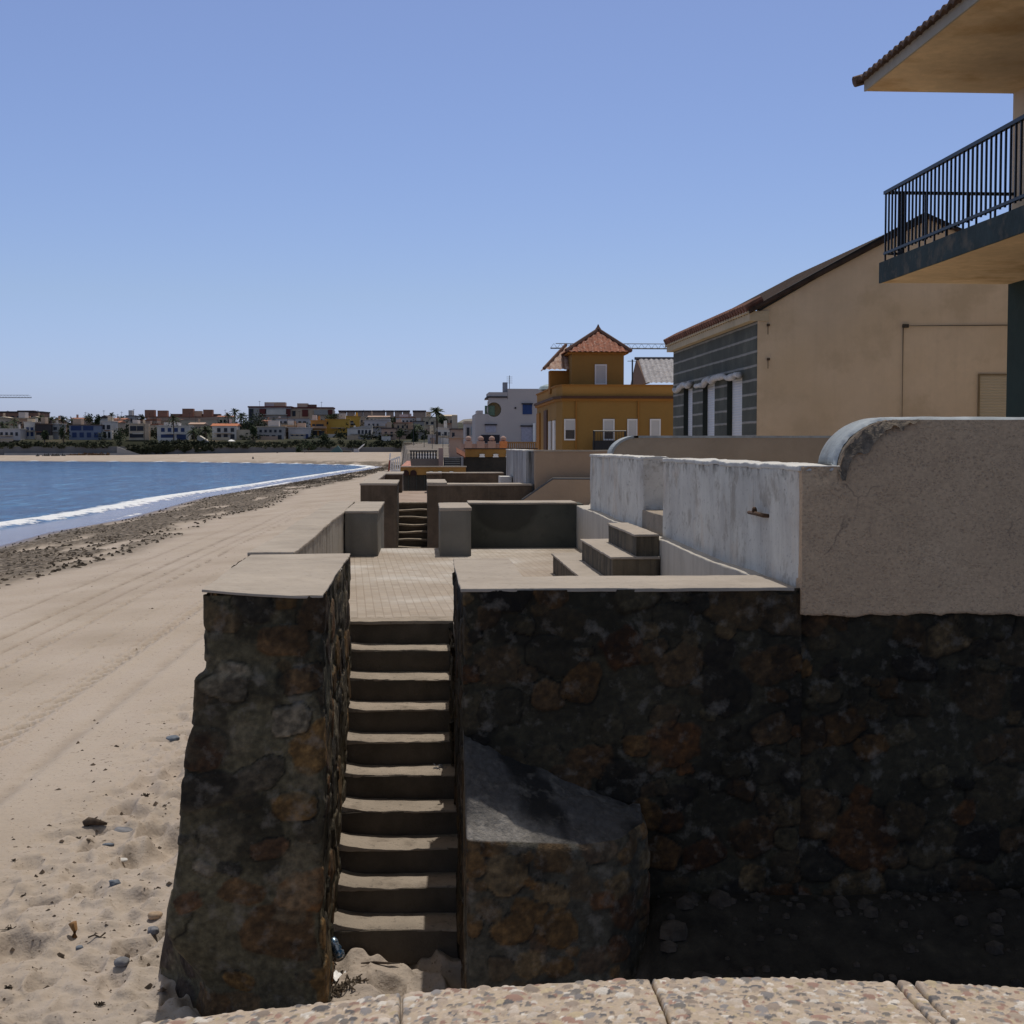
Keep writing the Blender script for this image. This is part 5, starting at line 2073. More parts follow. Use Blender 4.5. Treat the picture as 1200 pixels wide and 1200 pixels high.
def pebble_obj(name, label, cat, px, py, w, l, h, mat, seed, an=0, group=None, jag=.25):
    x, y, z = on_ground(px, py)
    bm = bmesh.new()
    bmesh.ops.create_icosphere(bm, subdivisions=3, radius=1)
    co = np.array([v.co[:] for v in bm.verts])
    k = 1 + jag * fbm(co[:, 0] * 1.6 + seed, co[:, 1] * 1.6, co[:, 2] * 1.6, seed, 3)
    co = np.sign(co) * np.abs(co) ** .85
    co = co * k[:, None] * (w * .85, l * .85, h * .9)
    R = np.array([[math.cos(an), -math.sin(an)], [math.sin(an), math.cos(an)]])
    co[:, :2] = co[:, :2] @ R.T
    for v, c in zip(bm.verts, co):
        v.co = c + (0, 0, h * .45)
    me = bpy.data.meshes.new(name)
    bm.to_mesh(me)
    bm.free()
    me.shade_smooth()
    me.materials.append(mat)
    o = bpy.data.objects.new(name, me)
    o.location = (x, y, z)
    link(o)
    return tag(o, label, cat, group)


M_sgrey = flat('grey_beach_stone', (.17, .17, .18), .8, .35, 14, .3)
M_sblue = flat('bluish_beach_stone', (.12, .14, .17), .8, .35, 14, .3)
M_swhite = flat('white_beach_stone', (.55, .54, .52), .8, .2, 14, .2)
M_stan = flat('tan_beach_stone', (.38, .28, .19), .85, .3, 14, .3)
M_drift = flat('dark_driftwood', (.07, .05, .035), .9, .5, 18, .6)
GS = 'loose stones on the sand left of the stone pier'
pebble_obj('beach_stone', 'smooth grey rounded stone lying alone near the bottom left of the sand', 'stone', 143, 1143, .056, .06, .032, M_sgrey, 1, 0, GS, .15)
pebble_obj('beach_stone', 'long flat pale grey stone beside the dark driftwood', 'stone', 145, 973, .10, .10, .022, M_sgrey, 2, .1, GS)
pebble_obj('beach_stone', 'thin dark sliver of stone below the long flat grey stone', 'stone', 127, 986, .06, .03, .014, M_sblue, 3, 0, GS)
pebble_obj('beach_stone', 'small white oval stone half sunk in the sand', 'stone', 143, 1010, .055, .05, .016, M_swhite, 4, 0, GS, .1)
pebble_obj('beach_stone', 'angular blue grey stone in the middle of the trampled sand', 'stone', 135, 1044, .045, .05, .03, M_sblue, 5, .5, GS, .5)
pebble_obj('beach_stone', 'tan rounded stone touching the foot of the stone pier', 'stone', 182, 1075, .062, .05, .03, M_stan, 6, 0, GS, .15)
pebble_obj('beach_stone', 'pale grey cracked stone just below the tan stone by the pier', 'stone', 180, 1092, .045, .05, .028, M_sgrey, 7, .3, GS, .4)
pebble_obj('beach_stone', 'bluish flat stone highest on the sand beside the battered pier', 'stone', 203, 866, .085, .10, .028, M_sblue, 8, .4, GS, .3)
pebble_obj('beach_stone', 'tiny brown round stone above the smooth grey rounded stone', 'stone', 149, 1122, .022, .025, .016, M_drift, 9, 0, GS)
pebble_obj('beach_stone', 'small grey stone with a blue tint left of the brown twig', 'stone', 93, 1112, .032, .035, .018, M_sblue, 10, .3, GS, .4)
for k, (px, py, w, lab) in enumerate(((170, 934, .09, 'dark clump of dried seaweed closest to the pier top of the trampled sand'), (193, 945, .035, 'small dark seaweed scrap next to the pier'),
                                      (11, 1091, .06, 'ragged brown seaweed scrap at the left picture edge'), (21, 1110, .03, 'little dark seaweed scrap below the ragged one at the left edge'),
                                      (28, 1051, .05, 'dark seaweed tuft on smooth sand near the left edge'), (91, 983, .05, 'twisted dark seaweed strand left of the flat stones'),
                                      (17, 1009, .04, 'lone seaweed tuft on the smooth raked sand'), (10, 1159, .06, 'low seaweed scrap at the bottom left corner'), (116, 1178, .05, 'folded dark scrap near the bottom edge of the sand'),
                                      (175, 985, .05, 'seaweed crumbs right of the long flat grey stone'))):
    x, y, z = on_ground(px, py)
    rng = np.random.default_rng(900 + k)
    mb = MB()
    for j in range(14):
        a = rng.uniform(0, 6.28)
        r0 = rng.uniform(0, w * .5)
        p0 = np.array((x + r0 * math.cos(a), y + r0 * math.sin(a), z + .004))
        q = [p0 + np.array((rng.normal() * w * .3 * t, rng.normal() * w * .3 * t, abs(rng.normal()) * w * .22 * (1 - abs(t - .5)))) for t in (0, .35, .7, 1)]
        mb.tube(q, [w * .05, w * .07, w * .06, w * .02], 5)
    o = mb.build('seaweed_scrap', M_weed)
    tag(o, lab, 'seaweed', 'seaweed scraps on the near sand')
x, y, z = on_ground(111, 968)
mb = MB()
mb.tube([(x - .10, y, z + .02), (x - .05, y + .01, z + .04), (x + .02, y, z + .035), (x + .11, y - .01, z + .02)], [.025, .04, .03, .012], 8)
mb.tube([(x - .02, y, z + .05), (x + .02, y + .03, z + .075)], [.012, .004], 6)
tag(mb.build('driftwood', M_drift, smooth=True), 'dark stub of driftwood on the trampled sand', 'driftwood')
x, y, z = on_ground(87, 1098)
mb = MB()
mb.tube([(x, y, z), (x + .005, y, z + .05), (x - .01, y, z + .10)], [.022, .02, .03], 7)
part_ = mb.build('cork_float', flat('orange_brown_cork', (.28, .15, .06), .85, .3, 20, .4), smooth=True)
tag(part_, 'upright orange brown cork stub on the trampled sand', 'cork')
x, y, z = on_ground(112, 1101)
mb = MB()
mb.tube([(x - .05, y, z + .01), (x - .01, y + .02, z + .02), (x + .03, y, z + .01), (x + .06, y + .03, z + .03)], .006, 5)
tag(mb.build('twig', M_drift), 'thin bent twig right of the cork stub', 'twig')

rng = np.random.default_rng(77)
mb = MB()
for k in range(170):
    xx, yy_ = rng.uniform(1.35, 4.4), 8.16 - abs(rng.normal()) * .35
    zz = float(ground_h(np.array([[xx]]), np.array([[yy_]]))[0, 0])
    w = rng.choice([.012, .025, .045, .08], p=[.4, .35, .2, .05]) * rng.uniform(.7, 1.3)
    n = 7
    vs = [(0, 0, w * .8)] + [(w * rng.uniform(.6, 1.2) * math.cos(t), w * rng.uniform(.6, 1.2) * math.sin(t), w * .45 * rng.uniform(.5, 1.2)) for t in np.linspace(0, 6.28, n, endpoint=False)] + \
         [(w * 1.15 * math.cos(t), w * 1.15 * math.sin(t), -w * .4) for t in np.linspace(0, 6.28, n, endpoint=False)]
    fs = [(0, 1 + j, 1 + (j + 1) % n) for j in range(n)] + [(1 + j, 1 + n + j, 1 + n + (j + 1) % n, 1 + (j + 1) % n) for j in range(n)]
    mb.add(np.array(vs) + (xx, yy_, zz), fs)
o = mb.build('rubble', flat('dusty_rubble', (.04, .032, .025), .9, .6, 9, .5))
tag(o, kind='stuff')

# crumbs of dry weed and grit strewn over the sand, nobody could count them
rng = np.random.default_rng(31)
mb = MB()
n = 1500
t = rng.random(n)
Yc = np.where(t < .55, rng.uniform(7.4, 18, n), 9 + 45 * rng.random(n) ** 1.3)
Xc = np.where(t < .55, -1.6 - np.abs(rng.normal(size=n)) * 1.0, -1.8 - 12 * rng.random(n))
Zc = ground_h(Xc[:, None], Yc[:, None])[:, 0]
for k in range(n):
    w = rng.choice([.006, .010, .017, .028], p=[.42, .34, .19, .05]) * rng.uniform(.7, 1.4)
    m = 5
    a0 = rng.uniform(0, 6.28)
    vs = [(0, 0, w * rng.uniform(.3, .8))] + [(w * rng.uniform(.5, 1.5) * math.cos(a0 + q), w * rng.uniform(.5, 1.5) * math.sin(a0 + q), -w * .2) for q in np.linspace(0, 6.28, m, endpoint=False)]
    mb.add(np.array(vs) + (Xc[k], Yc[k], Zc[k] + w * .1), [(0, 1 + j, 1 + (j + 1) % m) for j in range(m)])
tag(mb.build('sand_crumbs', flat('dry_weed_crumbs', (.075, .055, .04), .95, .6, 9)), kind='stuff')

# crushed can and rubbish at the stair foot
p = at(391, 1106, 9.0)
T = thing('drink_can', 'crushed blue and silver drink can leaning at the foot of the stairs', 'can', (p[0], 9.0, p[2]))
ax = np.array((.03, -.02, -.055))
c0 = p + np.array((-.012, 0, .035))
n = 14
prof = [.02, .031, .033, .027, .033, .03, .034, .031, .022]
pts = [c0 + ax * (i / 8 * 2.1) + np.array((.004 * math.sin(i * 2.2), 0, .003 * math.cos(i * 3))) for i in range(9)]
mb = MB()
mb.tube(pts, prof, n)
g = G('printed_can')
cv = g.noise(38, 3, .6)
col = g.ramp(cv, [(.40, (.03, .10, .20)), (.47, (.13, .22, .32)), (.52, (.50, .54, .58)), (.62, (.09, .16, .26))])
can = part(T, 'can_body', mb, g.fin(col, .3, None, .5, .6), smooth=True)
mb = MB()
mb.tube([pts[-1], pts[-1] + ax * .04], [.024, .022], n)
part(T, 'can_rim', mb, flat('aluminium', (.6, .6, .62), .3, .1, 6, 0, .9))
x, y, z = on_ground(386, 1152)
mb = MB()
mb.grid(np.array([[(x + .02 * i + .008 * math.sin(j), y + .03 * j, z + .02 + .018 * math.sin(i * 1.9 + j) + (.05 if i == 0 else 0)) for j in range(5)] for i in range(6)]))
o = mb.build('plastic_scrap', M_whitepaint, smooth=True)
tag(o, 'white plastic scrap caught against the pier at the stair foot', 'plastic')
rng = np.random.default_rng(3)
mb = MB()
for j in range(110):
    t = rng.random()
    px_, py_ = 385 + 42 * t + rng.normal() * 3, 1166 - 14 * t * t + rng.normal() * 3
    p = atz(px_, py_, -1.86)
    a = rng.uniform(0, 3.14)
    w = rng.uniform(.015, .04)
    p0 = p + (0, 0, .02 + .03 * rng.random())
    mb.tube([p0, p0 + (w * math.cos(a), w * math.sin(a), rng.normal() * .015)], [.006, .004], 4)
for j in range(40):
    p0 = at(386 + rng.normal() * 4, 1124 + rng.random() * 14, 8.95)
    a = rng.uniform(0, 3.14)
    w = rng.uniform(.01, .035)
    mb.tube([p0, p0 + (w * math.cos(a), w * .3, w * math.sin(a))], [.005, .003], 4)
o = mb.build('dry_seaweed', flat('brown_dry_seaweed', (.10, .075, .05), .9, .6, 60))
tag(o, kind='stuff')
x, y, z = on_ground(445, 1146)
mb = MB()
mb.tube([(x - .12, y + .01, z + .005), (x - .04, y, z + .012), (x + .05, y - .012, z + .01), (x + .13, y, z + .004)], [.004, .009, .007, .003], 6)
o = mb.build('twig', M_drift)
tag(o, 'long thin stick lying on the sand in front of the stairs', 'twig')
p = at(515, 902, 9.99)
mb = MB()
rng = np.random.default_rng(8)
for j in range(26):
    a = rng.uniform(0, 6.28)
    w = rng.uniform(.01, .03)
    p0 = p + (rng.normal() * .02, rng.normal() * .01, .01 + .02 * rng.random())
    mb.tube([p0, p0 + (w * math.cos(a), w * .4, w * math.sin(a) * .6)], [.004, .003], 4)
o = mb.build('seaweed_scrap', M_sgrey)
tag(o, 'grey tangle of dried seaweed on a stair tread against the right wall', 'seaweed', 'seaweed scraps on the near sand')

# ================================================================== FAR TOWN
def tpal(name, c, v=.12):
    return flat(name, c, .85, v, .25)


TW = dict(white=tpal('far_white_wall', (.56, .52, .47)), cream=tpal('far_cream_wall', (.50, .41, .30)), beige=tpal('far_beige_wall', (.46, .35, .25)),
          pink=tpal('far_pink_wall', (.42, .29, .22)), grey=tpal('far_grey_wall', (.34, .32, .30)), brown=tpal('far_brown_wall', (.13, .085, .065)), brick=tpal('far_brick', (.30, .15, .10)),
          dark=tpal('far_dark_wall', (.06, .05, .05)), blue=tpal('far_bluish_wall', (.20, .22, .28)), yellow=tpal('far_yellow_wall', (.52, .31, .06)), orange=tpal('far_orange_wall', (.46, .22, .06)),
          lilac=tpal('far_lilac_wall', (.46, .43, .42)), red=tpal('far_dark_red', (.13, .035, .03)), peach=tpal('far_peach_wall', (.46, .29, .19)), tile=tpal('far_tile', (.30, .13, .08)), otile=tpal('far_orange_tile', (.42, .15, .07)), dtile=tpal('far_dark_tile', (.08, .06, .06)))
W_dark = flat('far_window_dark', (.02, .022, .03), .4)
W_blue = flat('far_window_blue', (.02, .04, .12), .4)
GH = 'houses of the town across the bay'


def far_house(name, label, px0, px1, pyt, pyb, Y, wall, wins=(), roof=None, roof_h=3, dep=10, winmat=None, extra=(), cat='house', group=GH):
    """pixel rectangle of the facade at depth Y; wins are fractions (u0,u1,v0,v1) from the left/top"""
    x0, x1, z0, z1 = pz(px0, px1, pyt, pyb, Y)
    gz = float(ground_h(np.array([[(x0 + x1) / 2]]), np.array([[Y + 2]]), None, False)[0, 0]) - 1.5
    zb = min(z0, gz)
    T = thing(name, label, cat, ((x0 + x1) / 2, Y + dep / 2, zb), group)
    mb = MB()
    mb.box(x0, x1, Y, Y + dep, zb, z1)
    part(T, 'wall', mb, TW[wall])
    for (u0, u1, v0, v1) in wins:
        a, b = x0 + (x1 - x0) * u0, x0 + (x1 - x0) * u1
        c, d = z1 - (z1 - z0) * v1, z1 - (z1 - z0) * v0
        mb = MB()
        mb.box(a, b, Y - .12, Y - .01, c, d)
        part(T, 'window', mb, winmat or W_dark)
    px = (x1 - x0) / (px1 - px0)
    if roof:
        mb = MB()
        h = roof_h * px
        o_ = .5
        if roof[0] == 'g':     # ridge across the view
            mb.prism([(x0 - o_, Y - o_, z1), (x0 - o_, Y + dep / 2, z1 + h), (x0 - o_, Y + dep + o_, z1)], (x1 - x0 + 2 * o_, 0, 0))
        elif roof[0] == 'f':   # gable to the front
            mb.prism([(x0 - o_, Y - o_, z1), (x1 + o_, Y - o_, z1), ((x0 + x1) / 2, Y - o_, z1 + h)], (0, dep + o_, 0))
        elif roof[0] == 's':   # single slope rising to the right
            mb.prism([(x0 - o_, Y - .3, z1), (x1, Y - .3, z1), (x1, Y - .3, z1 + h)], (0, dep, 0))
        elif roof[0] == 'S':
            mb.prism([(x0, Y - .3, z1), (x1 + o_, Y - .3, z1), (x0, Y - .3, z1 + h)], (0, dep, 0))
        else:
            mb.box(x0 - .3, x1 + .3, Y - .3, Y + dep, z1, z1 + h)
        part(T, 'roof', mb, TW[roof[1:]])
    rg_ = np.random.default_rng(int(px0 * 13 + pyt * 7) % 99991)
    if px1 - px0 < 60 and Y > 200:
        W_, H2 = x1 - x0, z1 - zb
        if rg_.random() < .75:
            cx_ = x0 + W_ * rg_.uniform(.12, .85)
            mb = MB()
            mb.box(cx_ - .35, cx_ + .35, Y + dep * .5, Y + dep * .5 + .7, z1 - .2, z1 + rg_.uniform(.9, 2.0) + (roof_h * px * .6 if roof and roof[0] in 'gf' else 0))
            part(T, 'chimney', mb, TW[wall])
        if rg_.random() < .7 and roof and roof[0] == 'b':
            a_ = x0 + W_ * rg_.uniform(0, .4)
            mb = MB()
            mb.box(a_, a_ + W_ * rg_.uniform(.25, .5), Y + dep * .35, Y + dep * .8, z1, z1 + rg_.uniform(1.3, 2.6))
            part(T, 'roof_room', mb, TW[['cream', 'white', 'beige', 'pink', 'lilac'][rg_.integers(5)]])
        if rg_.random() < .8:
            a_ = x0 + W_ * rg_.uniform(0, .3)
            b_ = x1 - W_ * rg_.uniform(0, .3)
            mb = MB()
            mb.box(a_, b_, Y - 1.4, Y - .15, z1 - (z1 - z0) * .50 - .2, z1 - (z1 - z0) * .50)
            part(T, 'balcony', mb, TW[['cream', 'white', 'beige', 'tile', 'grey'][rg_.integers(5)]])
        if rg_.random() < .8:
            a_ = x0 + W_ * rg_.uniform(-.1, .5)
            mb = MB()
            mb.box(a_, a_ + W_ * rg_.uniform(.4, .7), Y - 4, Y - 3.7, zb, z0 + rg_.uniform(.6, 1.6))
            part(T, 'garden_wall', mb, TW[['cream', 'white', 'beige', 'pink', 'grey'][rg_.integers(5)]])
        if rg_.random() < .6:
            a_ = x0 + W_ * rg_.uniform(.05, .9)
            mb = MB()
            mb.tube([(a_, Y + 4, z1), (a_, Y + 4, z1 + 3.2)], .06, 4)
            mb.box(a_ - .5, a_ + .5, Y + 3.97, Y + 4.03, z1 + 2.8, z1 + 2.9)
            part(T, 'antenna', mb, TW['dark'])
    for (nm, a, b, c, d, m, dy) in extra:
        q = pz(a, b, c, d, Y + dy)
        mb = MB()
        mb.box(q[0], q[1], Y + dy, Y + dy + max(.5, dep * .3), q[2], q[3])
        part(T, nm, mb, TW[m])
    return T


def row(n, u0, u1, v0, v1, fill=.6):
    s = (u1 - u0) / n
    return [(u0 + s * (k + .5 - fill / 2), u0 + s * (k + .5 + fill / 2), v0, v1) for k in range(n)]


H_ = far_house
# back row on the crest
H_('apartment_block', 'brown brick apartment block at the far left skyline', -20, 49, 483.5, 495, 660, 'brick', row(9, .02, .98, .35, .75, .55) + row(3, .1, .9, .8, .98, .7), 'bdark', 1.6, 14, extra=[('penthouse', 20, 40, 481, 484, 'brown', 2)], cat='apartments')
H_('hotel_block', 'long pinkish complex with sloping roofs and square brick stair towers on the crest', 172, 258, 489, 503, 640, 'pink', row(10, .03, .97, .25, .6, .5), 'btile', 1.2, 14,
   extra=[('stair_tower', 169.5, 181, 480.3, 490, 'brick', 1), ('stair_tower', 184.5, 196, 481, 490, 'brick', 1), ('stair_tower', 213.5, 226.5, 478.8, 490, 'brick', 1), ('stair_tower', 238, 249, 480, 490, 'brick', 1),
          ('link_wall', 227, 236, 481.5, 490, 'beige', 3), ('upper_storey', 200, 258, 485, 490, 'brown', 4)], cat='apartments')
H_('terrace_house', 'pinkish sloping roofed house stepping down below the brick stair towers', 212, 256, 492, 506, 600, 'cream', row(5, .1, .95, .45, .75, .5), 's' + 'pink', 4)
H_('terrace_house', 'beige house with a long lean roof left of the stepped pinkish house', 183, 212, 494, 506, 600, 'beige', row(4, .1, .95, .3, .6, .5), 'spink', 3)
H_('terrace_house', 'tan house under the leftmost brick stair tower', 158, 184, 493, 507, 590, 'pink', row(3, .1, .9, .35, .65, .4), 'stile', 3)
H_('apartment_block', 'left apartment block with a dark red roof line and white balconies', 291, 341, 477.5, 494, 650, 'grey', [(.02, .12, .1, .9), (.38, .62, .1, .4)], 'bred', 1.6, 14,
   extra=[('balcony', 312, 335, 479.5, 485.5, 'white', -1), ('penthouse', 311, 321, 472.5, 477, 'lilac', 4), ('bay', 304, 311, 479, 488, 'red', -.6), ('bay', 335.5, 340.5, 479, 488, 'red', -.6)], cat='apartments')
H_('apartment_block', 'right apartment block with a dark red roof line and a square penthouse', 341.5, 390, 478.5, 494, 652, 'beige', [(.55, .64, .15, .8), (.02, .1, .2, .6)], 'bred', 1.5, 14,
   extra=[('balcony', 368, 384, 480.5, 486, 'grey', -1), ('penthouse', 360.5, 370.5, 474, 478, 'brown', 4), ('bay', 354, 361, 480, 488, 'red', -.6), ('bay', 384.5, 389.5, 480, 488, 'red', -.6)], cat='apartments')
T = thing('townhouse_row', 'long row of small pink townhouses with dark tiled tops on the right skyline', 'houses', (-20, 690, 14), GH)
for (a, b) in ((397, 405), (406.5, 415), (416.5, 424.5), (425.5, 434.5), (436, 451), (452.5, 461), (462.5, 471), (472, 480), (484, 499)):
    x0, x1, z0, z1 = pz(a, b, 482.7, 492, 690)
    mb = MB()
    mb.box(x0, x1, 690, 699, 10, z1)
    w = part(T, 'wall', mb, TW['pink'])
    mb = MB()
    mb.box(x0 - .2, x1 + .2, 689.6, 699, z1, z1 + .75)
    mb.build('roof', TW['dtile'], w)
x0, x1, z0, z1 = pz(396, 499, 487.6, 492, 691)
mb = MB()
mb.box(x0, x1, 689, 689.5, 9, z1)
part(T, 'garden_wall', mb, TW['pink'])

# middle rows
H_('terrace_house', 'beige house with arched dark openings at the far left', -8, 13, 490, 501, 570, 'cream', row(3, .1, .9, .35, .8, .45), 'fcream', 2)
H_('terrace_house', 'cream house with twin arches right of the far left beige house', 14, 34, 490.5, 502, 565, 'peach', row(3, .1, .9, .35, .75, .5), 'bcream', 1)
H_('terrace_house', 'pale house with a rounded gable below the brown brick block', 35, 48, 490, 502, 560, 'beige', row(2, .1, .9, .3, .7, .5), 'fbeige', 2.5)
H_('terrace_house', 'small cream house with a pinkish roof between two palms', 60, 71, 492.5, 504, 560, 'peach', row(2, .15, .9, .3, .7, .5), 'ftile', 2)
H_('terrace_house', 'reddish roofed house behind the bluish flat topped house', 83, 101, 492, 501, 560, 'pink', row(3, .1, .9, .4, .7, .5), 'gtile', 3)
H_('terrace_house', 'white house with a pointed gable and dark roof near the left palms', 117, 128, 490, 503, 555, 'white', row(2, .1, .9, .4, .75, .5), 'fdtile', 3.6)
H_('terrace_house', 'beige house with a flat roof left of the tan house', 132, 146, 491.5, 506, 560, 'beige', row(3, .1, .9, .3, .6, .5), 'gtile', 2)
H_('terrace_house', 'little grey lookout house on the skyline right of the tall left palm', 147, 157, 487.5, 497, 620, 'grey', row(2, .1, .9, .3, .7, .5), 'bdtile', .8)
H_('terrace_house', 'tan house with a hipped red roof behind the white cubic villa', 128, 140, 495, 506, 530, 'beige', row(2, .1, .9, .3, .7, .45), 'gtile', 2.4)
H_('terrace_house', 'cream house with a terracotta lean roof behind the cream banded villa', 170, 186, 498, 508, 530, 'cream', row(3, .1, .9, .35, .7, .45), 'stile', 2)
H_('terrace_house', 'pale beige house peeping between the white blue windowed villa and the orange roof', 222, 238, 497, 510, 540, 'beige', row(3, .1, .9, .25, .55, .45), 'gpink', 2.2)
H_('terrace_house', 'cream house high behind the orange tiled villa', 255, 272, 488.5, 500, 600, 'cream', row(3, .1, .9, .3, .6, .45), 'gtile', 1.8)
H_('terrace_house', 'beige flat house below the townhouse row at the left', 408, 428, 489, 500, 580, 'beige', row(4, .1, .9, .3, .6, .45), 'bcream', .8)
H_('terrace_house', 'pale long house below the middle of the townhouse row', 432, 456, 488.5, 497, 600, 'cream', row(5, .05, .95, .3, .65, .45), 'gpink', 1.6)
H_('terrace_house', 'lilac grey house below the right end of the townhouse row', 464, 486, 489.5, 500, 570, 'lilac', row(4, .1, .9, .3, .6, .45), 'btile', .8)
H_('terrace_house', 'peach house in front of the left apartment block foot', 308, 326, 493.5, 503, 590, 'peach', row(3, .1, .9, .3, .6, .45), 'gtile', 1.6)
# front row
H_('seafront_villa', 'white and lilac villa at the far left seafront', -4, 24, 503, 517, 492, 'lilac', row(4, .1, .95, .25, .55, .5), 'bwhite', .8)  # wall is one even lilac grey
H_('seafront_villa', 'white villa with blue shutters next to the flat dark villa', 28, 41, 495, 514, 500, 'white', row(2, .1, .95, .3, .5, .6) + row(2, .1, .95, .6, .85, .6), 'bwhite', .8, winmat=W_blue)
H_('seafront_villa', 'flat dark brown villa in the left seafront row', 42, 60, 497.5, 514, 498, 'dark', row(2, .05, .95, .45, .85, .8), 'bbrown', 1.2)
H_('seafront_villa', 'narrow pale green grey villa right of the dark brown villa', 60.5, 69, 497, 514, 500, 'grey', row(1, .1, .9, .2, .4, .6), 'bwhite', .8)
H_('seafront_villa', 'wide bluish flat topped villa with dark blue upper windows', 81, 119, 498.5, 515, 495, 'blue', row(2, .03, .78, .04, .36, .85) + row(4, .05, .95, .5, .85, .6), 'bbrown', 1.0, winmat=W_blue)
H_('seafront_villa', 'white cubic villa with a columned porch left of the banded villa', 119.5, 131, 494, 514, 497, 'white', [(.08, .3, .2, .45), (.5, .85, .2, .45), (.05, .9, .62, .95)], 'bwhite', .8, extra=[('column', 119.5, 120.8, 506, 514, 'white', -1.2), ('column', 124.5, 126, 506, 514, 'white', -1.2), ('column', 129.5, 131, 506, 514, 'white', -1.2)])
H_('seafront_villa', 'cream villa with two dark horizontal window bands and a side wall', 151, 169, 497, 519, 493, 'cream', [(.08, .50, .10, .36), (.54, .96, .10, .36), (.05, .96, .5, .72)], 'bcream', .8, extra=[('side_wall', 169.2, 174.5, 496.5, 518, 'beige', -.5)])
H_('seafront_villa', 'white villa with rows of blue windows and a long blue porch', 184, 221, 499.5, 516, 494, 'white', row(4, .08, .92, .12, .4, .55) + [(.12, .52, .58, .95), (.62, .92, .58, .95)], 'bwhite', .9, winmat=W_blue)
H_('seafront_villa', 'white villa with an orange tiled roof and two rows of arches', 248.5, 277, 499, 516, 496, 'white', row(3, .14, .98, .15, .42, .5) + row(3, .14, .98, .58, .9, .6), 'gotile', 3, extra=[('annex', 277.2, 295, 503.5, 516, 'cream', 1)])
H_('annex_house', 'low white arcade house right of the orange tiled villa', 301, 333, 500.5, 516, 500, 'grey', row(5, .05, .95, .2, .4, .5) + row(4, .05, .95, .6, .95, .6), 'bcream', 1)
H_('terrace_house', 'peach coloured house in the middle of the grey row', 330, 347, 498.5, 512, 510, 'peach', row(2, .1, .9, .35, .7, .4), 'bcream', .8)
H_('terrace_house', 'white house with lilac front and blue doors left of the orange house', 338, 364, 501.5, 516, 505, 'lilac', row(4, .05, .95, .5, .95, .5), 'bwhite', .7, winmat=W_blue)
H_('terrace_house', 'grey terrace behind the arcade house', 318, 362, 490.5, 501, 560, 'lilac', row(7, .05, .95, .3, .6, .6), 'bpink', .8)
H_('terrace_house', 'orange house with dark window openings at the left of the yellow block', 364, 382, 493, 515, 515, 'orange', [(.35, .85, .18, .4), (.1, .3, .18, .4), (.15, .42, .55, .8), (.55, .9, .55, .85)], 'borange', .6, extra=[('balcony', 366, 382, 499.5, 502, 'peach', -1)])
H_('terrace_house', 'big plain yellow block house with a bushy roof garden', 381.5, 409, 491.5, 511, 520, 'yellow', [(.03, .12, .15, .3)], 'byellow', .5)
H_('terrace_house', 'upper yellow house stepping up behind the plain yellow block', 399.5, 421, 488, 503, 540, 'yellow', [(.5, .68, .35, .7)], 'Syellow', 1)
H_('terrace_house', 'white stepped house with a sloping grey roof right of the yellow block', 427, 457, 492.5, 506, 520, 'lilac', row(3, .1, .6, .3, .7, .4), 'slilac', 2)
H_('terrace_house', 'low white house with a long slanted roof by the beach hedge', 407, 436, 502, 515, 500, 'white', row(4, .4, .98, .15, .55, .6), 'sgrey', 4, extra=[('porch', 423, 450, 509, 511, 'grey', -2)])
H_('terrace_house', 'small dark roofed brown house right of the slanted white roof', 447, 464, 502.5, 514, 495, 'pink', row(2, .1, .9, .3, .8, .4), 'bdtile', 1.4)
H_('terrace_house', 'tan house with a brown tiled top near the tall palm', 462, 482, 496, 513, 480 + 25, 'beige', row(3, .1, .9, .15, .35, .4), 'btile', .9, extra=[('orange_bay', 478, 484, 496, 503, 'peach', -1)])
H_('terrace_house', 'grey block house behind the lamp posts left of the tall palm', 484, 497, 494, 514, 480 + 30, 'grey', row(2, .1, .9, .2, .5, .6), 'bdark', .8)
H_('terrace_house', 'pale stone house low on the right skyline', 496, 511, 489, 506, 560, 'cream', row(2, .1, .9, .3, .5, .5), 'bcream', .6)
H_('terrace_house', 'beige house on the low right skyline behind the little white cottage', 513, 534, 487.5, 504, 500, 'beige', row(3, .1, .9, .3, .5, .5), 'gcream', 2)
H_('cottage', 'little white cottage with two dark windows beside the tall palm', 511.5, 527, 502, 519, 300, 'white', [(.12, .32, .25, .55), (.58, .78, .25, .55)], 'Swhite', 1.5, 8)
H_('cottage', 'white lower annex left of the little white cottage', 501.5, 511, 509.5, 521, 305, 'lilac', [(.3, .5, .3, .6)], 'bwhite', .4, 8)
H_('cottage', 'tan brick cottage with a dark flat roof left of the glazed porch house', 529, 544, 503.5, 521, 240, 'pink', [(.05, .25, .2, .6)], 'bdtile', 1.5, 8)
H_('cottage', 'pinkish garden shed wall in front of the tan brick cottage', 527, 541, 513.5, 536, 120, 'pink', [], 'bpink', .3, 4)

# a distant bare hill
Xh, Yh = np.meshgrid(np.linspace(-260, 260, 60), np.linspace(900, 1300, 30), indexing='ij')
c = at(553, 489, 1050)
Zh = 2 + (c[2] - 2) * np.exp(-((Xh - c[0]) / 26) ** 2) * np.exp(-((Yh - 1050) / 120) ** 2) + 6 * fbm(Xh * .01, Yh * .01, None, 4, 3)
mb = MB()
mb.grid(np.stack([Xh, Yh, Zh], -1), flip=True)
tag(mb.build('hill', tpal('bare_hill', (.20, .18, .15)), smooth=True), kind='structure')

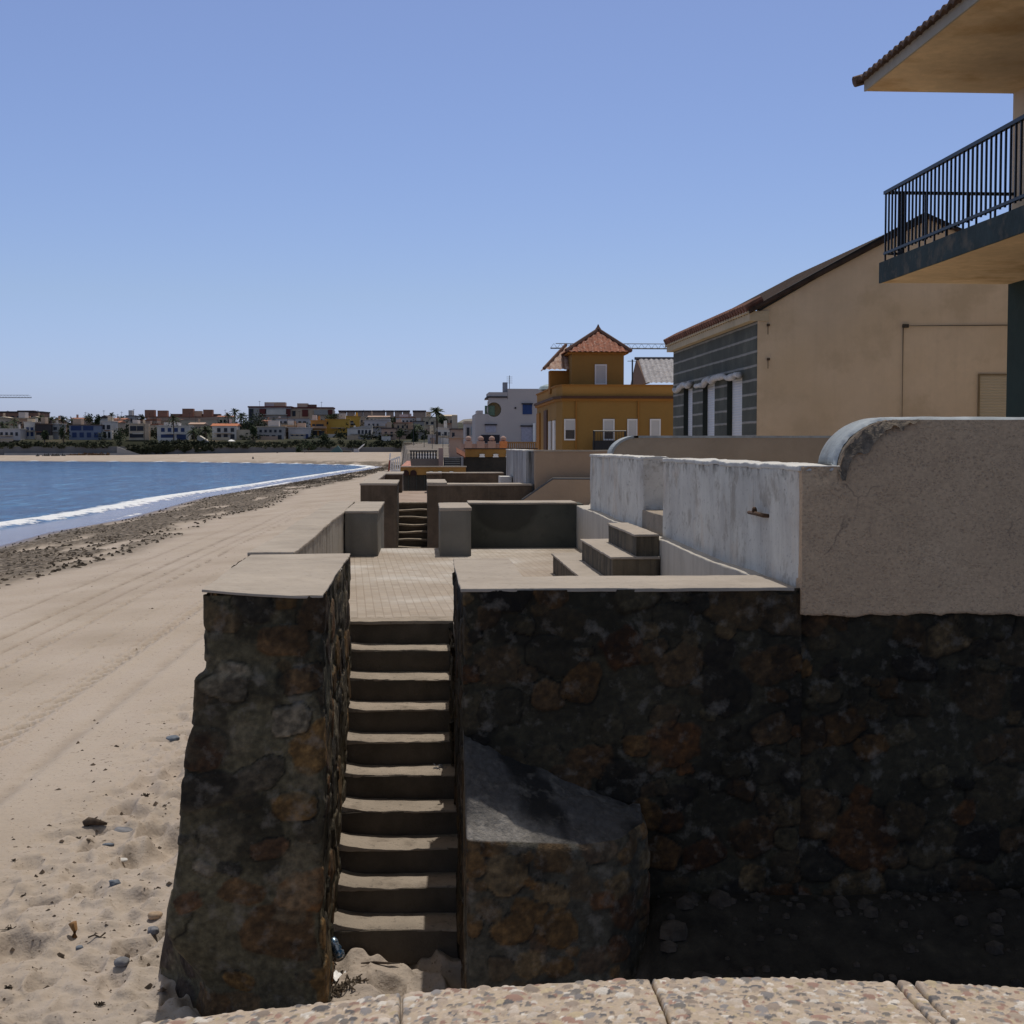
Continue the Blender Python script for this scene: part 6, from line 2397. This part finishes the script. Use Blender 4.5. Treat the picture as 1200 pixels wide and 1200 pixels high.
# sea wall, hedge, beach bar, rocks
M_sea_wall = plaster('grey_sea_wall', (.16, .16, .165), .8, .15, .4, 2, .2, streak=.0)
M_hedge = flat('hedge_leaves', (.034, .04, .02), .9, .5, 1.2)
M_leaf = flat('dark_leaves', (.030, .045, .018), .8, .5, 1.5)
M_palm = flat('palm_fronds', (.035, .05, .022), .7, .4, 1.5)
M_trunk = flat('tree_trunk', (.11, .08, .055), .9, .3, 2)
T = thing('sea_wall', 'long grey sea wall behind the far beach with ramps', 'wall', (-60, 478, 0))
for (a, b, yt, yb) in ((4, 140, 523.3, 536), (140, 250, 526, 536), (250, 345, 524, 536), (345, 470, 524, 536), (-60, 4, 526, 536)):
    x0, x1, z0, z1 = pz(a, b, yt, yb, 477)
    mb = MB()
    mb.box(x0, x1 - .02, 477, 487, -2, z1)
    part(T, 'wall_segment', mb, M_sea_wall)
a, b, c = at(137, 523.5, 475.5), at(172, 535, 475.5), at(137, 535, 475.5)
mb = MB()
mb.prism([a, b, c], (0, 1, 0))
part(T, 'ramp', mb, tpal('pale_ramp', (.30, .29, .28)))
x0, x1, z0, z1 = pz(5, 140, 531, 536, 475.6)
mb = MB()
mb.box(x0, x1, 475.6, 476.9, -2, z1)
part(T, 'lower_walkway', mb, tpal('pale_walkway', (.30, .30, .30)))


def leaves(mb, c, r, n, size, seed, squash=1.0):
    rng = np.random.default_rng(seed)
    c = np.asarray(c, float)
    r = np.asarray(r, float)
    sub = rng.normal(size=(7, 3))
    sub /= np.linalg.norm(sub, axis=1, keepdims=True)
    vs, fs = [], []
    for i in range(n):
        k = rng.integers(0, 8)
        if k < 7:
            p = sub[k] * .55 + rng.normal(size=3) * .24
        else:
            p = rng.normal(size=3) * .4
        L = np.linalg.norm(p)
        if L > 1:
            p /= L
        p = c + p * r
        a = rng.normal(size=3)
        a /= np.linalg.norm(a)
        b = np.cross(a, rng.normal(size=3))
        b /= np.linalg.norm(b)
        s = size * rng.uniform(.5, 1.3)
        q = len(vs)
        vs += [p - a * s - b * s * .5, p + a * s - b * s * .5, p + a * s * .6 + b * s * .6, p - a * s * .6 + b * s * .6]
        fs.append((q, q + 1, q + 2, q + 3))
    mb.add(vs, fs)


mb = MB()
rng = np.random.default_rng(11)
for (a, b, yt, yb, nn) in ((-10, 140, 517.5, 523, 120), (172, 250, 515.5, 528, 130), (250, 345, 517.5, 523.5, 80), (345, 505, 516, 523, 130), (150, 200, 520, 531, 60)):
    for k in range(nn):
        px_ = rng.uniform(a, b)
        py_ = rng.uniform(yt + 1.5, yb)
        Yh_ = 481 + rng.uniform(0, 6) if py_ < 522 else 476.5
        leaves(mb, at(px_, py_, Yh_), (1.1, .8, .75), 26, .34, int(rng.integers(1e6)))
o = mb.build('hedge', M_hedge)
tag(o, kind='stuff')

rng = np.random.default_rng(12)
mb = MB()
for k in range(34):
    px_ = rng.normal(61, 7)
    p = at(px_, 537 - abs(rng.normal()) * 1.5, 455)
    n = 6
    w = rng.uniform(.5, 1.3)
    vs = [(0, 0, w)] + [(w * rng.uniform(.7, 1.3) * math.cos(t), w * rng.uniform(.7, 1.3) * math.sin(t), -w * .5) for t in np.linspace(0, 6.28, n, endpoint=False)]
    mb.add(np.array(vs) + p, [(0, 1 + j, 1 + (j + 1) % n) for j in range(n)])
o = mb.build('rock_heap', tpal('black_rocks', (.035, .033, .032), .4))
tag(o, 'heap of black rocks on the far left beach', 'rocks')
rng = np.random.default_rng(13)
mb = MB()
for k in range(40):
    leaves(mb, at(rng.uniform(78, 127), rng.uniform(532.3, 535), 470), (1.2, .8, .5), 22, .3, k + 60)
o = mb.build('dune_grass', flat('dry_dune_grass', (.15, .085, .04), .9, .4, 1.0))
tag(o, kind='stuff')

T = thing('beach_bar', 'dark beach bar with a flat canopy, posts and a green tent on the far sand', 'beach bar', (-45, 462, -1.5))
x0, x1, z0, z1 = pz(353, 411, 528, 535, 462)
mb = MB()
mb.box(x0, x1, 462, 468, z1 - .35, z1)
part(T, 'canopy', mb, tpal('grey_canopy', (.14, .135, .12)))
mb = MB()
mb.box(x0 + 1, x1, 466.5, 468, z0 - .8, z1 - .36)
part(T, 'back_wall', mb, TW['dark'])
for k in range(9):
    xx = x0 + (x1 - x0) * k / 8
    mb = MB()
    mb.box(xx - .13, xx + .13, 461.8, 462.1, z0 - 1.2, z1 - .36)
    part(T, 'post', mb, TW['brown'])
mb = MB()
q = pz(353, 409, 533, 535, 461.5)
for k in range(16):
    xx = q[0] + (q[1] - q[0]) * (k + .5) / 16
    mb.box(xx - .5, xx + .3, 461, 461.4, q[2] - .6, q[3] - .3 * (k % 3))
part(T, 'counter', mb, tpal('dark_counter', (.09, .085, .08), .5))
mb = MB()
a = at(394, 529, 461)
for k, (dx, h) in enumerate(((-1.6, 0), (0, 2.2), (1.6, 0))):
    pass
mb.prism([(a[0] - 2.2, 461, a[2] - .3), (a[0] + 2.2, 461, a[2] - .3), (a[0] + .5, 461, a[2] + 1.9)], (0, 3, 0))
part(T, 'tent', mb, tpal('teal_canvas', (.07, .13, .14)))
T = thing('boat_ramp', 'white slanted board on a white box beside the beach bar', 'board', (-25, 463, -1))
a, b = at(420, 526.5, 463), at(427, 520.5, 463)
mb = MB()
mb.tube([a, b], .22, 6)
part(T, 'board', mb, M_whitepaint)
q = pz(414.5, 420.5, 526, 532.5, 463)
mb = MB()
mb.box(q[0], q[1], 463, 465, q[2], q[3])
part(T, 'box', mb, tpal('pale_box', (.4, .4, .42)))
T = thing('parasol', 'small bright white parasol by the orange tiled villa', 'parasol', (0, 0, 0))
c = at(271, 516, 488)
mb = MB()
mb.lathe((c[0], 488, c[2] - .3), [(1.5, 0), (.8, .35), (.02, .6)], 10)
part(T, 'canopy', mb, M_whitepaint)
mb = MB()
mb.tube([(c[0], 488, c[2] - 2.2), (c[0], 488, c[2] - .2)], .05, 5)
part(T, 'pole', mb, M_whitepaint)
T = thing('gable_shed', 'low white gabled shed between two palms behind the hedge', 'shed', (0, 0, 0))
q = pz(231, 243, 514.5, 519, 490)
mb = MB()
mb.prism([(q[0], 490, q[2] - 2), (q[1] + .8, 490, q[2] - 2), (q[1] + .8, 490, q[2] + .3), (q[0] + .6, 490, q[3] + 1.2), (q[0], 490, q[3] + 1.2)], (0, 5, 0))
part(T, 'wall', mb, TW['white'])


def palm(label, px, pyt, pyb, Y, cr=3.0, name='palm_tree', grp='palms of the town across the bay', nf=22):
    a, b = at(px, pyt, Y), at(px, pyb, Y)
    gz = float(ground_h(np.array([[a[0]]]), np.array([[Y]]), None, False)[0, 0])
    T = thing(name, label, 'palm', (a[0], Y, min(gz, b[2])), grp)
    cr = cr * 1.18
    rng = np.random.default_rng(int(px * 10))
    top = a[2] - cr * .35
    mb = MB()
    z0 = min(gz - .3, b[2])
    mb.tube([(a[0] + .1 * math.sin(t * 3), Y, z0 + (top - z0) * t) for t in np.linspace(0, 1, 6)], [.34, .26, .23, .22, .22, .27], 7)
    part(T, 'trunk', mb, M_trunk)
    mb = MB()
    c = np.array((a[0], Y, top))
    for k in range(nf):
        az = 2 * math.pi * k / nf * 2.4 + rng.uniform(-.3, .3)
        el = rng.uniform(-.5, 1.25)
        d = np.array((math.cos(az) * math.cos(el), math.sin(az) * math.cos(el), math.sin(el)))
        side = np.cross(d, (0, 0, 1.0))
        side /= np.linalg.norm(side) + 1e-6
        Lf = cr * rng.uniform(.8, 1.1)
        P = []
        for t in np.linspace(0, 1, 7):
            p = c + d * Lf * t + np.array((0, 0, -1)) * Lf * .55 * t * t
            w = cr * .17 * math.sin(math.pi * min(.97, .12 + t * .9))
            P.append([p - side * w + (0, 0, -w * .7), p, p + side * w + (0, 0, -w * .7)])
        # comb the frond into leaflets
        P = np.array(P)
        for i in range(6):
            mb.add([P[i, 1], P[i + 1, 1], P[i + 1, 0]], [(0, 1, 2)])
            mb.add([P[i, 1], P[i + 1, 1], P[i + 1, 2]], [(0, 1, 2)])
    part(T, 'crown', mb, M_palm)
    return T


def bush(label, px, pyt, pyb, Y, wpx, name='tree', grp='leafy trees of the town across the bay', n=420):
    a, b = at(px, pyt, Y), at(px, pyb, Y)
    s = Y / F
    T = thing(name, label, 'tree', (a[0], Y, b[2]), grp)
    h = a[2] - b[2]
    gz = float(ground_h(np.array([[a[0]]]), np.array([[Y]]), None, False)[0, 0])
    z0 = min(b[2], gz) - .2
    mb = MB()
    mb.tube([(a[0], Y, z0), (a[0] + .1, Y, b[2] + h * .55)], [.3, .15], 6)
    mb.tube([(a[0], Y, b[2] + h * .3), (a[0] + wpx * s * .25, Y, b[2] + h * .65)], [.14, .06], 5)
    mb.tube([(a[0], Y, b[2] + h * .3), (a[0] - wpx * s * .25, Y, b[2] + h * .6)], [.14, .06], 5)
    part(T, 'trunk', mb, M_trunk)
    mb = MB()
    leaves(mb, (a[0], Y, b[2] + h * .55), (wpx * s * .62, wpx * s * .5, h * .56), n, max(.25, .035 * wpx * s), int(px * 7))
    part(T, 'crown', mb, M_leaf)
    return T


palm('tall thin palm in front of the cream arched house', 16, 490, 513, 500, 2.6)
palm('palm standing at the right end of the brown brick block', 47.5, 486, 503, 540, 2.8)
palm('short palm left of the small cream house', 59.5, 488.5, 507, 520, 2.8)
palm('tall feathery palm on the skyline above the bluish villa left end', 73, 487, 512, 520, 2.9)
palm('feathery palm on the skyline above the bluish villa right end', 84, 488.5, 505, 530, 2.6)
palm('single tall palm on the skyline right of the pointed gable', 130.5, 483, 500, 580, 2.4)
palm('low skyline palm left of the little grey lookout house', 143, 487, 500, 570, 2.4)
palm('very tall palm rising in front of the white villa with blue windows', 203, 485.5, 517, 487, 3.0)
palm('broad bushy palm left of the white gabled shed', 227, 500, 518, 486, 3.0, nf=34)
palm('broad bushy palm right of the white gabled shed', 241, 499, 518, 486, 3.0, nf=34)
palm('tall palm highest on the skyline above the orange tiled villa', 275, 478.5, 505, 540, 2.8)
palm('small skyline palm left of the highest palm', 267, 483.5, 500, 560, 2.2)
palm('wide palm just right of the highest palm', 282.5, 483, 507, 530, 3.4, nf=30)
palm('small palm at the left end of the cream arched house', 3, 494, 513, 495, 3.0)
palm('tall palm with a dark shaggy crown standing beside the little white cottage', 511.5, 477, 524, 290, 2.4, nf=30)
palm('ragged palm in front of the grey block house', 489, 496, 520, 400, 2.6)
bush('round dark tree on the skyline left of the white pointed gable', 105, 485, 500, 545, 13)
bush('dark tree on the skyline right of the round tree', 114, 486.5, 500, 548, 7)
bush('dark green tree at the left end of the pinkish complex', 165, 485.5, 496, 600, 7)
bush('large dark tree covering the left part of the left apartment block', 302, 481, 506, 540, 20, n=600)
bush('dark tree between the tall skyline palms and the large dark tree', 290, 488, 508, 530, 10)
bush('shrubby tree beside the long grey terrace', 322, 490, 502, 540, 9)
bush('bushy roof garden tree above the plain yellow block', 390.5, 485.5, 493, 523, 17)
bush('green tree right of the small brown house', 468, 502, 514, 485, 9)
bush('dark tree on the skyline under the townhouse row', 462, 489, 497, 600, 22)
bush('dark slim tree by the lamp posts', 486, 502, 524, 380, 7)
bush('spreading dark tree in front of the brown dark villa', 52, 505, 516, 488, 8)
bush('green tree between the bluish villa and the narrow villa', 74, 498, 516, 489, 9)
bush('dark tree right of the white cubic villa', 140, 503, 519, 486, 13)
bush('small leafy tree by the beach bar end', 351, 521, 536, 465, 8)
bush('leafy tree behind the beach bar canopy', 362, 517, 530, 474, 16)
bush('leafy green tree left of the orange house', 378, 508, 519, 485, 14)
bush('dark tree at the right of the orange tiled villa annex', 297, 499, 515, 492, 7)
bush('low dark tree on the right skyline behind the tall palm', 520, 488, 498, 420, 12)

# scrub between the houses: one far-off mass
rng = np.random.default_rng(21)
mb = MB()
for k in range(620):
    Yk = rng.uniform(492, 690)
    px_ = rng.uniform(-20, 512)
    c = at(px_, 510, Yk)
    gz = float(ground_h(np.array([[c[0]]]), np.array([[Yk]]), None, False)[0, 0])
    s_ = rng.uniform(.9, 2.4) if rng.random() < .7 else rng.uniform(2.4, 3.6)
    leaves(mb, (c[0], Yk, gz + s_ * .6), (s_ * 1.2, s_, s_ * .9), 46, .45, int(rng.integers(1e6)))
o = mb.build('town_scrub', M_hedge)
tag(o, kind='stuff')

# lamp posts and poles near the promenade
M_pole = flat('dark_lamp_post', (.05, .05, .055), .6)
for px, yt, yb, Y, lab in ((484.5, 492, 526, 260, 'leftmost dark lamp post by the promenade trees'), (497, 505, 528, 220, 'short lamp post left of the tall palm trunk'),
                           (506.5, 506, 528, 200, 'thin lamp post left of the white cottage'), (519, 510, 527, 150, 'thin lamp post below the white cottage windows'), (526, 508, 527, 150, 'lamp post beside the pinkish shed wall')):
    a, b = at(px, yt, Y), at(px, yb, Y)
    T = thing('street_lamp', lab, 'lamp post', (a[0], Y, b[2]), 'lamp posts along the promenade')
    s = Y / F
    mb = MB()
    mb.tube([(a[0], Y, b[2] - 1), (a[0], Y, a[2])], [.45 * s, .3 * s], 6)
    part(T, 'post', mb, M_pole)
    mb = MB()
    mb.lathe((a[0], Y, a[2]), [(.3 * s, 0), (.9 * s, .6 * s), (.8 * s, 1.2 * s), (.1 * s, 1.6 * s)], 8)
    part(T, 'lantern', mb, M_pole)


# people
def person(label, px, py, h, Y, shirt, seed):
    p = at(px, py, Y)
    s = h / 1.75
    J = [(0, 0, .95), (0, 0, 1.25), (0, 0, 1.45), (0, 0, 1.53), (0, 0, 1.66), (0, 0, 1.76), (.19, 0, 1.40), (.24, .03, 1.12), (.22, -.08, .90), (-.19, 0, 1.40), (-.25, .0, 1.12), (-.23, .06, .9),
         (.10, 0, .90), (.13, -.08, .48), (.14, .06, .06), (.14, -.08, .03), (-.10, 0, .9), (-.12, .10, .48), (-.13, .16, .06), (-.13, .04, .03)]
    R = [.14, .15, .13, .055, .095, .07, .06, .045, .035, .06, .045, .035, .09, .06, .042, .035, .09, .06, .042, .035]
    Ed = [(0, 1), (1, 2), (2, 3), (3, 4), (4, 5), (2, 6), (6, 7), (7, 8), (2, 9), (9, 10), (10, 11), (0, 12), (12, 13), (13, 14), (14, 15), (0, 16), (16, 17), (17, 18), (18, 19)]
    me = bpy.data.meshes.new('person')
    me.from_pydata([(a * s, b * s, c * s) for a, b, c in J], Ed, [])
    g = G('walker_clothes_%d' % seed)
    sx = g.node('ShaderNodeSeparateXYZ')
    tc = g.node('ShaderNodeTexCoord')
    g.set(sx.inputs[0], tc.outputs['Object'])
    col = g.ramp(g.math('DIVIDE', sx.outputs[2], 1.8 * s), [(0, (.25, .15, .1)), (.28, (.03, .03, .05)), (.54, shirt), (.83, (.28, .17, .12)), (.93, (.03, .02, .015))], 'CONSTANT')
    me.materials.append(g.fin(col, .8))
    o = bpy.data.objects.new('person', me)
    o.location = tuple(p)
    link(o)
    m = o.modifiers.new('skin', 'SKIN')
    m.use_smooth_shade = True
    for i, r in enumerate(R):
        me.skin_vertices[0].data[i].radius = (r * s, r * s)
    me.skin_vertices[0].data[0].use_root = True
    m2 = o.modifiers.new('sub', 'SUBSURF')
    m2.levels = 1
    m2.render_levels = 1
    return tag(o, label, 'person', 'walkers on the far beach')


person('walker in dark clothes on the far sand below the hedge, leftmost of the walkers', 209.3, 539, 1.75, 452, (.03, .03, .04), 1)
person('walker standing at the water edge in dark clothes', 296.5, 542, 1.75, 405, (.03, .03, .04), 2)
person('walker in a dark top on dry sand left of the beach bar', 325, 535.5, 1.75, 450, (.06, .05, .05), 3)
person('walker in a greyish top near the beach bar posts', 357, 536, 1.75, 440, (.12, .12, .13), 4)

# ================================================================== LIGHT, SKY, CAMERA
SUN_EL = math.radians(70.5)
SUN_AZ = math.radians(15.5)      # to the right of the beach direction (+Y)
w = bpy.data.worlds.new('World')
scene.world = w
w.use_nodes = True
nt = w.node_tree
nt.nodes.clear()
out = nt.nodes.new('ShaderNodeOutputWorld')
bg = nt.nodes.new('ShaderNodeBackground')
sky = nt.nodes.new('ShaderNodeTexSky')
sky.sky_type = 'NISHITA'
sky.sun_disc = False
sky.sun_elevation = SUN_EL
sky.sun_rotation = SUN_AZ
sky.air_density = 1.0
sky.dust_density = .6
sky.ozone_density = 2.2
bg.inputs['Strength'].default_value = .075
tc = nt.nodes.new('ShaderNodeTexCoord')
sep = nt.nodes.new('ShaderNodeSeparateXYZ')
nt.links.new(tc.outputs['Generated'], sep.inputs[0])
rmp = nt.nodes.new('ShaderNodeValToRGB')
els = rmp.color_ramp.elements
els[0].position, els[0].color = 0.0, (.90, 1.05, 1.85, 1)
els[1].position, els[1].color = .33, (1.25, 1.18, 1.41, 1)
for p_, c_ in ((.044, (1.0, 1.10, 1.70, 1)), (.104, (1.09, 1.12, 1.44, 1)), (.62, (2.7, 1.9, 1.15, 1))):  # high sky, out of view, brightened and warmed to fill the shade
    e_ = els.new(p_)
    e_.color = c_
nt.links.new(sep.outputs[2], rmp.inputs[0])
mul = nt.nodes.new('ShaderNodeMix')
mul.data_type = 'RGBA'
mul.blend_type = 'MULTIPLY'
mul.inputs[0].default_value = 1
nt.links.new(sky.outputs[0], mul.inputs[6])
nt.links.new(rmp.outputs[0], mul.inputs[7])
nt.links.new(mul.outputs[2], bg.inputs[0])
nt.links.new(bg.outputs[0], out.inputs[0])

sd_ = np.array((math.sin(SUN_AZ) * math.cos(SUN_EL), math.cos(SUN_AZ) * math.cos(SUN_EL), math.sin(SUN_EL)))
L = bpy.data.lights.new('sun', 'SUN')
L.energy = 2.7
L.angle = math.radians(.53)
L.color = (1, .95, .88)
lo = bpy.data.objects.new('sun', L)
lo.rotation_euler = Vector(sd_).to_track_quat('Z', 'Y').to_euler()
lo.location = (20, 30, 60)
COL.objects.link(lo)

cam = bpy.data.cameras.new('camera')
cam.sensor_width = 36
cam.sensor_fit = 'HORIZONTAL'
cam.lens = 36 * F / 1200
cam.clip_start = .05
cam.clip_end = 12000
co = bpy.data.objects.new('camera', cam)
co.location = tuple(EYE)
m = Matrix((tuple(_r), tuple(_u), tuple(-_f))).transposed()
co.rotation_euler = m.to_euler()
COL.objects.link(co)
scene.camera = co

vs = scene.view_settings
vs.view_transform = 'Standard'
vs.look = 'None'
vs.exposure = 0
vs.gamma = 1
vs.use_curve_mapping = False
scene.cycles.max_bounces = 6
scene.cycles.use_denoising = True
